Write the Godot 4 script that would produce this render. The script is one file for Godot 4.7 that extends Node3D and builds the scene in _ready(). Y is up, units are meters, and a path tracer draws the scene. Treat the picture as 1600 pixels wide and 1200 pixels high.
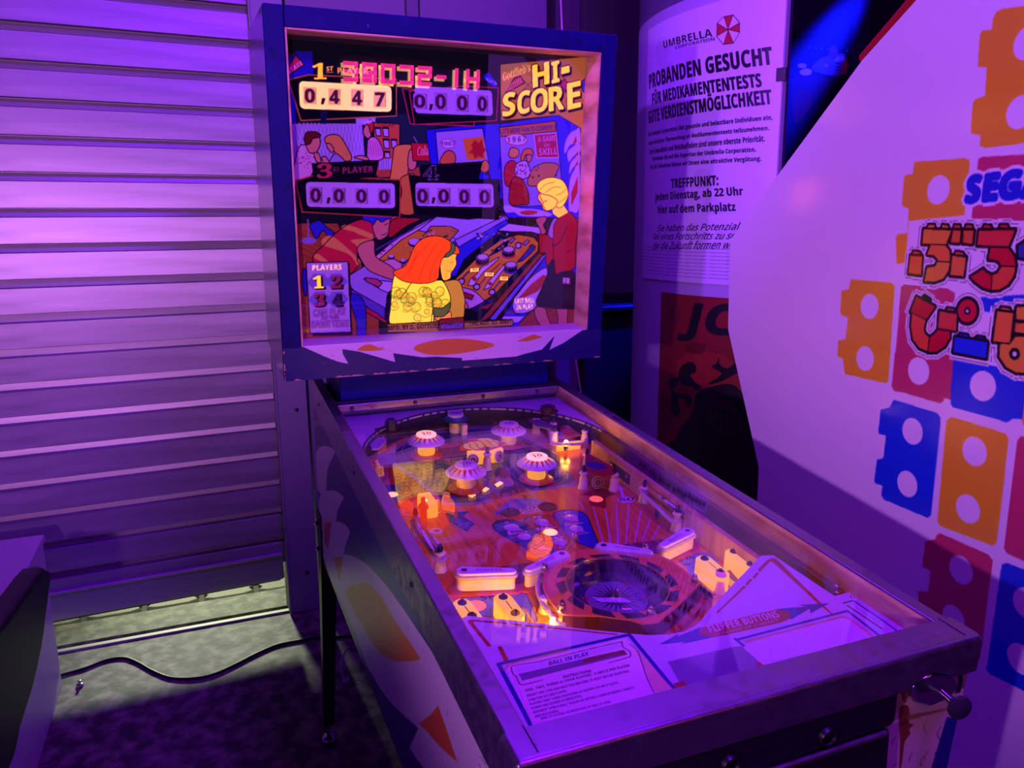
extends Node3D
# A pinball machine at the rolling shutter of a violet-lit arcade. Metres, y up. The machine stands on levellers and leans five degrees;
# it is built in its own axes (x across, y up, z towards the player) under one node.

const TILT := 0.08680
const PF := 0.887          # height of the playfield in the machine's own axes
const TOP := 0.931         # top of its wooden rails
var rng := RandomNumberGenerator.new()
var M := {}
var pin: Node3D

func _ready() -> void:
	rng.seed = 11
	# ------------------------------------------------ camera, air, lights
	var cam := Camera3D.new()
	cam.name = "camera"
	cam.keep_aspect = Camera3D.KEEP_HEIGHT
	cam.fov = 52.368
	cam.near = 0.05
	cam.far = 60.0
	cam.transform = Transform3D(Basis(Vector3(0.92935, -0.00877, 0.36911), Vector3(0.0812, 0.9801, -0.18115), Vector3(-0.36017, 0.19832, 0.91156)), Vector3(-0.5056, 1.3817, 1.0385))
	add_child(cam)
	cam.current = true
	var we := WorldEnvironment.new()
	we.name = "air"
	var env := Environment.new()
	env.background_mode = Environment.BG_COLOR
	env.background_color = Color(0.012, 0.012, 0.03)
	env.tonemap_mode = Environment.TONE_MAPPER_LINEAR
	env.tonemap_exposure = 1.0
	env.sdfgi_enabled = true
	env.ssao_enabled = true
	env.ssil_enabled = true
	we.environment = env
	add_child(we)
	panel_light("violet light panel hung over the player's place at the pinball machine", Vector3(0.1, 2.62, 1.0), Vector2(0.4, 0.3), Vector3(0.0, -0.9, -0.4), Color(0.2, 0.004, 1.0), 4.6)
	panel_light("violet ceiling light panel by the back wall", Vector3(0.35, 2.84, -0.55), Vector2(0.9, 0.4), Vector3.DOWN, Color(0.22, 0.01, 1.0), 2.6)
	stage_light("lilac stage spotlight at the far end of the room, aimed at the shutter", Vector3(-1.3, 1.3, 3.3), Vector3(-0.9, 2.0, -1.7), 22.0, Color(0.78, 0.25, 1.0), 9.5)
	stage_light("lilac stage spotlight by the left wall, aimed at the white game cabinet", Vector3(-2.7, 1.32, 1.5), Vector3(0.56, 1.5, 0.05), 18.0, Color(0.72, 0.24, 1.0), 6.6)
	stage_light("violet stage spotlight by the left wall, aimed at the poster on the curved divider", Vector3(-2.75, 2.5, 0.8), Vector3(0.75, 1.62, -0.8), 11.0, Color(0.24, 0.035, 1.0), 13.0)
	var flood := SpotLight3D.new()
	flood.name = "floodlight_beam"
	flood.light_color = Color("f4ffd8")
	flood.light_energy = 30.0
	flood.spot_range = 12.0
	flood.spot_attenuation = 2.0
	flood.spot_angle = 9.0
	flood.light_size = 0.22
	flood.shadow_enabled = true
	add_child(flood)
	flood.look_at_from_position(Vector3(-0.6, 1.62, -5.6), Vector3(-0.6, 0.0, -1.75))
	var beam := SpotLight3D.new()
	beam.name = "blue_beam"
	beam.light_color = Color("0a10ff")
	beam.light_energy = 90.0
	beam.spot_range = 8.0
	beam.spot_attenuation = 2.0
	beam.spot_angle = 7.0
	beam.light_size = 0.03
	beam.shadow_enabled = true
	add_child(beam)
	beam.look_at_from_position(Vector3(2.45, 2.75, -1.42), Vector3(1.78, 1.92, -1.6))
	# ------------------------------------------------ what things are made of
	materials()
	room()
	shutter()
	machine()
	neighbours()
	small_things()

func panel_light(label: String, at: Vector3, size: Vector2, face: Vector3, lin: Color, e: float) -> void:
	var c := lin.linear_to_srgb()
	var o := thing("light_panel", label, "light")
	o.transform = turned(at, Vector3.RIGHT, face)
	part(o, "housing", MB.new().box(Vector3(0, -0.03, 0), Vector3(size.x + 0.05, 0.05, size.y + 0.05), 0.006), mat("202024", 0.5))
	part(o, "light_diffuser", MB.new().box(Vector3(0, 0.0, 0), Vector3(size.x, 0.02, size.y), 0.004), lit("e8e8f0", c.to_html(false), 0.4))
	var l := AreaLight3D.new()
	l.name = "panel_glow"
	l.area_size = size
	l.light_color = c
	l.light_energy = e
	l.area_range = 12.0
	l.area_attenuation = 2.0
	l.shadow_enabled = true
	add_child(l, true)
	l.look_at_from_position(at + face.normalized() * 0.02, at + face.normalized(), Vector3.BACK if absf(face.normalized().y) > 0.9 else Vector3.UP)

func stage_light(label: String, at: Vector3, to: Vector3, half: float, lin: Color, e: float) -> void:
	var c := lin.linear_to_srgb()
	var o := thing("stage_light", label, "spotlight", "")
	o.transform = turned(at, Vector3.UP, to - at)
	part(o, "can", MB.new().lathe([Vector2(0, -0.22), Vector2(0.05, -0.21), Vector2(0.07, -0.16), Vector2(0.075, 0.0), Vector2(0.07, 0.0), Vector2(0.065, -0.02)], 24), mat("141416", 0.5))
	part(o, "lamp_lens", MB.new().lathe([Vector2(0, -0.018), Vector2(0.065, -0.02)], 24), lit("ffffff", c.to_html(false), 3.0))
	part(o, "stand", MB.new().tube([o.transform.affine_inverse() * (at + Vector3(0, 0, 0) - (to - at).normalized() * 0.1), o.transform.affine_inverse() * (Vector3(at.x, 0.0, at.z) - Vector3((to - at).x, 0, (to - at).z).normalized() * 0.1)], 0.016, 10), mat("141416", 0.5))
	var l := SpotLight3D.new()
	l.name = "stage_beam"
	l.light_color = c
	l.light_energy = e
	l.spot_range = 12.0
	l.spot_attenuation = 2.0
	l.spot_angle = half
	l.spot_angle_attenuation = 1.0
	l.light_size = 0.06
	l.shadow_enabled = true
	add_child(l, true)
	l.look_at_from_position(at + (to - at).normalized() * 0.02, to)

func materials() -> void:
	var steel := mat("ffffff", 0.42, 0.5)
	steel.albedo_texture = noise_tex(0.012, [0.0, 0.4, 0.6, 1.0], ["a5a2a9", "b6b3ba", "bcb9c0", "c8c5cb"], 512, 3, 4, Vector2(0.3, 1.0))
	steel.uv1_scale = Vector3(0.7, 3.0, 1.0)
	steel.anisotropy_enabled = true
	steel.anisotropy = 0.75
	M.shutter = steel
	M.post = mat("9a98a4", 0.55, 0.1)
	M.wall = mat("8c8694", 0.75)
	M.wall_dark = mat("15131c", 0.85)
	M.concrete = tri_mat(noise_tex(0.02, [0.0, 0.4, 0.55, 0.75, 1.0], ["3c3a34", "5c584e", "767264", "8c8674", "a8a28c"], 1024, 5, 7), Vector3(0.7, 0.7, 0.7), 0.75)
	M.concrete.heightmap_enabled = true
	M.concrete.heightmap_texture = noise_tex(0.12, [0.0, 1.0], ["000000", "ffffff"], 512, 8, 3)
	M.concrete.heightmap_scale = 0.06
	M.paver = tri_mat(noise_tex(0.08, [0.0, 0.5, 1.0], ["8f8c80", "b4b0a0", "cac6b4"], 512, 6, 5), Vector3(3, 3, 3), 0.85)
	M.floor = tri_mat(noise_tex(0.03, [0.0, 0.5, 1.0], ["35333a", "46434b", "57545c"], 512, 12, 5), Vector3(1.1, 1.1, 1.1), 0.7)
	M.black = mat("08080a", 0.5)
	M.rubber = mat("b9a9a6", 0.7)
	M.chrome = mat("c9c6cc", 0.16, 1.0)
	M.worn = mat("8f8a92", 0.3, 0.95)
	M.worn.roughness_texture = noise_tex(0.05, [0.0, 1.0], ["404040", "808080"], 256, 21, 4)
	M.worn.roughness = 1.0
	M.worn.uv1_triplanar = true
	M.worn.uv1_scale = Vector3(3, 3, 3)
	M.iron = mat("3a363c", 0.4, 0.8)
	M.blue = mat("12126a", 0.5, 0.0, 0.25)
	M.white = mat("ded9d2", 0.42)
	M.cream = mat("e6d8b4", 0.4)
	M.cream.subsurf_scatter_enabled = true
	M.cream.subsurf_scatter_strength = 0.3
	M.wood = tri_mat(noise_tex(0.015, [0.0, 0.35, 0.5, 0.7, 1.0], ["9a7048", "b98a5c", "c99c6c", "b5875a", "d6ac7c"], 512, 4, 5, Vector2(1.0, 0.12)), Vector3(3, 3, 3), 0.5)
	M.liner = tri_mat(noise_tex(0.02, [0.0, 0.4, 0.6, 1.0], ["a0724e", "c89870", "d8ac84", "e6c09a"], 512, 14, 5, Vector2(0.2, 1.0)), Vector3(3, 2, 3), 0.6)
	M.stained = mat("5a2c26", 0.45)
	M.red = mat("a81c1a", 0.35)
	M.skirt = mat("b03424", 0.3)
	M.navy = mat("141640", 0.4)
	M.pane = mat("000000", 0.0)
	M.pane.albedo_color = Color(0, 0, 0, 0.004)
	M.pane.transparency = BaseMaterial3D.TRANSPARENCY_ALPHA
	M.bulb = lit("fff0c8", "ffb450", 14.0, 0.2)
	M.insert = lit("f0d8a0", "ffb040", 1.6, 0.3)
	M.insert_red = lit("f08060", "ff5a28", 1.1, 0.3)
	M.dull_insert = mat("b090b4", 0.3)
	var bi := Sheet.new(23, 23, 5.0, "d8c8b8", self)
	for k in [[11.5, "d8c8b8"], [9.6, "241c50"], [7.8, "d8c8b8"], [5.8, "b0384a"], [3.6, "241c50"], [1.6, "d8c8b8"]]: bi.dot(k[1], 11.5, 11.5, k[0])
	M.bull = print_mat(bi.ready(), 0.3)
	bi = Sheet.new(23, 23, 5.0, "f0b050", self)
	for k in [[11.5, "f0b050"], [9.6, "c02818"], [7.6, "f0a040"], [6.2, "d03818"], [2.6, "f0a040"]]: bi.dot(k[1], 11.5, 11.5, k[0])
	var bim := bi.ready()
	M.bull_hot = print_mat(bim, 0.3)
	M.bull_hot.emission_enabled = true
	M.bull_hot.emission = Color.BLACK
	M.bull_hot.emission_texture = ImageTexture.create_from_image(bim)
	M.bull_hot.emission_energy_multiplier = 0.5
	M.plate = tri_mat(noise_tex(0.02, [0.0, 0.5, 1.0], ["d8822c", "e08c34", "e8983e"], 256, 31, 4, Vector2(1.0, 0.2)), Vector3(6, 6, 6), 0.3)
	M.guide = lit("b08848", "ffac34", 0.9, 0.35)

func room() -> void:
	struct("floor", MB.new().box(Vector3(0, -0.06, 1.1), Vector3(7.0, 0.12, 5.7)), M.concrete)
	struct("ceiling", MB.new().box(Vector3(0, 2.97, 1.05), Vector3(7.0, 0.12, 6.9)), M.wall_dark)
	struct("wall_left", MB.new().box(Vector3(-3.3, 1.45, 1.1), Vector3(0.12, 3.0, 6.2)), M.wall)
	struct("wall_right", MB.new().box(Vector3(3.3, 1.45, 0.8), Vector3(0.12, 3.0, 6.4)), M.wall)
	struct("wall_front", MB.new().box(Vector3(0, 1.45, 4.1), Vector3(6.7, 3.0, 0.12)), M.wall)
	var wb := struct("wall_back", MB.new().box(Vector3(0.015, 1.46, -1.79), Vector3(0.4, 2.92, 0.16), 0.004), M.wall)
	struct("wall_panel", MB.new().box(Vector3(0.49, 1.46, -1.78), Vector3(0.47, 2.92, 0.16), 0.004), M.wall, wb)
	struct("trim_1", MB.new().box(Vector3(0.228, 1.46, -1.705), Vector3(0.045, 2.92, 0.03), 0.006), mat("7a7480", 0.6))
	struct("trim_2", MB.new().box(Vector3(0.79, 1.46, -1.76), Vector3(0.1, 2.92, 0.2), 0.006), mat("5c565a", 0.7))
	struct("wall_recess", MB.new().box(Vector3(1.2, 1.46, -2.3), Vector3(0.9, 2.92, 0.1)), M.wall, wb)
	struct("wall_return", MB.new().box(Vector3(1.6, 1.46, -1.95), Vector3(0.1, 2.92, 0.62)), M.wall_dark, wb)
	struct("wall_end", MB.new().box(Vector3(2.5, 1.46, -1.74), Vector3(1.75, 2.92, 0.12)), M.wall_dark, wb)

func shutter() -> void:
	# the plane of the shutter runs a little aslant of the machine
	var yaw := 0.0518
	var door := hub(self, "door_1")
	door.set_meta("kind", "structure")
	door.transform = Transform3D(Basis(Vector3.UP, yaw), Vector3(-0.3, 0, -1.716))
	# each slat: a flat face, a lip above and a deep groove below
	var pr := [Vector2(0.0, 0.005), Vector2(0.002, 0.0), Vector2(0.077, 0.0), Vector2(0.0795, 0.003), Vector2(0.08, 0.03), Vector2(0.1038, 0.034)]
	var mb := MB.new()
	for i in pr.size() - 1:
		var a: Vector2 = pr[i]
		var b: Vector2 = pr[i + 1]
		var nn := Vector3(0, (b.y - a.y), (b.x - a.x)).normalized()
		mb.flat(Vector3(-2.95, a.x, -a.y), Vector3(0, a.x, -a.y), Vector3(0, b.x, -b.y), Vector3(-2.95, b.x, -b.y), nn, Vector2(0, a.x), Vector2(2.9, a.x), Vector2(2.9, b.x), Vector2(0, b.x))
	mb.box(Vector3(-1.475, 0.05, -0.038), Vector3(2.95, 0.104, 0.004))
	var slat := mb.done()
	for k in 26:
		var s := part(door, "slat", slat, M.shutter)
		s.position = Vector3(0, 0.1996 + 0.1038 * k, 0)
	var rail := hub(door, "bottom_rail")
	part(rail, "rail_face", MB.new().box(Vector3(-1.48, 0.19, -0.012), Vector3(2.94, 0.105, 0.03), 0.005), M.shutter)
	part(rail, "rail_bead", MB.new().tube([Vector3(-2.94, 0.236, 0.006), Vector3(-0.012, 0.236, 0.006)], 0.007), M.shutter)
	part(rail, "rubber_lip", MB.new().box(Vector3(-1.48, 0.138, -0.012), Vector3(2.92, 0.014, 0.016), 0.004), M.black)
	var post := hub(door, "guide_post")
	part(post, "post_body", MB.new().box(Vector3(0.054, 1.45, -0.03), Vector3(0.108, 2.9, 0.09), 0.004), M.post)
	part(post, "post_lip", MB.new().box(Vector3(0.003, 1.45, 0.012), Vector3(0.008, 2.9, 0.02), 0.002), M.post)
	for y in [0.76, 0.15, 1.4, 2.0]:
		part(post, "post_screw", MB.new().lathe([Vector2(0, 0.003), Vector2(0.006, 0.002), Vector2(0.007, 0.0)], 12), M.iron).transform = turned(Vector3(0.07, y, 0.015), Vector3.RIGHT, Vector3.BACK)
	struct("lintel", MB.new().box(Vector3(-1.75, 2.85, -1.75), Vector3(3.0, 0.2, 0.25)), M.wall_dark)
	# the threshold and the pavement outside
	struct("trim_3", MB.new().box(Vector3(-1.6, 0.002, -1.735), Vector3(2.75, 0.008, 0.022), 0.002), mat("b4b09a", 0.6))
	var ground := struct("ground_outside", MB.new().box(Vector3(-1.5, -0.075, -4.5), Vector3(12.0, 0.12, 5.5)), mat("4a463c", 0.9))
	struct("pavement_strip", MB.new().box(Vector3(-1.6, -0.035, -1.86), Vector3(2.9, 0.07, 0.16), 0.003), M.concrete, ground)
	var w := 0.2
	for r in 5:
		for c in 14:
			var x := -2.5 + c * w + (0.5 * w if r % 2 else 0.0)
			var z := -2.0 - r * 0.1
			var q := pv([-0.5, -0.3, -0.3, -0.5, 0.3, -0.5, 0.5, -0.3, 0.42, 0.0, 0.5, 0.3, 0.3, 0.5, -0.3, 0.5, -0.5, 0.3, -0.42, 0.0])
			for i in q.size(): q[i] = Vector2(x, z) + q[i] * Vector2(w - 0.018, 0.088)
			part(ground, "paver", MB.new().slab(q, -0.06, -0.002 + 0.002 * sin(c * 5.0 + r * 3.0), 0.006), M.paver)
	var fl := thing("floodlight", "bright floodlight standing outside beyond the raised rolling shutter", "light")
	fl.position = Vector3(-0.6, 0, -5.75)
	part(fl, "mast", MB.new().lathe([Vector2(0.03, -0.02), Vector2(0.03, 1.5)], 12), M.iron)
	part(fl, "lamp_head", MB.new().box(Vector3(0, 1.6, 0), Vector3(0.3, 0.22, 0.08), 0.01), M.iron)
	part(fl, "lamp_glass", MB.new().box(Vector3(0, 1.6, 0.043), Vector3(0.26, 0.18, 0.008), 0.002), lit("ffffff", "f4ffd8", 6.0))

# ================================================================ the pinball machine
func machine() -> void:
	pin = thing("pinball_machine", "old blue four-player pinball machine with lit yellow backglass lettering", "pinball machine")
	pin.transform = Transform3D(Basis(Vector3.RIGHT, TILT), Vector3(0, 0.0034, -0.078))
	cabinet()
	backbox()
	playfield()
	apron()
	front_end()

func cabinet() -> void:
	var art := print_mat(side_art(), 0.33)
	for s in [-1, 1]:
		var mb := MB.new()
		var pr := pv([-0.838, -0.952, 0.456, -0.952, 0.456, -0.609, -0.838, -0.491])
		# slab x = z of the machine, slab z = -y, slab up = outwards
		mb.xf = Transform3D(Basis(Vector3(0, 0, 1), Vector3(s, 0, 0), Vector3(0, -1, 0)), Vector3(0.2595 * s, 0, 0))
		mb.slab(pr, 0.0, 0.0185, 0.002, Vector2(-0.838, -0.965), Vector2(1.3, 0.49))
		part(pin, "side_panel", mb, art, "blue side panel painted with white feathers and orange flames")
		var rail := MB.new()
		rail.box(Vector3(0.2688 * s, 0.9595, -0.195), Vector3(0.0225, 0.007, 1.3), 0.0025)
		rail.box(Vector3(0.279 * s, 0.926, -0.195), Vector3(0.0022, 0.07, 1.3), 0.0008)
		rail.box(Vector3(0.2585 * s, 0.955, -0.195), Vector3(0.002, 0.012, 1.3), 0.0006)
		var r := part(pin, "side_rail", rail, M.worn)
		for z in [-0.72, -0.3, 0.1]:
			part(r, "rail_screw", MB.new().lathe([Vector2(0, 0.0022), Vector2(0.003, 0.0016), Vector2(0.0042, 0.0)], 10), M.iron).transform = turned(Vector3(0.2801 * s, 0.93, z), Vector3.UP, Vector3(s, 0, 0))
		part(pin, "inner_liner", MB.new().box(Vector3(0.2585 * s, 0.93, -0.195), Vector3(0.003, 0.06, 1.26)), M.liner)
	part(pin, "rear_panel", MB.new().box(Vector3(0, 0.72, -0.829), Vector3(0.519, 0.45, 0.018)), M.navy)
	part(pin, "bottom_board", MB.new().box(Vector3(0, 0.625, -0.19), Vector3(0.519, 0.012, 1.26)), M.navy)
	for s in [-1, 1]:
		for rear in [true, false]:
			var z := -0.838 if rear else 0.474
			var zs := -1.0 if rear else 1.0
			var y0 := -0.068 if rear else 0.046
			var y1 := 0.62 if rear else 0.69
			var leg := hub(pin, "leg")
			var mb := MB.new()
			var out := Vector3(s * 0.012, 0, zs * 0.012)
			for f in [Vector3(0, 0, 1), Vector3(1, 0, 0)]:
				var a := Vector3(s * 0.281, y1, z + zs * 0.003)
				var b := Vector3(s * 0.281, y0 + 0.035, z + zs * 0.003) + out
				var inn: Vector3 = Vector3(0, 0, -zs) if f.z > 0 else Vector3(-s, 0, 0)
				var nn: Vector3 = Vector3(s, 0, 0) if f.z > 0 else Vector3(0, 0, zs)
				var th := nn * 0.003
				var wt := inn * 0.052
				var wb := inn * 0.03
				mb.flat(a, a + wt, b + wb, b, nn)
				mb.flat(a - th, a + wt - th, b + wb - th, b - th, -nn)
				mb.flat(a + wt, a + wt - th, b + wb - th, b + wb, inn)
				mb.flat(a, a + wt, a + wt - th, a - th, Vector3.UP)
				mb.flat(b, b + wb, b + wb - th, b - th, Vector3.DOWN)
			part(leg, "leg_bracket", mb, M.iron)
			var foot := Vector3(s * 0.281, y0, z + zs * 0.003) + out + Vector3(-s * 0.013, 0, -zs * 0.013)
			part(leg, "leveller", MB.new().lathe([Vector2(0, -0.002), Vector2(0.021, -0.002), Vector2(0.022, 0.004), Vector2(0.016, 0.012), Vector2(0.006, 0.016), Vector2(0.005, 0.05), Vector2(0, 0.05)], 18, foot), M.chrome)
			for y in [y1 - 0.03, y1 - 0.1]:
				part(leg, "leg_bolt", MB.new().lathe([Vector2(0, 0.009), Vector2(0.007, 0.008), Vector2(0.009, 0.0)], 6), M.chrome).transform = turned(Vector3(s * 0.283, y, z - zs * 0.012), Vector3.UP, Vector3(s, 0, zs))
	for s in [-1, 1]:
		var fb := part(pin, "flipper_button", MB.new().lathe([Vector2(0, 0.006), Vector2(0.008, 0.006), Vector2(0.0095, 0.0045), Vector2(0.0095, 0.002), Vector2(0.015, 0.002), Vector2(0.016, 0)], 20), mat("d8d4e0", 0.3))
		fb.transform = turned(Vector3(0.2785 * s, 0.868, 0.378), Vector3.UP, Vector3(s, 0, 0))

func backbox() -> void:
	var w := 0.3625
	var y0 := 1.0222
	var y1 := 1.7292
	var fr := 0.0371
	var box := hub(pin, "backbox")
	var blue := print_mat(blue_paint(), 0.5, 0.25)
	blue.uv1_triplanar = true
	blue.texture_repeat = true
	blue.uv1_scale = Vector3(1.4, 1.4, 1.4)
	var gloss: StandardMaterial3D = blue.duplicate()
	gloss.roughness = 0.2
	gloss.metallic_specular = 0.5
	for s in [-1, 1]:
		part(box, "side_board", MB.new().box(Vector3(s * (w - fr * 0.5), (y0 + y1) * 0.5, -0.795), Vector3(fr, y1 - y0, 0.37), 0.0015), gloss)
		part(box, "front_stile", MB.new().box(Vector3(s * (w - fr * 0.5), (y0 + y1) * 0.5, -0.606), Vector3(fr, y1 - y0, 0.012), 0.0025), blue)
	part(box, "top_board", MB.new().box(Vector3(0, y1 - fr * 0.5, -0.79), Vector3(2 * w - 2 * fr, fr, 0.38), 0.002), blue)
	var lip := MB.new()
	lip.box(Vector3(0, y0 + 0.034, -0.8), Vector3(2 * w - 2 * fr, 0.068, 0.37), 0.002)
	part(box, "bottom_board", lip, blue)
	part(box, "back_board", MB.new().box(Vector3(0, (y0 + y1) * 0.5, -0.972), Vector3(2 * w - 2 * fr, y1 - y0 - 2 * fr, 0.012)), M.navy)
	# the painted front of the lower board
	var face := MB.new()
	face.xf = Transform3D(Basis(Vector3(1, 0, 0), Vector3(0, 0, 1), Vector3(0, -1, 0)), Vector3(0, 0, -0.6145))
	face.slab(pv([-w, -1.0917, w, -1.0917, w, -1.0222, -w, -1.0222]), 0.0, 0.015, 0.0015, Vector2(-w, -1.0917), Vector2(2 * w, 0.0695))
	part(box, "painted_lip", face, print_mat(lip_art(), 0.42), "blue front lip painted with a white flame and an orange patch")
	# bare wood round the opening
	var in_x := w - fr
	for s in [-1, 1]:
		part(box, "opening_liner", MB.new().box(Vector3(s * (in_x - 0.002), 1.3919, -0.6345), Vector3(0.004, 0.6004, 0.068), 0.001), M.liner)
	part(box, "opening_liner", MB.new().box(Vector3(0, 1.6901, -0.6345), Vector3(2 * in_x - 0.008, 0.004, 0.068), 0.001), M.liner)
	part(box, "opening_sill", MB.new().box(Vector3(0, 1.0925, -0.6345), Vector3(2 * in_x - 0.008, 0.004, 0.068), 0.001), M.white)
	# the printed glass with the lamps behind it
	var art := backglass_art()
	var gm := print_mat(art[0], 0.0)
	gm.clearcoat_enabled = true
	gm.clearcoat = 1.0
	gm.clearcoat_roughness = 0.0
	gm.emission_enabled = true
	gm.emission = Color.BLACK
	gm.emission_texture = ImageTexture.create_from_image(art[1])
	gm.emission_energy_multiplier = 5.0
	var g := MB.new()
	g.xf = Transform3D(Basis(Vector3(1, 0, 0), Vector3(0, 0, 1), Vector3(0, -1, 0)), Vector3(0, 0, -0.672))
	g.slab(pv([-in_x, -1.6921, in_x, -1.6921, in_x, -1.0917, -in_x, -1.0917]), 0.0, 0.006, 0.0, Vector2(-in_x, -1.6921), Vector2(2 * in_x, 0.6004))
	part(pin, "backglass_light_panel", g, gm, "printed backglass lit from behind, score windows and players at pinball")
	var neck := hub(pin, "neck")
	part(neck, "neck_box", MB.new().box(Vector3(0, 0.985, -0.735), Vector3(0.49, 0.075, 0.2), 0.002), M.blue)

func post(parent: Node, at: Vector3, h := 0.028, finial := true, called := "post") -> Node3D:
	var o := hub(parent, called)
	o.position = at
	part(o, "post_body", MB.new().lathe([Vector2(0, 0), Vector2(0.0098, 0), Vector2(0.0098, 0.002), Vector2(0.0085, 0.004), Vector2(0.0076, h * 0.62), Vector2(0.0058, h * 0.7), Vector2(0.0058, h * 0.82), Vector2(0.0084, h * 0.9), Vector2(0.006, h), Vector2(0, h)], 18), M.cream)
	if finial:
		part(o, "post_nut", MB.new().lathe([Vector2(0, h + 0.013), Vector2(0.0022, h + 0.012), Vector2(0.0042, h + 0.006), Vector2(0.0046, h + 0.004), Vector2(0.003, h)], 12), M.iron)
	return o

func flipper(at: Vector3, tip: Vector3, red := true) -> void:
	var o := hub(pin, "flipper")
	o.position = Vector3(at.x, PF, at.z)
	var d := Vector2(tip.x - at.x, tip.z - at.z)
	d = d.normalized() * 0.066
	part(o, "base_ring", MB.new().slab(capsule(Vector2.ZERO - d * 0.06, d * 1.05, 0.019, 0.013, 12), 0.0003, 0.003, 0.001), M.skirt)
	part(o, "bat", MB.new().slab(capsule(Vector2.ZERO, d, 0.0105, 0.006), 0.004, 0.026, 0.001), M.cream)
	var q := capsule(Vector2.ZERO, d, 0.0105, 0.0062)
	part(o, "rubber_band", MB.new().tube(ringpath(q, 0.0245), 0.0036, 8, true), M.rubber)
	var im := Sheet.new(90, 24, 2.0, "d8d2d4", self)
	im.word("FLIPPER", "Droid Sans*", "7a6a98", [30, 15.5, 66, 14.5, 30, 9.5])
	var top := MB.new().slab(capsule(Vector2.ZERO, Vector2(0.066, 0), 0.0112, 0.0068), 0.026, 0.0315, 0.0015, Vector2(-0.012, -0.012), Vector2(0.09, 0.024))
	var cap := part(o, "bat_top", top, print_mat(im.ready(), 0.35))
	cap.rotation.y = -d.angle()
	part(o, "screw_hole", MB.new().lathe([Vector2(0, 0.0319), Vector2(0.0042, 0.0319), Vector2(0.0042, 0.031)], 14), M.black)

func bumper(at: Vector3, on: bool) -> void:
	var o := hub(pin, "pop_bumper", "mushroom bumper with red rays, lit" if on else "mushroom bumper with red rays, unlit")
	o.position = Vector3(at.x, PF, at.z)
	part(o, "skirt", MB.new().lathe([Vector2(0, 0.0085), Vector2(0.017, 0.0085), Vector2(0.031, 0.0055), Vector2(0.033, 0.004), Vector2(0.031, 0.0025), Vector2(0, 0.0025)], 32), M.skirt)
	part(o, "base_ring", MB.new().lathe([Vector2(0.024, 0.003), Vector2(0.026, 0.0)], 28), M.black)
	part(o, "bumper_body_light" if on else "bumper_body", MB.new().lathe([Vector2(0, 0.008), Vector2(0.0165, 0.008), Vector2(0.0175, 0.012), Vector2(0.0172, 0.029), Vector2(0, 0.029)], 28), M.guide if on else M.cream)
	for s in [-1, 1]:
		part(o, "rod", MB.new().tube([Vector3(0.0225 * s, 0.006, 0), Vector3(0.0225 * s, 0.031, 0)], 0.0012, 6), M.chrome)
	part(o, "drive_ring", MB.new().lathe([Vector2(0.0165, 0.0305), Vector2(0.025, 0.0325), Vector2(0.025, 0.0335), Vector2(0.016, 0.0325)], 28), M.chrome)
	var cap := [Vector2(0, 0.051), Vector2(0.0188, 0.0512), Vector2(0.0202, 0.0502), Vector2(0.0205, 0.047), Vector2(0.0345, 0.0378), Vector2(0.0372, 0.0352), Vector2(0.0372, 0.0336), Vector2(0.03, 0.0335), Vector2(0, 0.0335)]
	part(o, "bumper_cap_light" if on else "bumper_cap", MB.new().lathe(cap, 40), M.cap_lit if on else M.cap)
	if on: omni(Vector3(at.x, PF + 0.0187, at.z), "ffa238", 0.006, 0.01, pin)

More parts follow.
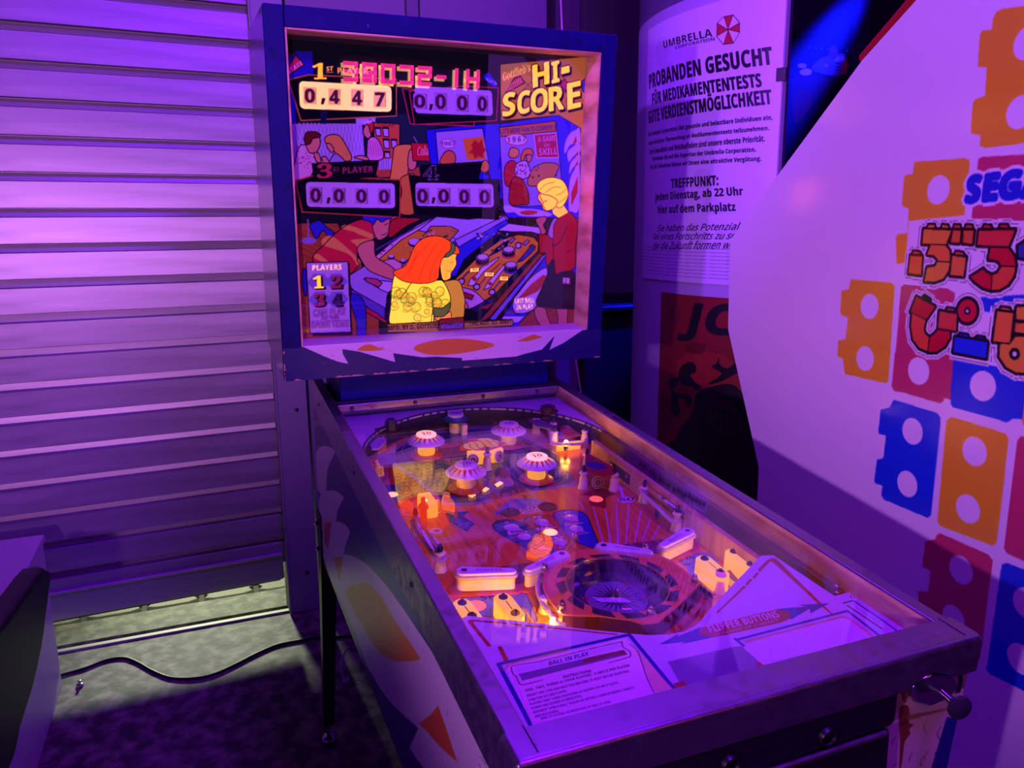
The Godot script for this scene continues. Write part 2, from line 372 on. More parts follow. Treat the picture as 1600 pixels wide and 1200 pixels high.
func playfield() -> void:
	# printed board
	var pm := print_mat(playfield_art(), 0.2, 0.35)
	pm.clearcoat_enabled = true
	pm.clearcoat = 0.25
	pm.clearcoat_roughness = 0.12
	part(pin, "playfield", MB.new().slab(pv([-0.259, -0.6, 0.259, -0.6, 0.259, 0.43, -0.259, 0.43]), PF - 0.012, PF, 0.0, Vector2(-0.259, -0.6), Vector2(0.518, 1.03)), pm)
	part(pin, "pane_of_glass", MB.new().box(Vector3(0, 0.9525, -0.083), Vector3(0.512, 0.004, 1.02)), M.pane)
	# rails round the board
	part(pin, "playfield_rail", MB.new().box(Vector3(0.2525, PF + 0.0215, -0.03), Vector3(0.012, 0.043, 0.67), 0.002), M.stained)
	part(pin, "lane_floor", MB.new().box(Vector3(0.229, PF + 0.0004, -0.03), Vector3(0.035, 0.0008, 0.67)), M.stained)
	part(pin, "lane_end", MB.new().lathe([Vector2(0.0, 0.0), Vector2(0.0175, 0.0), Vector2(0.0175, 0.03), Vector2(0, 0.03)], 16, Vector3(0.229, PF - 0.0295, -0.345)), M.stained)
	part(pin, "playfield_rail", MB.new().box(Vector3(-0.2525, PF + 0.022, -0.1), Vector3(0.012, 0.044, 0.98), 0.002), M.wood)
	var div := part(pin, "shooter_lane_divider", MB.new().box(Vector3(0.206, PF + 0.0215, -0.04), Vector3(0.011, 0.043, 0.56), 0.0015), M.wood)
	part(div, "divider_plate", MB.new().box(Vector3(0.1995, PF + 0.02, -0.2), Vector3(0.002, 0.02, 0.075), 0.0006), M.iron)
	for z in [-0.228, -0.172]:
		part(div, "screw", MB.new().lathe([Vector2(0, 0.002), Vector2(0.003, 0.001), Vector2(0.0035, 0)], 10), M.chrome).transform = turned(Vector3(0.1983, PF + 0.024, z), Vector3.UP, Vector3.LEFT)
	# the white plate at the head, cut to the round of the ball arch
	var p := PackedVector2Array([Vector2(0.2585, -0.36), Vector2(0.2585, -0.7), Vector2(-0.2585, -0.7), Vector2(-0.2585, -0.36)])
	for k in 41:
		var th := PI - PI * k / 40.0
		p.append(Vector2(cos(th) * 0.25, -0.344 - sin(th) * 0.25))
	part(pin, "arch_plate", MB.new().slab(p, TOP - 0.006, TOP - 0.001, 0.001), mat("c9c0d4", 0.22), "white plate round the ball arch")
	var arch := MB.new()
	for k in 48:
		var t0 := PI * k / 48.0
		var t1 := PI * (k + 1) / 48.0
		var a := Vector3(cos(t0) * 0.25, PF, -0.344 - sin(t0) * 0.25)
		var b := Vector3(cos(t1) * 0.25, PF, -0.344 - sin(t1) * 0.25)
		var n0 := Vector3(-cos(t0), 0, sin(t0))
		var n1 := Vector3(-cos(t1), 0, sin(t1))
		var up := Vector3(0, TOP - PF, 0)
		arch.quad(a, b, b + up, a + up, n0, n1, n1, n0)
		arch.quad(a - n0 * 0.003, b - n1 * 0.003, b + up - n1 * 0.003, a + up - n0 * 0.003, -n0, -n1, -n1, -n0)
		arch.quad(a + up, b + up, b + up - n1 * 0.003, a + up - n0 * 0.003, Vector3.UP, Vector3.UP, Vector3.UP, Vector3.UP)
	part(pin, "ball_arch", arch, mat("4a4450", 0.35, 0.9))
	var bar := hub(pin, "glass_channel")
	part(bar, "channel", MB.new().box(Vector3(0, 0.9535, -0.606), Vector3(0.516, 0.018, 0.016), 0.003), M.worn)
	part(bar, "channel_backing", MB.new().box(Vector3(0, 0.949, -0.62), Vector3(0.516, 0.03, 0.012), 0.002), M.iron)
	for x in [-0.228, 0.068, -0.09, 0.2]:
		part(bar, "screw", MB.new().lathe([Vector2(0, 0.003), Vector2(0.004, 0.002), Vector2(0.005, 0)], 12), M.iron).transform = turned(Vector3(x, 0.953, -0.598), Vector3.UP, Vector3.BACK)
	# bumpers
	M.cap = print_mat(cap_art(), 0.3)
	M.cap_lit = print_mat(cap_art(), 0.3)
	M.cap_lit.emission_enabled = true
	M.cap_lit.emission = Color.BLACK
	M.cap_lit.emission_texture = ImageTexture.create_from_image(cap_glow())
	M.cap_lit.emission_energy_multiplier = 2.0
	bumper(Vector3(-0.1097, 0.93, -0.4387), true)
	bumper(Vector3(-0.0854, 0.93, -0.2599), false)
	bumper(Vector3(0.0537, 0.93, -0.2569), true)
	bumper(Vector3(0.0711, 0.93, -0.446), false)
	var mb5 := hub(pin, "dead_bumper", "teal mushroom bumper marked 50 at the head of the playfield")
	mb5.position = Vector3(-0.0064, 0.887, -0.5686)
	part(mb5, "bumper_body", MB.new().lathe([Vector2(0, 0), Vector2(0.014, 0), Vector2(0.0145, 0.022), Vector2(0.01, 0.028), Vector2(0, 0.028)], 24), M.cream)
	part(mb5, "bumper_skirt", MB.new().lathe([Vector2(0, 0.024), Vector2(0.024, 0.026), Vector2(0.026, 0.029), Vector2(0.018, 0.037), Vector2(0, 0.037)], 28), mat("28606a", 0.4))
	var c5 := Sheet.new(40, 40, 3.0, "cfc6d6", self)
	c5.word("50", "Droid Sans*", "2a2c66", [8, 27, 32, 27, 8, 13])
	part(mb5, "bumper_cap", MB.new().lathe([Vector2(0, 0.043), Vector2(0.0165, 0.043), Vector2(0.0178, 0.041), Vector2(0.0178, 0.037), Vector2(0, 0.037)], 28), print_mat(c5.ready(), 0.3))
	part(pin, "gate_block", MB.new().box(Vector3(0.0045, 0.899, -0.5428), Vector3(0.013, 0.026, 0.014), 0.002), M.cream)
	# flippers
	flipper(Vector3(-0.1968, 0.915, 0.0674), Vector3(-0.1522, 0.915, 0.083))
	flipper(Vector3(0.1708, 0.915, 0.0667), Vector3(0.1252, 0.915, 0.0868))
	flipper(Vector3(-0.047, 0.915, 0.0692), Vector3(-0.0908, 0.915, 0.0855))
	flipper(Vector3(0.023, 0.915, 0.0665), Vector3(0.066, 0.915, 0.0961))
	wheel()
	plastics()
	inserts()
	lane_covers()

func wheel() -> void:
	var o := hub(pin, "spinning_wheel", "eight-sided wooden plate with a clear dome over a printed wheel")
	var outer := curve(pv([-0.021,0.0604,0.0058,0.0626,0.0415,0.0789,0.0783,0.0968,0.0986,0.1269,0.1027,0.1878,0.0947,0.2053,-0.0037,0.2623,-0.0344,0.2463,-0.0677,0.2253,-0.1027,0.21,-0.1123,0.1978,-0.1102,0.1494,-0.0973,0.1142,-0.0838,0.0963,-0.0521,0.0763]), 2)
	var oc := Vector3(-0.0078, 0.913, 0.1642)
	var r := 0.0835
	var inner := disc(Vector2(oc.x, oc.z), r, 48)
	var hole := Geometry2D.clip_polygons(outer, inner)
	# the plate: outline walls, and a top with the round opening, cut in two halves so that it has no hole
	var mb := MB.new()
	for side_ in [-1.0, 1.0]:
		var half := PackedVector2Array([Vector2(oc.x - 0.4, oc.z), Vector2(oc.x + 0.4, oc.z), Vector2(oc.x + 0.4, oc.z + 0.4 * side_), Vector2(oc.x - 0.4, oc.z + 0.4 * side_)])
		for piece in Geometry2D.intersect_polygons(outer, half):
			for ring in Geometry2D.clip_polygons(piece, inner):
				mb.slab(ring, PF + 0.0005, PF + 0.026, 0.0)
	part(o, "wheel_plate", mb, M.plate)
	var edge := MB.new()
	for i in outer.size():
		var a := outer[i]
		var b := outer[(i + 1) % outer.size()]
		var e := (b - a).normalized()
		var f := Vector2(e.y, -e.x)
		if f.dot((a + b) * 0.5 - Vector2(oc.x, oc.z)) < 0.0: f = -f
		edge.flat(Vector3(a.x, PF, a.y) + Vector3(f.x, 0, f.y) * 0.0006, Vector3(b.x, PF, b.y) + Vector3(f.x, 0, f.y) * 0.0006, Vector3(b.x, PF + 0.0245, b.y) + Vector3(f.x, 0, f.y) * 0.0006, Vector3(a.x, PF + 0.0245, a.y) + Vector3(f.x, 0, f.y) * 0.0006, Vector3(f.x, 0, f.y))
	part(o, "plate_edge", edge, mat("4a1618", 0.4))
	var star := PackedVector2Array()
	for k in 32:
		var rr := r if k % 2 == 0 else r * 0.88
		if k % 4 >= 2: rr = r * 1.0
		star.append(Vector2(oc.x, oc.z) + Vector2.from_angle(TAU * k / 32) * rr)
	# black teeth printed on a ring that lies in the opening
	var teeth := MB.new()
	for k in 12:
		var a0 := TAU * k / 12.0
		for j in 6:
			var a1 := a0 + TAU / 12.0 * 0.7 * j / 6.0
			var a2 := a0 + TAU / 12.0 * 0.7 * (j + 1) / 6.0
			var p1 := Vector3(oc.x + cos(a1) * r * 1.0, PF + 0.0266, oc.z + sin(a1) * r * 1.0)
			var p2 := Vector3(oc.x + cos(a2) * r * 1.0, PF + 0.0266, oc.z + sin(a2) * r * 1.0)
			var q1 := Vector3(oc.x + cos(a1 + 0.1) * r * 0.85, PF + 0.0266, oc.z + sin(a1 + 0.1) * r * 0.85)
			var q2 := Vector3(oc.x + cos(a2 + 0.1) * r * 0.85, PF + 0.0266, oc.z + sin(a2 + 0.1) * r * 0.85)
			teeth.flat(p1, p2, q2, q1, Vector3.UP)
	part(o, "tooth_ring", teeth, M.black)
	part(o, "collar", MB.new().lathe([Vector2(r * 1.0, 0.0262), Vector2(r * 0.84, 0.0262)], 48, Vector3(oc.x, PF, oc.z)), M.plate)
	part(o, "bowl_wall", MB.new().lathe([Vector2(r * 0.84, 0.0262), Vector2(r * 0.84, 0.004)], 48, Vector3(oc.x, PF, oc.z)), M.navy)
	var wim := wheel_art()
	part(o, "printed_wheel", MB.new().lathe([Vector2(0, 0.004), Vector2(r * 0.84, 0.0055), Vector2(r * 0.84, 0.003)], 40, Vector3(oc.x, PF, oc.z)), print_mat(wim, 0.25))
	part(o, "wheel_hub", MB.new().lathe([Vector2(0, 0.02), Vector2(0.003, 0.019), Vector2(0.006, 0.012), Vector2(0.011, 0.008), Vector2(0.012, 0.004)], 20, Vector3(oc.x, PF, oc.z)), M.chrome)
	for k in 12:
		var a := TAU * k / 12.0
		part(o, "pocket", MB.new().lathe([Vector2(0, 0.0062), Vector2(0.0085, 0.0062), Vector2(0.0085, 0.005)], 14, Vector3(oc.x + cos(a) * r * 0.7, PF, oc.z + sin(a) * r * 0.7)), M.black)
	# the dome
	var dome := []
	for k in 9:
		var th := PI * 0.5 * k / 8.0
		dome.append(Vector2(sin(th) * r * 0.87, 0.0268 + cos(th) * 0.014))
	part(o, "clear_dome", MB.new().lathe(dome, 40, Vector3(oc.x, PF, oc.z)), M.pane)
	for q in [Vector3(-0.0867, 0.913, 0.0966), Vector3(-0.1081, 0.913, 0.1977), Vector3(-0.004, 0.913, 0.244), Vector3(0.097, 0.913, 0.1942), Vector3(0.0782, 0.913, 0.0943), Vector3(-0.0062, 0.913, 0.0307)]:
		part(o, "acorn_nut", MB.new().lathe([Vector2(0, 0.012), Vector2(0.003, 0.011), Vector2(0.0045, 0.007), Vector2(0.0042, 0.003), Vector2(0.0058, 0.0028), Vector2(0.0058, 0.0)], 12, q), M.chrome)
	var wire: Array = smooth3([Vector3(-0.0037, 0.907, 0.0216), Vector3(-0.029, 0.907, 0.0473), Vector3(-0.0302, 0.907, 0.0716), Vector3(-0.0498, 0.907, 0.0847)], 5)
	part(o, "wire_guide", MB.new().tube(wire, 0.002, 7), M.chrome)
	var rub: Array = smooth3([Vector3(-0.0857, 0.903, 0.0839), Vector3(-0.1055, 0.903, 0.1158), Vector3(-0.1164, 0.903, 0.1518), Vector3(-0.1182, 0.903, 0.1868), Vector3(-0.1174, 0.903, 0.2088), Vector3(-0.1106, 0.903, 0.2172)], 5)
	part(o, "rubber_band", MB.new().tube(rub, 0.0034, 8), M.rubber)
	post(pin, Vector3(-0.1049, 0.887, 0.1933), 0.026)
	post(pin, Vector3(-0.1106, 0.887, 0.1548), 0.022, false)
	bulb(pin, Vector3(-0.121, 0.901, 0.2012))
	omni(Vector3(-0.121, 0.901, 0.2012), "ffa238", 0.014, 0.01, pin)

func plastics() -> void:
	# a triangle of plastic over a bulb at the upper right
	var o := hub(pin, "slingshot", "lit triangle of printed plastic with a bare bulb under it")
	var tri_pts := pv([0.1857,-0.4311,0.2027,-0.4333,0.2025,-0.3684,0.1732,-0.3637,0.1469,-0.367])
	var im := Sheet.new(70, 60, 3.0, "c8b070", self)
	im.s("b8342a", [0, 0, 40, 0, 60, 12, 30, 22, 0, 18])
	im.s("5c8a86", [0, 30, 20, 18, 36, 30, 10, 48])
	im.s("d8a040", [30, 30, 70, 26, 70, 60, 24, 58])
	im.cv("2a1410", 1.2, [0, 24, 20, 20, 40, 26, 66, 22])
	im.cv("2a1410", 1.2, [8, 52, 30, 40, 50, 44, 70, 34])
	var lo := Vector2(1e3, 1e3)
	var hi := Vector2(-1e3, -1e3)
	for q in tri_pts:
		lo = lo.min(q); hi = hi.max(q)
	part(o, "plastic", MB.new().slab(tri_pts, PF + 0.035, PF + 0.037, 0.0004, lo, hi - lo), print_mat(im.ready(), 0.2))
	part(o, "target_board", MB.new().box(Vector3(0.1818, 0.896, -0.3849), Vector3(0.055, 0.018, 0.006), 0.001), M.guide)
	post(o, Vector3(0.1688, 0.887, -0.4265), 0.03)
	post(o, Vector3(0.2322, 0.887, -0.4099), 0.03)
	post(o, Vector3(0.2327, 0.887, -0.487), 0.03)
	var sl := [Vector3(0.1543, 0.909, -0.4097), Vector3(0.144, 0.909, -0.3806), Vector3(0.1686, 0.909, -0.3647), Vector3(0.2018, 0.909, -0.3578), Vector3(0.2174, 0.909, -0.3769)]
	part(o, "rubber_band", MB.new().tube(smooth3(sl, 5), 0.0034, 8), M.rubber)
	bulb(o, Vector3(0.1699, 0.909, -0.3722))
	omni(Vector3(0.1699, 0.909, -0.3722), "ffa238", 0.008, 0.01, pin)
	# two round targets under a plastic in the middle
	var ct := hub(pin, "roto_target", "printed orange plastic over two bullseye targets")
	var cp := pv([-0.0579,-0.3803,-0.0242,-0.4212,0.0129,-0.4112,0.0375,-0.3719,0.0262,-0.3623,-0.0077,-0.3473,-0.061,-0.3647])
	lo = Vector2(1e3, 1e3); hi = Vector2(-1e3, -1e3)
	for q in cp:
		lo = lo.min(q); hi = hi.max(q)
	im = Sheet.new(80, 50, 3.0, "b83a26", self)
	im.s("e0a868", [10, 22, 30, 14, 44, 20, 40, 36, 20, 44, 8, 34])
	im.s("e0a040", [40, 8, 60, 6, 70, 20, 62, 40, 46, 40, 42, 22])
	im.s("70406a", [4, 4, 20, 4, 26, 12, 8, 20])
	for k in 6: im.cv("2a1410", 1.0, [4 + k * 12, 10, 10 + k * 11, 22, 6 + k * 12, 34, 12 + k * 11, 46])
	M.roto = print_mat(im.ready(), 0.2)
	M.roto.emission_enabled = true
	M.roto.emission = Color.BLACK
	M.roto.emission_texture = M.roto.albedo_texture
	M.roto.emission_energy_multiplier = 0.45
	part(ct, "plastic_light", MB.new().slab(cp, PF + 0.035, PF + 0.037, 0.0004, lo, hi - lo), M.roto)
	part(ct, "target_wall_light", MB.new().box(Vector3(-0.0079, 0.904, -0.3716), Vector3(0.07, 0.03, 0.024), 0.003), M.guide)
	bullseye(ct, Vector3(-0.0386, 0.904, -0.3564), Vector3(-0.25, 0.15, 1))
	bullseye(ct, Vector3(0.015, 0.904, -0.3568), Vector3(0.35, 0.15, 1))
	post(ct, Vector3(-0.0149, 0.887, -0.3404), 0.034)
	omni(Vector3(-0.0079, 0.904, -0.3716), "ffa238", 0.005, 0.01, pin)
	# left: lit target with its red plastic
	var lt := hub(pin, "side_target", "red plastic, red post and lit bullseye at the left wall")
	part(lt, "plastic", MB.new().slab(pv([-0.2288,-0.1834,-0.2115,-0.1829,-0.2088,-0.1625,-0.2216,-0.1163,-0.2354,-0.1275]), PF + 0.03, PF + 0.032, 0.0004), lit("c82818", "ff4018", 0.35, 0.25))
	bullseye(lt, Vector3(-0.1649, 0.903, -0.1751), Vector3(0.8, 0.2, 0.6), true)
	part(lt, "target_wall_light", MB.new().box(Vector3(-0.1779, 0.902, -0.1872), Vector3(0.024, 0.028, 0.05), 0.003), M.guide)
	var rp := hub(lt, "red_post")
	rp.position = Vector3(-0.1933, 0.887, -0.1579)
	part(rp, "post_body", MB.new().lathe([Vector2(0.007, 0), Vector2(0.0062, 0.022), Vector2(0.0095, 0.026), Vector2(0.0085, 0.03), Vector2(0.0035, 0.036), Vector2(0.0042, 0.04), Vector2(0.003, 0.044), Vector2(0, 0.045)], 16), lit("d84a20", "ff5010", 0.3, 0.3))
	bulb(lt, Vector3(-0.1846, 0.911, -0.1779))
	omni(Vector3(-0.1779, 0.902, -0.1872), "ff9828", 0.012, 0.01, pin)
	var strip := hub(pin, "lane_guide", "long printed plastic strip along the left wall")
	im = Sheet.new(100, 24, 3.0, "2a2a5c", self)
	im.s("c8c0d0", [10, 12, 24, 4, 40, 12, 30, 22, 16, 22])
	im.s("a02830", [40, 12, 58, 4, 72, 14, 56, 22])
	im.s("c8c0d0", [72, 12, 86, 5, 98, 14, 84, 22])
	im.cv("100818", 1.2, [4, 14, 30, 8, 60, 16, 96, 10])
	var sa := [-0.223,-0.1108,-0.2152,-0.1113,-0.2084,0.0018,-0.2165,0.0139,-0.2272,0.0021]
	var sp := pv(sa)
	lo = Vector2(1e3, 1e3); hi = Vector2(-1e3, -1e3)
	for q in sp:
		lo = lo.min(q); hi = hi.max(q)
	part(strip, "plastic", MB.new().slab(sp, PF + 0.034, PF + 0.036, 0.0004, lo, hi - lo), print_mat(im.ready(), 0.2))
	post(strip, Vector3(-0.2129, 0.887, 0.0057), 0.032)
	post(strip, Vector3(-0.2163, 0.887, -0.1219), 0.032)
	part(strip, "rubber_band", MB.new().tube(smooth3([Vector3(-0.223, 0.909, -0.1222), Vector3(-0.2237, 0.909, -0.0726), Vector3(-0.2218, 0.909, -0.031), Vector3(-0.2206, 0.909, 0.0038), Vector3(-0.2151, 0.909, 0.0177), Vector3(-0.2048, 0.909, 0.0093)], 5), 0.0032, 8), M.rubber)
	# right: two posts with a bullseye between them
	var rt := hub(pin, "side_target", "red printed plastic over a bullseye between two posts")
	var rpoly := pv([0.1682,-0.2805,0.1759,-0.2438,0.1825,-0.1833,0.1668,-0.1639,0.1421,-0.1601,0.1234,-0.1967])
	lo = Vector2(1e3, 1e3); hi = Vector2(-1e3, -1e3)
	for q in rpoly:
		lo = lo.min(q); hi = hi.max(q)
	im = Sheet.new(60, 50, 3.0, "9c1f26", self)
	im.s("2a2a70", [18, 22, 44, 22, 46, 36, 20, 36])
	im.cv("200a10", 1.2, [6, 8, 24, 16, 50, 14])
	part(rt, "plastic", MB.new().slab(rpoly, PF + 0.034, PF + 0.036, 0.0004, lo, hi - lo), print_mat(im.ready(), 0.2))
	post(rt, Vector3(0.1221, 0.887, -0.1966), 0.034)
	post(rt, Vector3(0.1724, 0.887, -0.1709), 0.034)
	post(rt, Vector3(0.1686, 0.887, -0.2749), 0.034)
	bullseye(rt, Vector3(0.1454, 0.901, -0.1846), Vector3(-0.3, 0.15, 1))
	part(rt, "target_arm", MB.new().box(Vector3(0.1526, 0.897, -0.198), Vector3(0.014, 0.014, 0.01), 0.002), M.iron)
	# right: long kicker with its rubber
	var kick := hub(pin, "side_kicker", "long rubber and printed strip in front of the shooter lane")
	im = Sheet.new(120, 20, 3.0, "3a3f9c", self)
	im.s("b02a34", [40, 4, 62, 3, 70, 16, 44, 17])
	im.s("cfc6d6", [14, 4, 34, 4, 36, 16, 16, 16])
	im.s("cfc6d6", [74, 4, 96, 4, 100, 16, 78, 16])
	im.ln("100818", 1.2, [2, 10, 118, 10])
	var kp := pv([0.2003,-0.0999,0.2109,-0.1049,0.2053,0.0076,0.1941,0.0208,0.1885,-0.0031])
	lo = Vector2(1e3, 1e3); hi = Vector2(-1e3, -1e3)
	for q in kp:
		lo = lo.min(q); hi = hi.max(q)
	part(kick, "plastic", MB.new().slab(kp, PF + 0.034, PF + 0.036, 0.0004, lo, hi - lo), print_mat(im.ready(), 0.2))
	post(kick, Vector3(0.1905, 0.887, 0.008), 0.034)
	post(kick, Vector3(0.1981, 0.887, -0.1083), 0.03)
	part(kick, "rubber_band", MB.new().tube(smooth3([Vector3(0.1975, 0.908, -0.1208), Vector3(0.1889, 0.908, -0.0956), Vector3(0.1844, 0.908, -0.0439), Vector3(0.1777, 0.908, 0.0083), Vector3(0.1857, 0.908, 0.0158), Vector3(0.1953, 0.908, 0.012)], 5), 0.0034, 8), M.rubber)
	part(kick, "switch_blade", MB.new().box(Vector3(0.1869, 0.896, -0.0444), Vector3(0.004, 0.014, 0.012), 0.001), mat("20305c", 0.4))
	# lane gates at the head of the table
	var gr := hub(pin, "ball_gate", "posts and gate at the upper right of the arch")
	post(gr, Vector3(0.1606, 0.887, -0.5059), 0.034)
	post(gr, Vector3(0.1842, 0.887, -0.4677), 0.034)
	part(gr, "gate_rail", MB.new().tube([Vector3(0.1473, 0.915, -0.4929), Vector3(0.1544, 0.915, -0.4633), Vector3(0.1663, 0.915, -0.4366)], 0.003, 8), M.rubber)
	part(gr, "gate_plate", MB.new().slab(pv([0.136,-0.4887,0.1577,-0.4898,0.1765,-0.4368,0.1643,-0.4217,0.1381,-0.4567]), PF + 0.035, PF + 0.037, 0.0004), mat("6a5a70", 0.2))
	part(gr, "gate_cover", MB.new().lathe([Vector2(0.018, 0), Vector2(0.018, 0.009), Vector2(0.015, 0.0145), Vector2(0, 0.0155)], 24, Vector3(0.1892, 0.931, -0.5092)), mat("4a2a2c", 0.35))
	part(gr, "gate_hinge", MB.new().tube([Vector3(0.2026, 0.935, -0.5114), Vector3(0.2083, 0.935, -0.5)], 0.003, 8), M.iron)
	var gl := hub(pin, "ball_gate", "dark gate and clear guide at the upper left of the arch")
	part(gl, "gate_cover", MB.new().box(Vector3(-0.1601, 0.931, -0.53), Vector3(0.024, 0.03, 0.02), 0.007), mat("2a2230", 0.35))
	part(gl, "gate_wire", MB.new().tube([Vector3(-0.1983, 0.931, -0.5087), Vector3(-0.1845, 0.933, -0.5107), Vector3(-0.1694, 0.933, -0.5185)], 0.003, 8), M.iron)
	part(gl, "clear_guide", MB.new().slab(pv([-0.2176,-0.4681,-0.2014,-0.502,-0.1812,-0.5035,-0.1805,-0.4833,-0.2054,-0.4415,-0.2192,-0.4423]), PF + 0.026, PF + 0.03, 0.001), mat("b8a4c4", 0.15))
	part(gl, "guide_foot", MB.new().slab(pv([-0.2108,-0.497,-0.1775,-0.5216,-0.1759,-0.5052,-0.2011,-0.4748]), PF, PF + 0.026, 0.001), mat("b06a3c", 0.4))
	post(gl, Vector3(-0.2188, 0.887, -0.3779), 0.03, false)
	part(gl, "plastic", MB.new().slab(pv([-0.2189,-0.4024,-0.1833,-0.4049,-0.1865,-0.3707,-0.2053,-0.3431,-0.2232,-0.349]), PF + 0.03, PF + 0.032, 0.0004), mat("4a3478", 0.25))

func bulb(parent: Node, at: Vector3) -> void:
	var o := hub(parent, "bulb")
	o.position = at
	part(o, "bulb_glass", MB.new().lathe([Vector2(0, 0.0065), Vector2(0.003, 0.0055), Vector2(0.0045, 0.002), Vector2(0.0042, -0.002), Vector2(0.003, -0.006), Vector2(0, -0.006)], 16), M.bulb)
	part(o, "bulb_socket", MB.new().lathe([Vector2(0, -0.006), Vector2(0.0048, -0.006), Vector2(0.0048, -0.016), Vector2(0, -0.016)], 14), M.chrome)

func bullseye(parent: Node, at: Vector3, face: Vector3, hot := false) -> void:
	var o := part(parent, "bullseye_light" if hot else "bullseye", MB.new().lathe([Vector2(0, 0.004), Vector2(0.0105, 0.004), Vector2(0.0115, 0.003), Vector2(0.0115, 0.0)], 28), M.bull_hot if hot else M.bull)
	o.transform = turned(at, Vector3.RIGHT, face)

func inserts() -> void:
	var y := PF + 0.0003
	for a in [[Vector3(0.1229, 0.887, -0.1457), 0.0125, 0], [Vector3(-0.0088, 0.887, -0.0536), 0.0118, 1], [Vector3(-0.2169, 0.887, -0.2809), 0.0105, 1], [Vector3(-0.194, 0.887, 0.112), 0.0135, 0],
			[Vector3(-0.0622, 0.887, -0.0905), 0.0125, 2], [Vector3(-0.0547, 0.887, -0.0535), 0.0115, 2], [Vector3(-0.0076, 0.887, -0.092), 0.0125, 2], [Vector3(-0.0076, 0.887, -0.0178), 0.0112, 2], [Vector3(0.0462, 0.887, -0.0912), 0.0125, 2], [Vector3(0.0377, 0.887, -0.0525), 0.0112, 2]]:
		part(pin, "lamp_insert", MB.new().lathe([Vector2(0, 0.0009), Vector2(a[1] - 0.0008, 0.0009), Vector2(a[1], 0.0)], 28, Vector3(a[0].x, y, a[0].z)), [M.insert_red, M.insert, M.dull_insert][a[2]])
	for q in [pv([-0.0901,-0.2335,-0.0801,-0.2402,-0.0759,-0.2311,-0.0862,-0.2223]), pv([-0.0591,-0.2489,-0.0468,-0.2576,-0.0435,-0.2492,-0.0568,-0.237]), pv([-0.0278,-0.2642,-0.013,-0.275,-0.0101,-0.2649,-0.026,-0.2522])]:
		part(pin, "lamp_insert", MB.new().slab(q, y, y + 0.0008, 0.0003), M.insert)
	for q in [Vector3(-0.0442, 0.887, -0.1435), Vector3(0.0266, 0.887, -0.1437)]:
		part(pin, "kickout_hole", MB.new().lathe([Vector2(0, 0.0002), Vector2(0.0155, 0.0002), Vector2(0.0162, 0.0012), Vector2(0.0172, 0.0)], 28, Vector3(q.x, y, q.z)), mat("12080a", 0.5))

func lane_cover(a: Vector3, b: Vector3, called := "lane_cover") -> void:
	var o := hub(pin, called)
	var A := Vector2(a.x, a.z)
	var B := Vector2(b.x, b.z)
	part(o, "cover_light", MB.new().slab(capsule(A, B, 0.0125, 0.0125), PF + 0.001, PF + 0.0245, 0.0), M.guide)
	part(o, "cover_top", MB.new().slab(capsule(A, B, 0.0125, 0.0125), PF + 0.0246, PF + 0.028, 0.002), M.guide)
	omni(Vector3((a.x + b.x) * 0.5, PF + 0.0145, (a.z + b.z) * 0.5), "ffa238", 0.007, 0.01, pin)
	part(o, "seam", MB.new().slab(capsule(A.lerp(B, 0.25), A.lerp(B, 0.75), 0.0006, 0.0006, 3), PF + 0.028, PF + 0.0284), M.skirt)
	for q in [A, B]:
		part(o, "bolt", MB.new().lathe([Vector2(0, 0.033), Vector2(0.003, 0.0325), Vector2(0.0042, 0.03), Vector2(0.0062, 0.0295), Vector2(0.0062, 0.028)], 14, Vector3(q.x, PF, q.y)), M.iron)

func lane_covers() -> void:
	lane_cover(Vector3(-0.1687, 0.915, 0.1465), Vector3(-0.1677, 0.915, 0.1867))
	lane_cover(Vector3(-0.2238, 0.915, 0.1415), Vector3(-0.2214, 0.915, 0.174))
	lane_cover(Vector3(0.1466, 0.915, 0.1471), Vector3(0.1455, 0.915, 0.187))
	lane_cover(Vector3(0.2012, 0.915, 0.1436), Vector3(0.2004, 0.915, 0.1833))
	post(pin, Vector3(0.1427, 0.887, 0.1919), 0.03, false)
	for q in [Vector3(0.1131, 0.895, 0.1922), Vector3(0.1642, 0.895, 0.182), Vector3(-0.1437, 0.895, 0.1744)]:
		part(pin, "wire_lane", MB.new().box(q, Vector3(0.004, 0.016, 0.05), 0.0015), M.chrome)
	part(pin, "striped_guide", MB.new().slab(pv([0.174,0.1635,0.1822,0.1626,0.1747,0.1966,0.1621,0.2063]), PF + 0.008, PF + 0.012, 0.0005), mat("b0402a", 0.3))
	part(pin, "red_rail", MB.new().slab(pv([0.0929,0.2185,0.1043,0.2192,0.0246,0.2687,0.0187,0.2666]), PF + 0.001, PF + 0.012, 0.001), M.red)

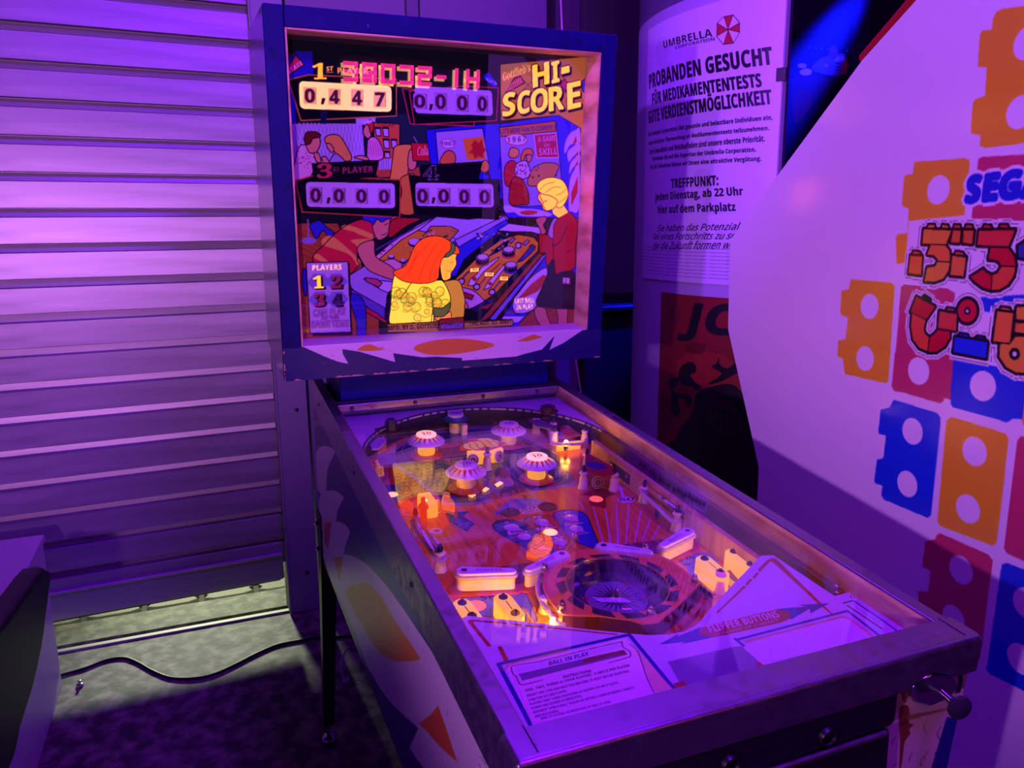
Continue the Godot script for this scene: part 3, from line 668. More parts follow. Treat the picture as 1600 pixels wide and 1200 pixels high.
func apron() -> void:
	var o := hub(pin, "apron", "white apron with red lines, card windows and a flipper arrow")
	var am := print_mat(apron_art(), 0.34, 0.3)
	var edge := pv([-0.2447,0.1974,-0.2334,0.1955,-0.2004,0.2146,-0.1594,0.2379,-0.1202,0.2633,-0.0818,0.2854,-0.0475,0.3045,-0.0215,0.3124,0.0003,0.3133,0.0236,0.3059,0.0588,0.2825,0.132,0.2374,0.2111,0.1901,0.2292,0.1944], 1.0)
	edge.append_array(pv([0.232, 0.312, 0.259, 0.31, 0.2585, 0.434, -0.2585, 0.434, -0.2585, 0.19]))
	part(o, "apron_plate", MB.new().slab(edge, PF + 0.0425, PF + 0.044, 0.0005, Vector2(-0.259, 0.15), Vector2(0.518, 0.3)), am)
	var card := pv([-0.223,0.3043,-0.0742,0.3026,-0.0733,0.3333,-0.0944,0.398,-0.104,0.4149,-0.2337,0.3981])
	part(o, "instruction_card", MB.new().slab(card, PF + 0.0441, PF + 0.0446, 0.0001, Vector2(-0.259, 0.15), Vector2(0.518, 0.3)), am)
	var price := pv([0.0859,0.3578,0.126,0.3567,0.2011,0.3554,0.2056,0.3581,0.2064,0.3645,0.1942,0.3993,0.176,0.404,0.0595,0.3977])
	part(o, "score_card", MB.new().slab(price, PF + 0.0441, PF + 0.0446, 0.0001, Vector2(-0.259, 0.15), Vector2(0.518, 0.3)), am)
	var skirt := MB.new()
	for i in 13:
		var a := edge[i]
		var b := edge[i + 1]
		var e := (b - a).normalized()
		skirt.flat(Vector3(a.x, PF, a.y), Vector3(b.x, PF, b.y), Vector3(b.x, PF + 0.0425, b.y), Vector3(a.x, PF + 0.0425, a.y), Vector3(e.y, 0, -e.x))
	part(o, "apron_skirt", skirt, M.white)
	for q in [Vector3(0.253, 0.931, 0.2933), Vector3(0.2409, 0.931, 0.3061), Vector3(0.2521, 0.931, 0.322)]:
		part(o, "screw", MB.new().lathe([Vector2(0, 0.002), Vector2(0.003, 0.0012), Vector2(0.0036, 0)], 12, q), M.chrome)

func front_end() -> void:
	var bar := hub(pin, "lockdown_bar", "worn steel lockdown bar across the front")
	part(bar, "bar_top", MB.new().box(Vector3(0, 0.941, 0.457), Vector3(0.574, 0.052, 0.05), 0.0075), M.worn)
	for s in [-1, 1]:
		part(bar, "end_seam", MB.new().box(Vector3(0.262 * s, 0.9672, 0.455), Vector3(0.0012, 0.0012, 0.036), 0.0003), M.iron)
	var fm := MB.new()
	fm.xf = Transform3D(Basis(Vector3(1, 0, 0), Vector3(0, 0, 1), Vector3(0, -1, 0)), Vector3(0, 0, 0.4565))
	fm.slab(pv([-0.278, -0.93, 0.278, -0.93, 0.278, -0.609, -0.278, -0.609]), 0.0, 0.0175, 0.001, Vector2(-0.278, -0.93), Vector2(0.556, 0.321))
	part(pin, "front_panel", fm, print_mat(front_art(), 0.45), "front panel with worn white flame and blue edge")
	var out := Basis(Vector3(1, 0, 0), Vector3(0, 0, 1), Vector3(0, -1, 0))
	var plate := hub(pin, "coin_plate")
	var upper := MB.new()
	upper.xf = Transform3D(out, Vector3(0, 0, 0.474))
	upper.slab(round_corners(flip(pv([-0.1727,0.9361,0.1619,0.9359,0.1672,0.88,-0.1728,0.8722])), 0.012), 0.0, 0.007, 0.002)
	part(plate, "plate_face", upper, M.iron)
	for q in flip(pv([-0.0564,0.898,0.0673,0.8955])):
		part(plate, "finger_cup", MB.new().lathe([Vector2(0.008, 0.004), Vector2(0.0095, 0.006), Vector2(0.011, 0.003), Vector2(0.011, 0.0)], 20), M.iron).transform = turned(Vector3(q.x, -q.y, 0.48), Vector3.UP, Vector3.BACK)
	var door := hub(pin, "coin_door")
	var dm := MB.new()
	dm.xf = Transform3D(out, Vector3(0, 0, 0.474))
	dm.slab(round_corners(flip(pv([-0.0141,0.8739,0.16,0.8778,0.177,0.7396,-0.1469,0.7506,-0.1493,0.8705])), 0.008), 0.0, 0.009, 0.003)
	part(door, "door_face", dm, M.iron)
	part(door, "door_edge", MB.new().tube([door_point([-0.0255,0.8763]), door_point([0.1492,0.8782])], 0.0035, 8), M.worn)
	var pl := hub(pin, "plunger", "chrome eight-sided plunger housing and knob")
	var hm := MB.new()
	hm.xf = Transform3D(out, Vector3(0, 0, 0.474))
	hm.slab(flip(pv([0.179,0.9199,0.1823,0.9305,0.2087,0.9394,0.238,0.9304,0.2545,0.912,0.2407,0.8952,0.2139,0.8922,0.1901,0.9037])), 0.0, 0.011, 0.004)
	part(pl, "housing", hm, M.chrome)
	var ka := pv([0.2264,0.9103])[0]
	var kb := pv([0.2259,0.907])[0]
	part(pl, "plunger_rod", MB.new().tube([Vector3(ka.x, ka.y, 0.478), Vector3(kb.x, kb.y, 0.505)], 0.005, 12), M.chrome)
	part(pl, "knob", MB.new().lathe([Vector2(0, 0.008), Vector2(0.009, 0.0075), Vector2(0.0135, 0.005), Vector2(0.0138, 0.002), Vector2(0.008, -0.003), Vector2(0.0055, -0.008)], 24), mat("3a3442", 0.35, 0.3)).transform = turned(Vector3(kb.x, kb.y, 0.505), Vector3.RIGHT, Vector3(-0.25, 0.1, 1))

func flip(p: PackedVector2Array) -> PackedVector2Array:
	for i in p.size(): p[i].y = -p[i].y
	return p

func door_point(a: Array) -> Vector3:
	return Vector3(a[0], a[1], 0.485)

# ================================================================ what stands round it
func neighbours() -> void:
	# the big white game cabinet to the right; its side panel runs a little aslant
	var o := thing("arcade_cabinet", "big white game cabinet with yellow, pink and blue building blocks on its side", "arcade cabinet")
	o.position = Vector3(0.5, 0, 0.2)
	var along := Vector3(-0.104528, 0, 0.994522)
	var face := Vector3(-0.994522, 0, -0.104528)
	var outline := pv([-581, -1348, -572, -1155, -428, -884, -418, -60, 262, -60, 262, -1906, 250, -1906, -97, -1704, -205, -1641], 0.001)
	for s in [0.0, 0.62]:
		var mb := MB.new()
		mb.xf = Transform3D(Basis(along, face, Vector3.DOWN), -face * s)
		mb.slab(outline, -0.02, 0.0, 0.002, Vector2(-0.6, -1.92), Vector2(0.9, 1.42))
		part(o, "side_board", mb, print_mat(block_art(), 0.16) if s == 0.0 else M.white)
	var body := MB.new()
	body.xf = Transform3D(Basis(along, face, Vector3.DOWN), Vector3.ZERO)
	body.slab(pv([-560, -1340, -551, -1160, -408, -884, -398, -80, 256, -80, 256, -1880, 245, -1880, -90, -1684, -198, -1625], 0.001), -0.61, -0.01, 0.0)
	part(o, "cabinet_body", body, M.white)
	var foot := MB.new()
	foot.xf = Transform3D(Basis(along, face, Vector3.DOWN), Vector3.ZERO)
	foot.slab(pv([-380, -70, 240, -70, 240, 0, -380, 0], 0.001), -0.6, -0.02, 0.0)
	part(o, "plinth", foot, M.black)
	var tb := MB.new()
	var e0 := along * -0.212 + Vector3.UP * 1.644 - face * 0.012
	var e1 := along * -0.097 + Vector3.UP * 1.716 - face * 0.012
	var e2 := along * 0.245 + Vector3.UP * 1.918 - face * 0.012
	tb.tube([e0, e1, e2], 0.011, 10)
	part(o, "red_edging", tb, mat("a00f1c", 0.3))
	# the curved partition with its posters
	var c := Vector3(1.345, 0, -0.89)
	var pt := thing("curved_divider", "grey curved divider carrying two posters behind the pinball machine", "divider")
	pt.position = c
	part(pt, "divider_shell", arc(0.597, 0.6185, 146.3, 240.0, 0.0, 2.78, Vector2.ZERO, Vector2.ONE), mat("5a5462", 0.6))
	part(pt, "pale_sheet", arc(0.6185, 0.6195, 147.0, 212.0, 0.0, 1.955, Vector2.ZERO, Vector2.ONE), mat("a8a2b0", 0.55))
	part(pt, "clip", arc(0.6195, 0.626, 146.3, 148.4, 1.715, 1.745, Vector2.ZERO, Vector2.ONE), M.black)
	var p1 := thing("poster", "white poster recruiting paid test subjects, printed in black German text", "poster", "")
	p1.position = c
	part(p1, "paper", arc(0.6205, 0.6218, 147.2, 193.0, 1.226, 1.925, Vector2(193.0, 1.925), Vector2(45.9, 0.72)), print_mat(poster_art(), 0.4))
	var p2 := thing("poster", "dark red poster with black tools and a wire globe, below the white poster", "poster", "")
	p2.position = c
	part(p2, "paper", arc(0.6205, 0.6216, 147.4, 180.6, 0.42, 1.192, Vector2(180.6, 1.192), Vector2(33.2, 0.772)), print_mat(red_poster_art(), 0.45))
	var bn := thing("banner", "dark printed banner with a grey flying craft, hanging on the back wall", "banner")
	bn.position = Vector3(2.15, 0, -1.6)
	var bm := MB.new()
	bm.xf = Transform3D(Basis(Vector3(1, 0, 0), Vector3(0, 0, 1), Vector3(0, -1, 0)), Vector3.ZERO)
	bm.slab(pv([-0.6, -2.6, 0.6, -2.6, 0.6, -1.2, -0.6, -1.2]), -0.06, 0.0, 0.002, Vector2(-0.6, -2.6), Vector2(1.2, 1.4))
	part(bn, "printed_cloth", bm, print_mat(banner_art(), 0.5))
	part(bn, "top_batten", MB.new().tube([Vector3(-0.62, 2.6, -0.03), Vector3(0.62, 2.6, -0.03)], 0.014), M.iron)

func arc(r0: float, r1: float, d0: float, d1: float, y0: float, y1: float, uo: Vector2, us: Vector2) -> MB:
	var mb := MB.new()
	var cnt := 48
	for k in cnt:
		var a := deg_to_rad(lerpf(d0, d1, float(k) / cnt))
		var b := deg_to_rad(lerpf(d0, d1, float(k + 1) / cnt))
		var na := Vector3(cos(a), 0, sin(a))
		var nb := Vector3(cos(b), 0, sin(b))
		var lo := Vector3.UP * y0
		var hi := Vector3.UP * y1
		var ua := (uo.x - rad_to_deg(a)) / us.x
		var ub := (uo.x - rad_to_deg(b)) / us.x
		var v0 := (uo.y - y0) / us.y
		var v1 := (uo.y - y1) / us.y
		mb.quad(na * r1 + lo, nb * r1 + lo, nb * r1 + hi, na * r1 + hi, na, nb, nb, na, Vector2(ua, v0), Vector2(ub, v0), Vector2(ub, v1), Vector2(ua, v1))
		mb.quad(na * r0 + lo, nb * r0 + lo, nb * r0 + hi, na * r0 + hi, -na, -nb, -nb, -na, Vector2(0.001, 0.001), Vector2(0.001, 0.001), Vector2(0.001, 0.001), Vector2(0.001, 0.001))
		mb.flat(na * r0 + hi, nb * r0 + hi, nb * r1 + hi, na * r1 + hi, Vector3.UP, Vector2.ZERO, Vector2.ZERO, Vector2.ZERO, Vector2.ZERO)
		mb.flat(na * r0 + lo, nb * r0 + lo, nb * r1 + lo, na * r1 + lo, Vector3.DOWN, Vector2.ZERO, Vector2.ZERO, Vector2.ZERO, Vector2.ZERO)
	for dd in [d0, d1]:
		var a2 := deg_to_rad(dd)
		var n2 := Vector3(cos(a2), 0, sin(a2))
		var tg := Vector3(sin(a2), 0, -cos(a2)) * (1.0 if dd == d0 else -1.0)
		mb.flat(n2 * r0 + Vector3.UP * y0, n2 * r1 + Vector3.UP * y0, n2 * r1 + Vector3.UP * y1, n2 * r0 + Vector3.UP * y1, tg, Vector2.ZERO, Vector2.ZERO, Vector2.ZERO, Vector2.ZERO)
	return mb

func small_things() -> void:
	var cb := thing("power_cable", "black power cable snaking across the lit concrete in front of the shutter", "cable")
	var cp := []
	var flat_pts := pv([-1.075,-1.55,-1.011,-1.57,-0.9501,-1.584,-0.8902,-1.612,-0.8406,-1.604,-0.7999,-1.562,-0.7448,-1.479,-0.6927,-1.419,-0.6311,-1.389,-0.5693,-1.387,-0.503,-1.419,-0.4352,-1.461,-0.3651,-1.493,-0.2936,-1.494,-0.2238,-1.488,-0.1001,-1.446])
	for i in flat_pts.size(): cp.append(Vector3(flat_pts[i].x, 0.0045, flat_pts[i].y))
	part(cb, "cable_sheath", MB.new().tube(smooth3(cp, 4), 0.0045, 8), M.black)
	var bt := thing("hex_bolt", "small loose bolt lying on the concrete beside the black cable", "bolt")
	var bp := pv([-0.9529,-1.485])
	bt.position = Vector3(bp[0].x, 0.0, bp[0].y)
	part(bt, "bolt_head", MB.new().lathe([Vector2(0, 0.008), Vector2(0.009, 0.0075), Vector2(0.0105, 0.006), Vector2(0.0105, 0.0)], 6), M.chrome)
	part(bt, "bolt_shank", MB.new().lathe([Vector2(0, 0.02), Vector2(0.0045, 0.019), Vector2(0.005, 0.008)], 10), M.chrome)
	var wc := thing("white_cable", "thin white cable hanging beside the rear leg of the pinball machine", "cable")
	var wp := []
	var fr := pv([-0.2373,0.3063,-0.2466,0.2946,-0.2543,0.2783,-0.2589,0.2612,-0.2591,0.2456,-0.2558,0.2264,-0.2519,0.2202])
	for q in fr: wp.append(pin.transform * Vector3(q.x, q.y, -0.7))
	part(wc, "cable_sheath", MB.new().tube(smooth3(wp, 5), 0.0028, 8), mat("d8d4e0", 0.4))
	part(wc, "plug", MB.new().box(wp[wp.size() - 1] + Vector3(0.003, -0.008, 0), Vector3(0.016, 0.014, 0.007), 0.002), mat("e8e4ee", 0.4))
	var rod := thing("thin_cable", "thin pale cable hanging in the dark gap right of the pinball machine", "cable")
	var ra: Array = [0.5741,0.8707,0.5858,0.8174,0.601,0.7459,0.6058,0.6979]
	var rp := []
	for i in range(0, 8, 2): rp.append(pin.transform * Vector3(ra[i], ra[i + 1], -1.15))
	rp.push_front(rp[0] + Vector3(-0.1, 1.9, 0))
	part(rod, "cable_sheath", MB.new().tube(rp, 0.003, 7), mat("c8b8a8", 0.5))
	var dk := thing("dark_cabinet", "unlit black cabinet in the recess between back wall and curved divider", "cabinet")
	dk.position = Vector3(1.15, 0, -1.9)
	part(dk, "cabinet_body", MB.new().box(Vector3(0, 0.525, 0), Vector3(0.6, 1.05, 0.5), 0.02), mat("07070c", 0.6))
	part(dk, "cabinet_top", MB.new().box(Vector3(0, 1.06, 0.0), Vector3(0.62, 0.03, 0.52), 0.01), mat("0a0a12", 0.5))
	# lower left: a low white plinth, a black pad against it
	var pl := thing("display_plinth", "low white plinth at the lower left corner, before the shutter", "plinth")
	pl.position = Vector3(-1.6, 0, -0.55)
	part(pl, "plinth_body", MB.new().box(Vector3(0, 0.235, 0), Vector3(1.19, 0.47, 1.93), 0.004), M.white)
	part(pl, "plinth_top", MB.new().box(Vector3(0, 0.48, 0), Vector3(1.2, 0.022, 1.95), 0.004), M.white)
	var pd := thing("floor_cushion", "black padded cushion leaning on the side of the white plinth", "cushion")
	var mb := MB.new()
	mb.xf = Transform3D(Basis(Vector3(0, 0, 1), Vector3(1, 0, 0), Vector3(0, -1, 0)), Vector3(-0.998, 0, 0))
	var q2 := pv([-1.209,0.5137,-1.275,0.4579,-1.164,0.3984,-1.058,0.3496,-0.9064,0.3171,-0.7678,0.3101,-0.6986,0.2912,-0.5579,0.3276,-0.3577,0.5428,-0.3721,0.6385,-0.5343,0.6176,-0.7864,0.5711,-1.004,0.5432])
	for i in q2.size(): q2[i] = Vector2(q2[i].x, -maxf(q2[i].y, 0.0))
	mb.slab(curve(q2, 2), 0.0, 0.05, 0.016)
	part(pd, "cushion_cover", mb, mat("0b0a14", 0.55))
	# the glowing name sign across the room that the backglass mirrors
	var sg := thing("neon_sign", "pink block-letter sign high across the room, seen mirrored in the backglass", "sign")
	sg.transform = turned(Vector3(0.70, 1.71, 2.3), Vector3(-1, 0, 0.09), Vector3(-0.09, 0, -1)).rotated_local(Vector3.RIGHT, 0.0)
	part(sg, "sign_board", MB.new().box(Vector3(0, -0.03, 0), Vector3(0.86, 0.03, 0.18), 0.004), M.black)
	var strokes := {"H": [0, 0, 0, 2, 1, 0, 1, 2, 0, 1, 1, 1], "I": [0.5, 0, 0.5, 2], "-": [0.1, 1, 0.9, 1], "S": [1, 0, 0, 0, 0, 0, 0, 1, 0, 1, 1, 1, 1, 1, 1, 2, 1, 2, 0, 2], "C": [1, 0, 0, 0, 0, 0, 0, 2, 0, 2, 1, 2], "O": [0, 0, 1, 0, 1, 0, 1, 2, 1, 2, 0, 2, 0, 2, 0, 0], "R": [0, 2, 0, 0, 0, 0, 1, 0, 1, 0, 1, 1, 1, 1, 0, 1, 0.4, 1, 1, 2], "E": [1, 0, 0, 0, 0, 0, 0, 2, 0, 1, 1, 1, 0, 2, 1, 2]}
	var x := -0.36
	var pink := lit("ff60b8", "ff2c98", 10.0)
	var creamy := lit("f0e0a0", "f0d080", 5.0)
	for ch in ["H", "I", "-", "S", "C", "O", "R", "E"]:
		var a: Array = strokes[ch]
		var w := 0.06 if ch != "I" and ch != "-" else 0.045
		var l1 := MB.new()
		var l2 := MB.new()
		for i in range(0, a.size(), 4):
			var s0 := Vector3(x + a[i] * w, 0, (a[i + 1] - 1.0) * 0.041)
			var s1 := Vector3(x + a[i + 2] * w, 0, (a[i + 3] - 1.0) * 0.041)
			l1.box((s0 + s1) * 0.5 + Vector3.UP * 0.02, (s1 - s0).abs() + Vector3(0.019, 0.012, 0.021), 0.002)
			l2.box((s0 + s1) * 0.5 + Vector3(0.009, 0.002, 0.011), (s1 - s0).abs() + Vector3(0.022, 0.012, 0.024), 0.002)
		var lt := part(sg, "neon_letter", l1, pink)
		part(lt, "letter_return", l2, creamy)
		x += w + 0.042
	for s in [-0.3, 0.3]:
		part(sg, "hanger", MB.new().tube([Vector3(s, -0.03, -0.08), Vector3(s, -0.03, -1.2)], 0.004, 6), M.iron)

# ================================================================ prints
func blue_paint() -> Image:
	var s := Sheet.new(300, 300, 0.85, "101058", self)
	s.specks("141460", 120, 2.0, 9.0, rng)
	s.specks("0d0d4a", 120, 1.0, 6.0, rng)
	s.specks("b8a8a0", 10, 0.4, 1.3, rng)
	return s.ready()

func side_art() -> Image:
	var s := Sheet.new(1300, 490, 0.75, "121268", self)
	s.s("d9d2d6", [-42.7,284.7,-6.7,208.9,50.5,166.5,138.7,127.4,240.5,93.9,307.8,79.1,266.7,110.5,213.7,145.9,175.7,184.3,147.2,236.4,58.7,279.7])
	s.s("d9d2d6", [12.9,323.9,58.7,279.7,158.8,229,284.8,175.4,394.8,142.7,358,173,309.2,213.2,279.7,250.4,212.2,293.1,38.8,383.6])
	s.s("d9d2d6", [26.4,425.8,88.2,358.4,265.3,257.1,377.5,207.3,453.8,189.2,418.2,226.3,381.5,261.4,364.4,288.8,259.1,375.4,76.7,436.6])
	s.p("d9d2d6", [48.5,424.7,166.8,347.1,370.4,280.4,469.1,233.1,573,189.6,639.2,166.6,699.1,148.7,779.5,127,872.3,107,952.2,92.5,1021.9,79.8,1068.5,76.3,1111.3,75.5,1150.6,74.8,1187,76.3,1223.3,73.4,1281.2,76.3,1146.9,225.1,1017.9,274.1,943.2,307.9,904,320.1,955.4,246.8,871.4,290.3,772.9,337.7,702.9,364,592.2,396.6,471.8,399.7,341.6,419.5,152.6,453.3,40.2,453.9])
	s.s("e0922a", [384.9,364.4,422.4,328.6,546.9,249.5,634.1,204.8,723.4,174.8,812.6,160.7,911.6,137.8,955.3,129.1,965.3,130.7,909.8,171.5,830.9,223.5,767.1,260.4,681.5,299.8,568.3,331.5,456.6,355.9])
	s.p("c84a1c", [226.7,361.8,357.1,293.4,334.5,328.4,292.7,385.8,264.9,374.1])
	s.p("c84a1c", [93.3,340.3,215.7,279.3,140.9,386.3,88.2,395.2])
	s.p("d8681c", [960.5,235.4,1019.9,175.5,1052.8,137.4,1090.4,145.9,1129.1,156.1,1090.4,176.9,1052.2,195,1001.9,215.9])
	for i in 90:
		var at := Vector2(rng.randf() * 1300, rng.randf() * 490)
		s.ln("4a3c48", rng.randf_range(0.5, 1.4), [at.x, at.y, at.x + rng.randf_range(-4, 4), at.y + rng.randf_range(3, 14)])
	return s.ready()

func lip_art() -> Image:
	var s := Sheet.new(725, 69.5, 1.2, "101058", self)
	s.p("ded2d2", [36,-6,43.4,-0.2,73.4,15.3,93.7,27.6,114.4,36.4,131,40.8,123.6,27,117,13.7,112.9,7.1,134.5,16.8,157.4,25.7,180.6,32.9,189.6,37.3,197,35.9,189.8,31.7,271.1,43.2,367.6,52.1,447.7,52,509.6,51.5,530.4,46.9,572.6,39.8,605.3,7.7,591,42,626.2,28.1,684,-4.9,528.7,-11.7,180,-9.6])
	s.p("101058", [117,8,154.1,16.4,194.9,28.3,228.9,44.4,217.4,17.7,254.9,27.3,285.5,34.6,379.9,46,380.2,93.7,130.2,40.1])
	s.p("ded2d2", [43,0.1,80.6,-0.3,119.8,8.2,119.5,18.5,130.2,40.1,107.5,34,79.7,20.2])
	s.p("ded2d2", [117,6.5,225.1,9.1,224.9,19.7,230.4,44.5,194.8,31.3,154.1,16.4])
	s.p("ded2d2", [244.9,-6.2,676.5,-1.1,591.5,41.4,604.1,7.8,490.3,45.9,503.1,19.4,469.8,30,417.2,36,352.8,39.4,290.2,38.1,214.4,22.1])
	s.s("d8902c", [149.9,12.3,172,1.8,195.3,10.2,208.5,15,177.5,16.5])
	s.s("d8902c", [271.9,19.9,284.3,8.5,337.1,1.1,397.4,4.8,456.4,21.2,417.1,31.3,352.8,36.3,305.7,33])
	s.p("d8902c", [509.8,16.6,550.2,3,574.6,10.9,537,18.3])
	for i in 30:
		var at := Vector2(rng.randf_range(60, 660), rng.randf() * 60)
		s.ln("6a4048" if i % 3 else "b08060", 0.8, [at.x, at.y, at.x + rng.randf_range(-8, 8), at.y + rng.randf_range(-3, 3)])
	for i in 26:
		var x := rng.randf() * 725.0
		s.p("c89878", [x, 66.0 - rng.randf() * 2.0, x + rng.randf_range(6, 24), 67.5, x + 12, 70, x - 8, 70])
	for i in 14:
		var y := rng.randf() * 70.0
		s.p("c89878", [0, y, rng.randf_range(2, 6), y + 2, 0, y + 5])
	return s.ready()

func front_art() -> Image:
	var s := Sheet.new(556, 321, 0.9, "dcc4bc", self)
	var f := func(q: Array) -> Array:
		var o := []
		for i in range(0, q.size(), 2): o.append_array([(q[i] + 0.278) * 1000.0, (0.93 - q[i + 1]) * 1000.0])
		return o
	s.p("14157c", f.call([0.2577,0.8603,0.2747,0.8538,0.2863,0.8488,0.2907,0.8149,0.2857,0.7925,0.3032,0.6774,0.2393,0.7003,0.2489,0.7856]))
	s.p("14157c", f.call([0.2601,0.9202,0.2672,0.9201,0.2715,0.9071,0.2718,0.8897,0.2636,0.8902,0.2649,0.9053]))
	s.s("8a4c2c", f.call([0.1697,0.9297,0.1925,0.9329,0.2304,0.936,0.2706,0.9346,0.27,0.9212,0.2317,0.9306,0.1943,0.9251,0.1872,0.9052,0.1827,0.8997]))
	s.s("8a4626", f.call([0.178,0.8951,0.1898,0.8936,0.1958,0.8792,0.1972,0.8686,0.2048,0.8647,0.1992,0.8594,0.2025,0.8532,0.196,0.8429,0.1979,0.8204,0.1968,0.7984,0.1887,0.8451,0.1808,0.8732]))
	s.s("b07058", f.call([0.1927,0.8801,0.2248,0.8764,0.2556,0.8732,0.2521,0.8706,0.2218,0.872,0.198,0.8735]))
	for i in 40:
		var at := Vector2(rng.randf_range(440, 556), rng.randf_range(20, 321))
		s.cv("6a3a34", rng.randf_range(0.5, 1.4), [at.x, at.y, at.x + rng.randf_range(-6, 2), at.y + rng.randf_range(3, 9), at.x + rng.randf_range(-8, 4), at.y + rng.randf_range(10, 20)])
	return s.ready()

func cap_art() -> Image:
	var s := Sheet.new(75, 75, 3.4, "d8cede", self)
	for k in 16:
		var a := TAU * k / 16
		var c := Vector2(37.5, 37.5)
		var t := c + Vector2.from_angle(a) * 34.0
		var l := c + Vector2.from_angle(a - 0.17) * 21.0
		var r := c + Vector2.from_angle(a + 0.17) * 21.0
		s.p("b81420", [t.x, t.y, l.x, l.y, r.x, r.y])
	s.dot("e0d6d8", 37.5, 37.5, 20.6)
	s.word("10", "Droid Serif*", "4a2a30", [28, 44, 47, 44, 28, 31])
	s.word("POINTS", "Droid Sans", "4a2a30", [29, 51, 46, 51, 29, 47.5])
	s.word("WHEN LIT", "Droid Sans", "4a2a30", [28, 28.5, 47, 28.5, 28, 25])
	return s.ready()

func cap_glow() -> Image:
	var im := cap_art()
	var w := im.get_width()
	for y in w:
		for x in w:
			var d := Vector2(x - w * 0.5, y - w * 0.5).length() / (w * 0.5)
			var e := 1.0 if d < 0.55 else clampf(1.0 - (d - 0.55) / 0.34, 0.0, 1.0) * 0.75
			var c := im.get_pixel(x, y)
			im.set_pixel(x, y, Color(c.r * e, c.g * e * 0.72, c.b * e * 0.3))
	return im

func wheel_art() -> Image:
	var s := Sheet.new(140, 140, 2.4, "3c3448", self)
	s.dot("7c7090", 70, 70, 44)
	for k in 24:
		var a := TAU * k / 24
		var d := Vector2.from_angle(a)
		var c := Vector2(70, 70)
		var e := Vector2.from_angle(a + PI / 2)
		var p0 := c + d * 12.0
		var p1 := c + d * (34.0 if k % 2 else 40.0)
		s.p("1a1430", [p0.x + e.x * 2.0, p0.y + e.y * 2.0, p1.x, p1.y, p0.x - e.x * 2.0, p0.y - e.y * 2.0])
	for k in 6:
		var c := Vector2(70, 70) + Vector2.from_angle(TAU * (k + 0.3) / 6) * 42.0
		s.dot(["a83040", "303a90", "b07030"][k % 3], c.x, c.y, 5.0)
	s.stroke("1a1430", 1.4, disc(Vector2(70, 70), 44, 40), true)
	return s.ready()

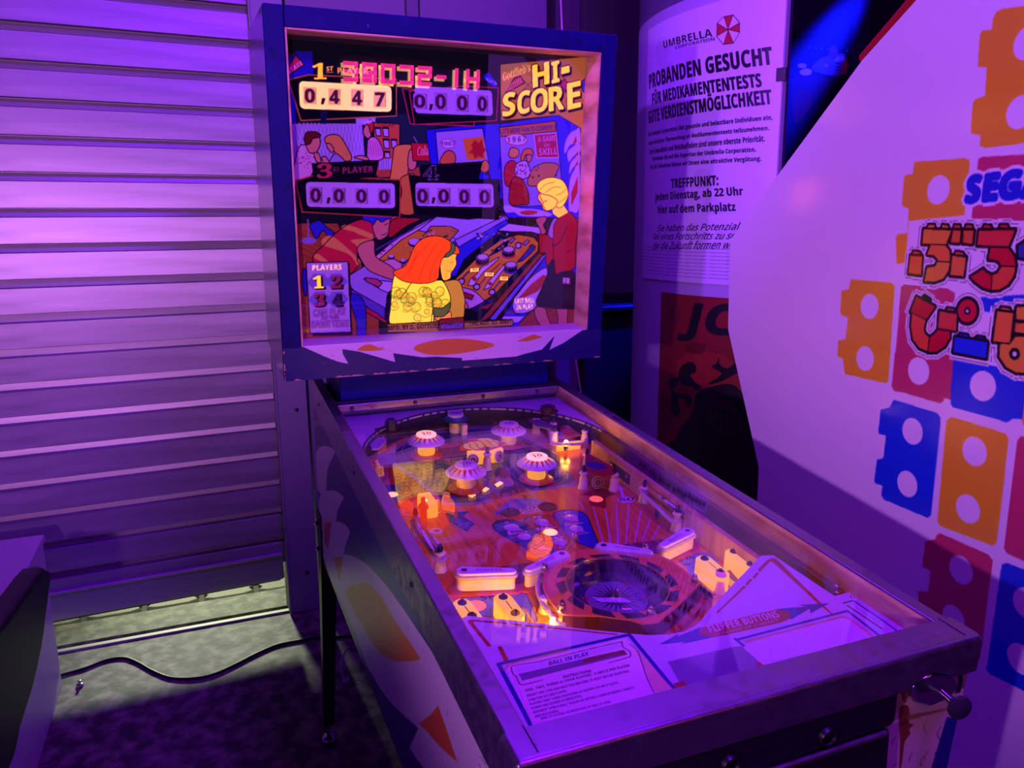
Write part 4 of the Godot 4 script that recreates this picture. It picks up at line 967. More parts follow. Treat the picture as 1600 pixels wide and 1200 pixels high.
func playfield_art() -> Image:
	var s := Sheet.new(518, 1030, 0.95, "c87428", self)
	# lacquered boards
	for i in 70:
		var x := rng.randf() * 518.0
		s.p(["be6c24", "cc7a2e", "ba6820", "d08036"][i % 4], [x, 0, x + rng.randf_range(2, 9), 0, x + rng.randf_range(2, 9), 1030, x, 1030])
	# red corners, then the slate field that the bumpers stand in, with its pale outlines
	s.p("a03a28", [0, 120, 518, 120, 518, 330, 430, 420, 300, 300, 100, 330, 0, 420])
	s.s("7c6c84", [75.7,179.3,89.4,106.5,142.8,50.2,222.8,7.8,316,13.8,380.2,58.5,403.1,156.7,426.6,295.5,385.1,379.1,342,389.3,285.8,386.4,211.8,400,171,408.3,131.7,396.4,113.9,374.3,96,257.1])
	s.s("343c4c", [84,172.8,96.4,113.8,142.3,66.4,216.5,29.1,309.1,33.2,366.8,71.8,390.7,158.1,414.6,300.9,382.9,365.8,341,376.7,284.4,374,212.8,388.9,175.1,396.5,137.8,386.8,121.6,369.4,104.1,251.2])
	s.stroke("746a80", 2.0, disc(Vector2([161.2,122.3][0], [161.2,122.3][1]), 52, 36), true)
	s.stroke("746a80", 2.0, disc(Vector2([326.7,314.3][0], [326.7,314.3][1]), 58, 36), true)
	s.stroke("5a6078", 3.0, disc(Vector2([326.7,314.3][0], [326.7,314.3][1]), 46, 36), true)
	s.stroke("746a80", 2.0, disc(Vector2([177.7,328.7][0], [177.7,328.7][1]), 50, 36), true)
	s.dot("b07a80", [213,111.5][0], [213,111.5][1], 26, 12)
	s.word("500", "Droid Sans*", "5a3040", [211.1,109.1,231.1,109.3,214.7,97.5])
	s.s("a07890", [246.6,307.4,267.5,279.4,272.3,316,265.1,347.1,250.4,350.4,239.6,330.3])
	s.s("7a4a58", [253.9,296.9,273.7,267.9,283,266.5,278.4,300.7,261.7,312.4])
	s.p("9a1c26", [206.1,378.2,291.8,364.3,294,381.2,206.8,399.8])
	s.word("D. Gottlieb & Co.", "Droid Serif*", "240a14", [210.4,393.5,288.2,380.8,214.2,376.4])
	s.p("a03a30", [419.5,201.9,452.9,250.1,424.2,323.9,380.5,385.2,410.5,221.4])
	# the "50 points" plate with its two holes
	s.p("6c5a94", [182.4,457,234.8,403.8,254.5,404.7,278.6,413.9,304.8,453,300.5,468.9,293.2,471.5,270.7,446.7,236.5,448.8,227.3,464.1])
	s.word("SPECIAL", "Droid Sans*", "3c3060", [229.7,420.6,271.9,422.4,233.4,411.2])
	s.word("WHEN LIT", "Droid Sans*", "3c3060", [236.1,434.9,260.8,433.9,238.3,428.7])
	s.p("c8a0a0", [234.5,448.1,265.7,444,269.1,467.7,233.8,468])
	s.word("50", "Droid Sans*", "40203c", [235.8,457.7,262.2,455.8,240.3,446.7])
	s.word("POINTS", "Droid Sans*", "40203c", [237.6,464.3,263.6,463.1,239,460.8])
	# three spin lanes A, B, C
	s.s("23305c", [168,498.1,176.4,482.9,190.3,476.6,204.5,480.8,218,494,223.6,508.5,231.9,561.9,235.8,608.3,216.7,620.4,201.5,621.7,187.3,569.3,169.9,522.9])
	s.stroke("140c20", 2.0, curve(pv([168,498.1,176.4,482.9,190.3,476.6,204.5,480.8,218,494,223.6,508.5,231.9,561.9,235.8,608.3,216.7,620.4,201.5,621.7,187.3,569.3,169.9,522.9])), true)
	s.s("9c2230", [223.5,496.9,238.1,480.9,257.3,477.7,273.5,488.2,279.4,498.3,276.9,535.5,270.9,575.4,256.7,593.3,235.3,609.4,231.9,561.9,228.1,521.8])
	s.stroke("140c20", 2.0, curve(pv([223.5,496.9,238.1,480.9,257.3,477.7,273.5,488.2,279.4,498.3,276.9,535.5,270.9,575.4,256.7,593.3,235.3,609.4,231.9,561.9,228.1,521.8])), true)
	s.s("2a2f9a", [281.1,489.7,293.1,478.2,312,477.2,328.3,487.9,335.4,506,320.7,559.7,302.8,614.9,292.6,617,279.5,598.4,270.9,576.8,275.6,531.9])
	s.stroke("140c20", 2.0, curve(pv([281.1,489.7,293.1,478.2,312,477.2,328.3,487.9,335.4,506,320.7,559.7,302.8,614.9,292.6,617,279.5,598.4,270.9,576.8,275.6,531.9])), true)
	for a in [["A", [188.3,491.1,198.9,493.2,192.5,484]], ["B", [244.9,489.1,255.4,492.7,248.3,481.2]], ["C", [301.3,490,312.6,491.9,304.8,482.5]]]: s.word(a[0], "Droid Sans*", "c8b0c0", a[1])
	for a in [["500", [184.6,519,207.5,514.7,217.5,533.3,182.1,532.4], [187.5,529.5,210.8,532.5,190.4,520.4]], ["1500", [234.3,523.9,260.4,517.4,269.4,532.9,232.4,531.8], [235.7,527.5,265.2,530.8,238.6,520.8]], ["500", [241.6,562.3,260.3,555.5,264.1,568.7,240.5,567.8], [242.2,564,260.1,565.2,244.9,558.2]],
			["2000", [288.3,522.2,313.5,518.1,317.6,533.2,282.6,531.2], [286.4,527.8,315.5,530.6,290.2,519.7]], ["1000", [283.2,558.9,303.6,554.4,309,567.8,278,566.7], [281.7,565,305.5,566.6,285,558.1]], ["50", [242.7,593.5,253.1,592.1,253.2,600.5,239.7,601.4], [243.2,599.8,251.5,599.9,245.7,594.6]]]:
		s.p("d0b8c0", a[1]); s.word(a[0], "Droid Sans*", "1c1020", a[2])
	s.ln("c8b0c0", 1.2, [216,604.1,220.1,618.9])
	s.p("c8b0c0", [209.4,588.1,228,601.4,227.3,597.1,218.6,585.8])
	# rays
	for a in [[361.9,480.9,312.4,612.5], [378.9,494.6,322.5,618.1], [406.4,485.3,333.1,621.8], [427.2,492.4,346.8,622.2], [434.5,521.4,360.8,624.9], [432.5,556.4,378.3,620], [434.3,581.5,395.6,621.5], [348.5,454.8,340.9,486.9]]: s.ln("b48ad0", 2.2, a)
	for a in [[77.5,497,113.5,574.1], [77.7,533.1,116.2,597.2], [123.7,468.3,158.2,543.1], [61.6,550.5,96.9,606.6], [97.8,504,134.8,575.9]]: s.ln("b0808c", 1.6, a)
	# arrows and marks
	s.p("8a1a26", [361.7,425.8,392.9,416.2,421.2,415.7,426.7,447.8,403.4,451.3,379.5,494.8,359.7,472.2,375.7,437.4])
	s.dot("c8b0d0", [432.1,473.3][0], [432.1,473.3][1], 17, 13)
	s.word("50", "Droid Sans*", "30204c", [416.5,475.2,444.1,481.7,423.5,462.6])
	s.p("c8b0d0", [453.5,409.8,452.2,427.3,445.6,436.8,437.6,460,431.2,457.8,441.5,432.6,443.5,424.4])
	s.p("20284e", [110.5,421.9,150.5,427.8,134.6,443.9,143.8,476.5,122.5,500,105.4,452.1])
	s.dot("584870", [117.3,456.2][0], [117.3,456.2][1], 12, 10)
	s.word("WHEN", "Droid Sans*", "9890a8", [115.5,477.2,138.1,473.3,116.7,469.9])
	s.word("LIT", "Droid Sans*", "9890a8", [118.9,487.4,131.6,484,120.4,480.2])
	s.dot("c8a8a8", [76.5,481.1][0], [76.5,481.1][1], 11, 11)
	s.dot("704050", [76.9,479.9][0], [76.9,479.9][1], 5, 5)
	s.p("1c2460", [39.7,271.5,67.5,280.8,60.2,310.4,33.9,297.6])
	s.p("1c2460", [40.8,327,54.9,331.8,47,351.6,35.3,343.9])
	# flipper field and the two SPIN plates
	s.s("6e2c44", [51.8,660,82.7,642.4,120.6,624.7,156.5,626,186.5,628.8,193.6,648.4,165.9,685.7,140.7,692.6,126.3,682.8,94.8,675.1,62.9,679.9])
	s.stroke("3a1828", 1.6, curve(pv([51.8,660,82.7,642.4,120.6,624.7,156.5,626,186.5,628.8,193.6,648.4,165.9,685.7,140.7,692.6,126.3,682.8,94.8,675.1,62.9,679.9])), true)
	s.s("6e2c44", [310.4,622.5,354.3,622.6,388,626.4,414.3,630.1,445.6,671.5,431.2,679.2,399.4,676.5,374.3,663.6,344,640.5])
	s.s("6672a0", [51.3,689.6,70.4,678.6,93.5,678.7,125.6,684.6,138.3,691.8,141.2,702.5,135,740.7,128,773.1,107.7,764.4,66.9,738,45,718.1])
	s.stroke("2a2c50", 1.6, curve(pv([51.3,689.6,70.4,678.6,93.5,678.7,125.6,684.6,138.3,691.8,141.2,702.5,135,740.7,128,773.1,107.7,764.4,66.9,738,45,718.1])), true)
	s.word("SPIN", "Droid Sans*", "1a1838", [75.6,701.4,119.5,702.5,79.5,689.1])
	s.word("WHEN LIT", "Droid Sans*", "1a1838", [88.5,706.9,107.5,708.1,89.6,703.1])
	s.s("6672a0", [393.5,687.1,426.8,682.2,449.9,688.2,456.8,700.9,450.1,719.7,401.4,745.1,382,754.9,396,716.6])
	s.word("SPIN", "Droid Sans*", "1a1838", [389.4,698.5,425,698.1,394.7,690.3])
	s.word("WHEN LIT", "Droid Sans*", "1a1838", [394.6,712.2,415.7,711.7,396.9,707.1])
	s.cv("c8c0c8", 3.0, [385.9,800.1,397.7,800.8,400.4,808.5])
	# worn lacquer
	for i in 120:
		var at := Vector2(rng.randf() * 518, rng.randf() * 1030)
		s.ln("8a5c34", 0.5, [at.x, at.y, at.x + rng.randf_range(-14, 14), at.y + rng.randf_range(-20, 20)])
	return s.ready()

func apron_art() -> Image:
	var s := Sheet.new(518, 300, 1.7, "c6c0ca", self)
	s.off = Vector2(0, 750)
	# red lines
	s.p("a01826", [20.2,806.7,25,803.8,31.5,809.4,25.8,810.6,30.8,864,26,862.3])
	for a in [[28.8,806.2,64.5,825.2,63.5,828.3,26.8,809], [67.7,826.8,79.5,834.5,78.4,839,67.4,829.7], [83.1,837.2,103.2,847,101.9,850,82.5,840.4], [107.2,849.7,179.5,891.3,178.3,893.4,106.3,852.6]]: s.p("a01826", a)
	s.p("a01826", [36.7,866.2,41.6,867.9,39.6,895.1,34.1,895.6])
	for a in [[317.9,893.4,393.7,850.5,393.7,854.5,321.6,893.3], [397.7,848,413.8,838.1,414.3,841.7,397.2,852.4], [417.7,837.1,433,827.5,433.6,831.2,417.3,841.4], [438.7,822.4,469.8,804.1,479.8,802.3,473.2,809,467.6,810.7,437.2,828.3], [479,802,484,803.8,481.5,818.5,460.8,920.2,457,945.7,454.6,944,456.3,918.6,471.8,822.5,473.2,809]]: s.p("a01826", a)
	# flipper arrow
	s.p("0f1180", [215.6,926.3,248.7,915.3,244.7,919.7,283.6,912.6,270.8,925.3,282.2,935.7,238.6,934.6,247.5,932.6])
	s.p("0f1180", [395.2,911.2,414.4,914.7,436.4,919.8,431,913.6,470.8,923.5,431.1,933.9,437.8,925.1,397.6,937,404.9,925.8])
	s.p("a01826", [270.5,925.2,284.3,913.4,397.2,912.2,407.4,923.8,398.5,935,380.1,938.4,282.2,936.2])
	s.word("FLIPPER BUTTONS", "Droid Sans*", "d8c8e0", [286.4,926.9,389.1,927.7,290.2,913.3])
	s.word("ON SIDE OF CABINET", "Droid Sans", "d8c8e0", [293,934,381.4,934.6,295.4,929.5])
	# left window
	s.ln("0f1180", 5.0, [26.4,897.2,192.3,897.1,187.7,999.6,185.5,1035.7])
	s.ln("0f1180", 5.0, [26.4,897.2,22.4,998.4,20.5,1020.4])
	s.p("f0dcd2", [31.9,903.3,185.2,902,186.5,940.4,184.9,1003.5,166,1018.2,22.6,1015.6])
	s.p("ecd898", [183.9,916.2,186.1,932.6,185.9,999.4,180.8,1019.4,162.1,1014.7,165.6,997.6,171.3,971.3,178.9,947.7])
	for i in 40: s.dot("8a7450", [183.1,973.2][0] + rng.randf_range(-14, 14), [183.1,973.2][1] + rng.randf_range(-22, 22), 0.4)
	s.cv("3a2a48", 1.0, [182.4,914.4,185.1,927.2,178.9,947.7,170.1,973.2,163.3,1000.1])
	s.cv("c8a870", 2.6, [29.4,909.6,35.6,903.5,47.4,900.9,75.5,900.6,110.6,900.9])
	s.p("7a5a80", [40.4,921.8,123.1,921.4,169.8,921.7,170.1,931.5,98.7,932.2,40.1,933.7])
	s.p("7a5438", [118.5,921,171,922.6,170.1,931.5,158.6,928.4,116.5,928.2])
	s.p("d6cbd2", [40.8,907.7,73.3,909.2,115.7,910.4,171.6,907.9,172,917.8,126.1,918.7,124.5,921.9,40.8,920.8])
	s.word("BALL IN PLAY", "Droid Sans*", "3a1e5c", [78.1,919.5,128,918.2,80.4,912.7])
	s.ln("b8a8c0", 0.6, [71.5,911.5,69.9,920.6])
	s.cv("2c2038", 1.1, [61.4,939.8,38.8,940.2,35.6,937.3,35.5,933.8,36.6,923.9,35.2,919.9,36.7,911,42.1,906.3,73.3,909.2,117,907.8,172,907.2,174.5,910.3,172.7,918,175.6,926.3,173.9,932.1,169.1,936.2,143.3,937.8])
	s.word("INSTRUCTIONS", "Droid Sans*", "3a2c40", [83.2,945.3,117,945.9,84.9,940.7])
	s.word("ONE, TWO, THREE or FOUR PLAYERS - 3 BALLS PER PLAYER", "Droid Sans*", "3a2c40", [36,952.5,162.4,952,37,947.8])
	for a in [["INSERT ONE COIN AND WAIT FOR MACHINE TO RESET BEFORE INSERTING", [34.7,960,156.2,960,35.5,956.4]], ["COIN FOR SECOND PLAYER.", [33.5,967,77.7,966.5,34.3,963.5]], ["PLAYERS TAKE TURNS SHOOTING AS SHOWN ON BACK GLASS.", [32.3,973.2,136.2,972.9,33.1,969.8]],
			["POINTS ARE SCORED AS INDICATED.", [31.7,979.4,89.3,979.3,32.3,975.9]], ["ADVANCE \"SPIN-A-BALL\" VALUES BY HITTING CORRESPONDING TARGETS", [30.8,985.6,147.9,986.1,31.5,982.2]], ["AND ROLLOVERS.", [30.1,991.7,56.9,992,30.7,988.4]], ["BALL IS SCORED AS INDICATED AT END OF SPIN.", [35.1,996.3,113.5,997.5,35.8,993.4]]]:
		s.word(a[0], "Droid Sans", "5c4a60", a[1], -1.0, 0.12)
	# worn label in the middle
	s.p("7c728c", [206.9,957.7,298.4,959.9,304.8,962.2,305,993,302.4,1011.5,196.5,1007.7,199,994])
	s.p("a01826", [191.9,992.6,204.8,992.7,204.1,1008.2,185.1,1008])
	s.p("a01826", [299.3,993.4,313.4,993.5,310,1002.2,296,1002])
	# right window
	s.ln("0f1180", 4.0, [306.4,949.4,479.9,945.4,475.7,998.9,467.2,1033.5])
	s.ln("0f1180", 4.0, [306.6,946.7,309.5,1008.1,310.4,1043.3])
	s.p("dcd4dc", [304.7,963.9,354.6,953.8,463.2,952.2,468.4,958.6,468.2,964.6,468.5,1001.1,456.9,1009.2,343.9,1004.4,305.3,999])
	s.cv("c89878", 4.5, [313.2,956,354.4,955.6,386.2,955.4,455.8,954.1,464.3,955.5,467.5,962.4])
	s.cv("e0b088", 5.0, [467.5,962.4,467.9,970.6,468,984.6,466,1000.2])
	s.ln("0f1180", 3.0, [488,929.4,504.5,929,505.4,933.4,505.3,975.8,504.1,1001.3])
	s.ln("241428", 2.4, [489,935.9,490.1,991.8])
	s.word("FOR AMUSEMENT", "Droid Sans", "7a60b0", [495,941.7,495.5,982.5,499,942])
	s.ln("8a80a0", 0.8, [488.5,859.6,497.3,905.7])
	return s.ready()

func block_art() -> Image:
	var s := Sheet.new(900, 1420, 0.62, "dcd8da", self)
	# flip so that height counts down from 1.92 m and the left edge stands at -0.6 m
	var Y := "dcae24"
	var R := "b83a5c"
	var B := "1638c0"
	for a in [[Y, [93.6,1648.4,62.6,1653,50.6,1652.5,45.7,1644.6,46,1631.1,30.6,1633,27,1628.9,29.3,1587.9,44.2,1584.3,46,1547.5,30.7,1545.6,27,1541.2,29,1501.5,45.4,1497.2,46.3,1482.9,56,1479.5,116.5,1480.2]], [Y, [-69.7,1470.9,23,1468.9,30.4,1466.6,32.3,1460.4,32.6,1391.2,-70.6,1384.2,-69.5,1321.4,-87.9,1318.6,-94.3,1359.9,-90.7,1363.9,-71,1365.9,-72.9,1403.3,-85.1,1406,-88.2,1409.4,-87.9,1450.5,-84.3,1453.1,-71.3,1452.8]],
			[R, [46.4,1466.1,52.4,1468.2,118.5,1465.8,129.9,1382.5,45.1,1386.7]], [Y, [-189.1,1288.6,-96,1288.2,-87.9,1284.8,-83.6,1132.6,-88.7,1127.9,-186.8,1125.6,-194.7,1151.3,-210,1153.4,-209.7,1180.7,-191.9,1185.3,-189.7,1223.2,-206.4,1225.8,-210.4,1232.1,-211,1267.4,-193.5,1270.9]],
			[R, [-74.2,1283.7,-68,1288.1,16.6,1287.4,29.9,1282.4,43.1,1180,42.9,1127.9,35.7,1128.8,-67.9,1118.9,-72.5,1122.2]], [B, [39.8,1187.9,156.1,1190.5,164.6,1128.2,133.9,1122.6,49.1,1133.1,40.2,1139.3]], [B, [45.3,1276,142.6,1289.2,147.1,1256.4,52.4,1264]],
			[R, [-74.6,1180.8,29.1,1188.9,29.6,1124.3,23.8,1118.9,-70.4,1121.1,-75.5,1125.7]], [B, [39.7,1184,143.2,1176.8,144.3,1122.8,138,1117.9,46.9,1118.7,42.6,1123]],
			[B, [-68.5,1105.1,20.6,1103.4,27.8,1097.7,28.4,946.1,22.4,939.4,-70,937.1,-77,942.4,-75.8,959,-93.3,957.5,-95.5,962.8,-93.2,998.3,-79.6,1004.6,-78,1043.7,-93.6,1042,-95.7,1046.2,-95.2,1082.6,-75.9,1090.4]], [Y, [46.8,1104.2,137.4,1102.4,143.6,1096.3,144.7,949.4,139,942,48.4,935.9,41.1,940.8,38.4,1096]],
			[R, [160.9,1104.2,168.4,1105.2,191,940.2,161.9,940.3,156.3,945.5,156.6,1097.4]], [Y, [159.5,1170.6,159.7,1124.1,164.6,1118.3,168.8,1120.7]], [R, [48.5,924.9,134.2,926.6,141.7,921.6,140.6,773,135.9,763.8,63.7,740.9,18.9,810.9,20.7,818.8,38.2,824.7,37.9,860,22.8,859,21.8,866.7,23,901.9,40.8,911.9,42.5,919.2]],
			[B, [156.2,921.7,163.7,927,212.5,930.3,234.1,773.8,215,764.4,158.9,757.7,152.7,761.1]], [R, [19.5,817,39.6,824.2,47.8,813.3,46.8,766.6,24.3,778.3]]]:
		var p := bl(a[1])
		s.poly(a[0], p)
	for a in [[102.9,1603.3], [103.4,1519.3], [-18.9,1427.9], [-140.2,1247.1], [-140.7,1160], [-23.5,1159.9], [94.2,1159.3], [-23.9,1064.4], [-24.2,978.7], [92.2,1064.5], [92.1,978.9], [92,885.1], [88.4,805.3], [201.6,805.2], [199.6,884.9], [93.2,1158.6], [-22.9,1159.2]]:
		var c: Vector2 = bl(a)[0]
		s.dot("dcd8da", c.x, c.y, 21)
	# the maker's word
	for k in [[5.0, "dcd8da"], [0.0, "1624b4"]]:
		s.word("SEGA", "Droid Sans*", k[1], bl_a([32.5,1408.7,150.5,1412.9,33.4,1443.2]), -1.0, 3.2 + k[0])
	s.word("SEGA", "Droid Sans*", "dcd8da", bl_a([33.5,1409.1,150.4,1413.3,34,1442.8]), -1.0, 0.0)
	s.word("SEGA", "Droid Sans*", "1624b4", bl_a([33.5,1409.1,150.4,1413.3,34,1442.8]), -1.0, -0.0)
	# the block-letter title: white halo, thin line, thick black, coloured faces
	var glyph := []
	for a in [["d8902c", [-40.1,1372.3,13.2,1370.7,6,1350.3,-40.2,1350.2]], ["c8642c", [14.9,1371.1,29.4,1370.7,29.3,1352.3,12.9,1352.9]], ["c8642c", [33.4,1370.7,51.5,1370.4,51.5,1351.6,34.3,1352.4]],
			["d8782c", [-23.4,1349.7,4.7,1349.9,13.6,1341.3,16.3,1326,-6.9,1326.2,-8.6,1329.2,-15.4,1333.6,-28.4,1334.4]], ["d8902c", [-7.3,1325.5,15.9,1325.6,15.3,1313.7,7,1300.8,-9.7,1295.1,-29,1294.7,-26.1,1316.3,-11.3,1318.6]],
			["d8782c", [-61.6,1332.7,-36.8,1332.4,-35.5,1303.6,-61.7,1305]], ["d8782c", [17.7,1335.3,43.2,1333.5,42.8,1306,17.8,1306.6]],
			["c83a34", [59.3,1370.8,116.6,1371.3,109.3,1348.9,59,1349.8]], ["b81428", [81,1347.9,109,1348.2,119.5,1337.6,123.9,1324.4,100.7,1324.1,97.2,1328.9,91.2,1331,79.7,1331.5]], ["d0502c", [101.3,1323.4,123.5,1323.8,122.6,1311.6,115.5,1299.9,103.2,1292.3,90.3,1290.4,88.8,1311.6,96.8,1314.9]], ["b81428", [73.2,1319,78.4,1314.9,88.4,1311.2,89.8,1290.3,75.4,1293.2,61.4,1300.2,53.3,1306.6]],
			["b81428", [-41.8,1271.7,-2.6,1260.1,-17.3,1238.8,-51,1246.7]], ["d0502c", [-47.4,1245.9,-18.4,1238.7,-20.2,1223.7,-16.6,1217.6,-8.6,1213.9,-9.6,1191.3,-26.5,1194.3,-41,1205.6,-47.2,1224.8]], ["b81428", [-7.8,1214,-0.2,1219.7,5.7,1226.9,29,1227.3,29.5,1217.2,22.1,1203.5,7.2,1193.2,-9,1190.3]], ["c84630", [4.9,1254.5,38.5,1253.3,39.2,1228.5,5.5,1228.6]],
			["1632c8", [37.6,1220.8,93.9,1220.9,94.7,1197.6,37.5,1197.8]], ["d8782c", [102.4,1264.2,128.6,1264,129.1,1223.3,101.7,1222]], ["d8902c", [131.7,1272.8,144.7,1274,147.2,1255.6,132.3,1255.8]], ["d8782c", [132,1252,147.6,1252.8,149.5,1239,132.5,1238.7]], ["d8902c", [112.7,1221.5,128.1,1222.7,135.2,1234.3,150,1235.3,156.4,1187.9,141.7,1186.3,125.7,1191.2,114,1203.1]], ["2a3a8c", [122.6,1350.7,133.3,1357.3,136.4,1334.5,125.7,1336]]]: glyph.append([a[0], bl(a[1])])
	for st in [[21.0, "dcd8da"], [15.0, "241018"], [13.6, "dcd8da"], [6.5, "120a10"]]:
		for g in glyph: s.stroke(st[1], st[0], g[1], true)
		for g in glyph: s.poly(st[1], g[1])
		for q in [[[54.6,1259], 17.5]]: s.dot(st[1], bl(q[0])[0].x, bl(q[0])[0].y, q[1] + st[0] * 0.5)
		for a in [[-33.3,1373.1,-31.2,1379,-19.4,1378.5,-15.9,1372.3], [-6.9,1372.7,-5.5,1378.4,5.5,1378,8.9,1372.3], [15.5,1372.7,16.3,1378.3,27,1377.9,29.2,1372.3], [35.6,1372.3,36.4,1377.9,47.7,1377.4,49.8,1372], [65,1372.7,66.7,1377.6,78.2,1377.3,81.2,1372.4], [91.2,1373.1,92.2,1378,103.9,1377.6,106.7,1372.8], [-58.3,1334.3,-56.6,1339.4,-43,1338.7,-38.8,1334.5], [22,1336.4,23.9,1340.9,36.6,1340.1,40.4,1336], [-29.1,1272.3,-25.1,1274.8,-13.4,1269.8,-12.7,1264.5], [16.7,1256.1,18.8,1260.4,31.8,1260,34.2,1255.3], [43.5,1222.8,46.3,1226.7,60.1,1226.2,61.8,1222.4], [72.7,1223,75.9,1226.5,87.9,1226.1,89.5,1222.9], [107.1,1266.2,108.4,1270.2,121.8,1269.6,124.5,1265.5]]:
			s.stroke(st[1], st[0] * 0.8, bl(a), true); s.poly(st[1], bl(a))
	for g in glyph:
		s.poly(g[0], g[1]); s.stroke("120a10", 1.2, g[1], true)
	for a in [["d8902c", [-32,1374.4,-30.3,1378.3,-20.4,1377.9,-17.8,1373.9]], ["d8902c", [-5.5,1374.3,-4.4,1377.8,4.6,1377.4,7.1,1373.9]], ["c8642c", [16.3,1374.3,17.1,1377.7,26,1377.3,27.7,1373.9]], ["c8642c", [36.7,1373.9,37.5,1377.3,46.8,1376.9,48.4,1373.7]], ["c83a34", [66.2,1374.3,67.7,1377,77.2,1376.8,79.6,1373.9]], ["c83a34", [92.2,1374.6,93.3,1377.5,102.9,1377.1,105.5,1374.3]], ["d8782c", [-57,1335.5,-55.3,1338.5,-44,1337.8,-40.6,1335.3]], ["d8782c", [23.1,1337.3,25,1340.2,35.7,1339.5,38.8,1337]], ["c84630", [17.9,1257,19.9,1259.7,30.9,1259.1,32.7,1256.8]], ["1632c8", [44.9,1223.9,47.1,1226,59.2,1225.5,60.5,1223.4]], ["1632c8", [74.1,1224,76.7,1225.8,87,1225.1,88.2,1223.7]], ["d8782c", [108.1,1267.1,109.4,1269.5,121,1268.7,123.3,1266.3]]]: s.poly(a[0], bl(a[1]))
	var rc: Vector2 = bl([54.6,1259])[0]
	s.dot("c01428", rc.x, rc.y, 16); s.dot("120a10", rc.x, rc.y, 5.5); s.dot("dcd8da", rc.x, rc.y, 2.5)
	var oc: Vector2 = bl([137.1,1210.6])[0]
	s.dot("120a10", oc.x, oc.y, 8); s.dot("dcd8da", oc.x, oc.y, 3.5)
	s.p("dcd8da", [890, 0, 900, 0, 900, 1420, 890, 1420])
	return s.ready()

# panel millimetres: from the left edge at -600, and from 1920 high downwards
func bl(a: Array) -> PackedVector2Array:
	var p := PackedVector2Array()
	for i in range(0, a.size(), 2): p.append(Vector2(a[i] + 600.0, 1920.0 - a[i + 1]))
	return p

func bl_a(a: Array) -> Array:
	var o := []
	for q in bl(a): o.append_array([q.x, q.y])
	return o

func poster_art() -> Image:
	var s := Sheet.new(497, 720, 1.3, "cdc8d2", self)
	for i in 9: s.s("c2bcc8", [60 + i * 40, 60 + i * 70, 110 + i * 36, 40 + i * 72, 140 + i * 40, 90 + i * 70, 90 + i * 36, 120 + i * 66])
	var k := "17121c"
	s.word("UMBRELLA", "Droid Sans*", k, [109.4,71,304,79.3,104.3,51.5])
	s.word("CORPORATION", "Droid Sans*", k, [166.8,84.2,311.3,90.2,165.2,76.1])
	var rim := [316.6,50.7,336.2,39.4,362.4,40.5,381.4,61.5,382.6,83.7,367.2,106,338.2,104.5,316.8,81.6]
	var mid := [349.8,71.9]
	s.p("d6d0d8", rim)
	for i in range(1, 8, 2):
		var j := (i + 1) % 8
		s.p("b02430", [mid[0], mid[1], rim[i * 2], rim[i * 2 + 1], rim[j * 2], rim[j * 2 + 1]])
	for i in 8: s.ln(k, 1.2, [mid[0], mid[1], rim[i * 2], rim[i * 2 + 1]])
	s.ln(k, 1.6, rim, -1.0, true)
	for a in [["PROBANDEN GESUCHT", [21.6,162.8,471.9,169.3,14.6,122.6], 1.2], ["FÜR MEDIKAMENTENTESTS", [48.5,209.9,448.1,217.8,40.5,169.8], 0.9], ["GUTE VERDIENSTMÖGLICHKEIT", [22.7,257.6,475.4,260.4,15.6,214.4], 0.9],
			["Die Umbrella Corporation lädt gesunde und belastbare Individuen ein,", [21.6,296.1,478.9,300,20.5,281.3], 0.3], ["unter ärztlicher Überwachung an Medikamententests teilzunehmen.", [27.3,320.7,471.4,323.4,26.1,304.5], 0.3], ["Ihre Gesundheit und Wohlbefinden sind unsere oberste Priorität.", [38.3,344.4,462.6,346.3,37.3,329.6], 0.3],
			["Vertrauen Sie auf die Expertise der Umbrella Corporation.", [57.3,367.3,441.5,372.1,56.3,352.6], 0.3], ["Für die Teilnahme bieten wir Ihnen eine attraktive Vergütung.", [43.2,389,456.3,394.7,42.2,374.2], 0.3],
			["TREFFPUNKT:", [167.8,445.4,341,445.1,165.3,420.2], 0.6], ["jeden Dienstag, ab 22 Uhr", [85.1,482.4,414.4,478.7,80.4,454.7], 0.5], ["hier auf dem Parkplatz", [104.7,519,396,517.4,100.2,490.2], 0.5]]: s.word(a[0], "Droid Sans*", k, a[1], -1.0, a[2])
	for a in [["Sie haben das Potenzial,", [98.8,564.8,408.3,560.6,108.9,543.2]], ["Teil eines Fortschritts zu sein,", [68.2,589,422.6,583.3,79.6,567.6]], ["der die Zukunft formen wird.", [74.6,614.4,417.3,605,85.7,592.1]]]: s.word(a[0], "Droid Sans", k, a[1], -1.0, 0.3)
	for i in 9: s.word("Die Teilnahme erfolgt freiwillig und auf eigene Gefahr. Alle Angaben ohne Gewähr. Nebenwirkungen sind möglich.", "Droid Sans", "4a4454", [4, 610 + i * 9.5, 440, 610 + i * 9.5, 4, 605 + i * 9.5])
	return s.ready()

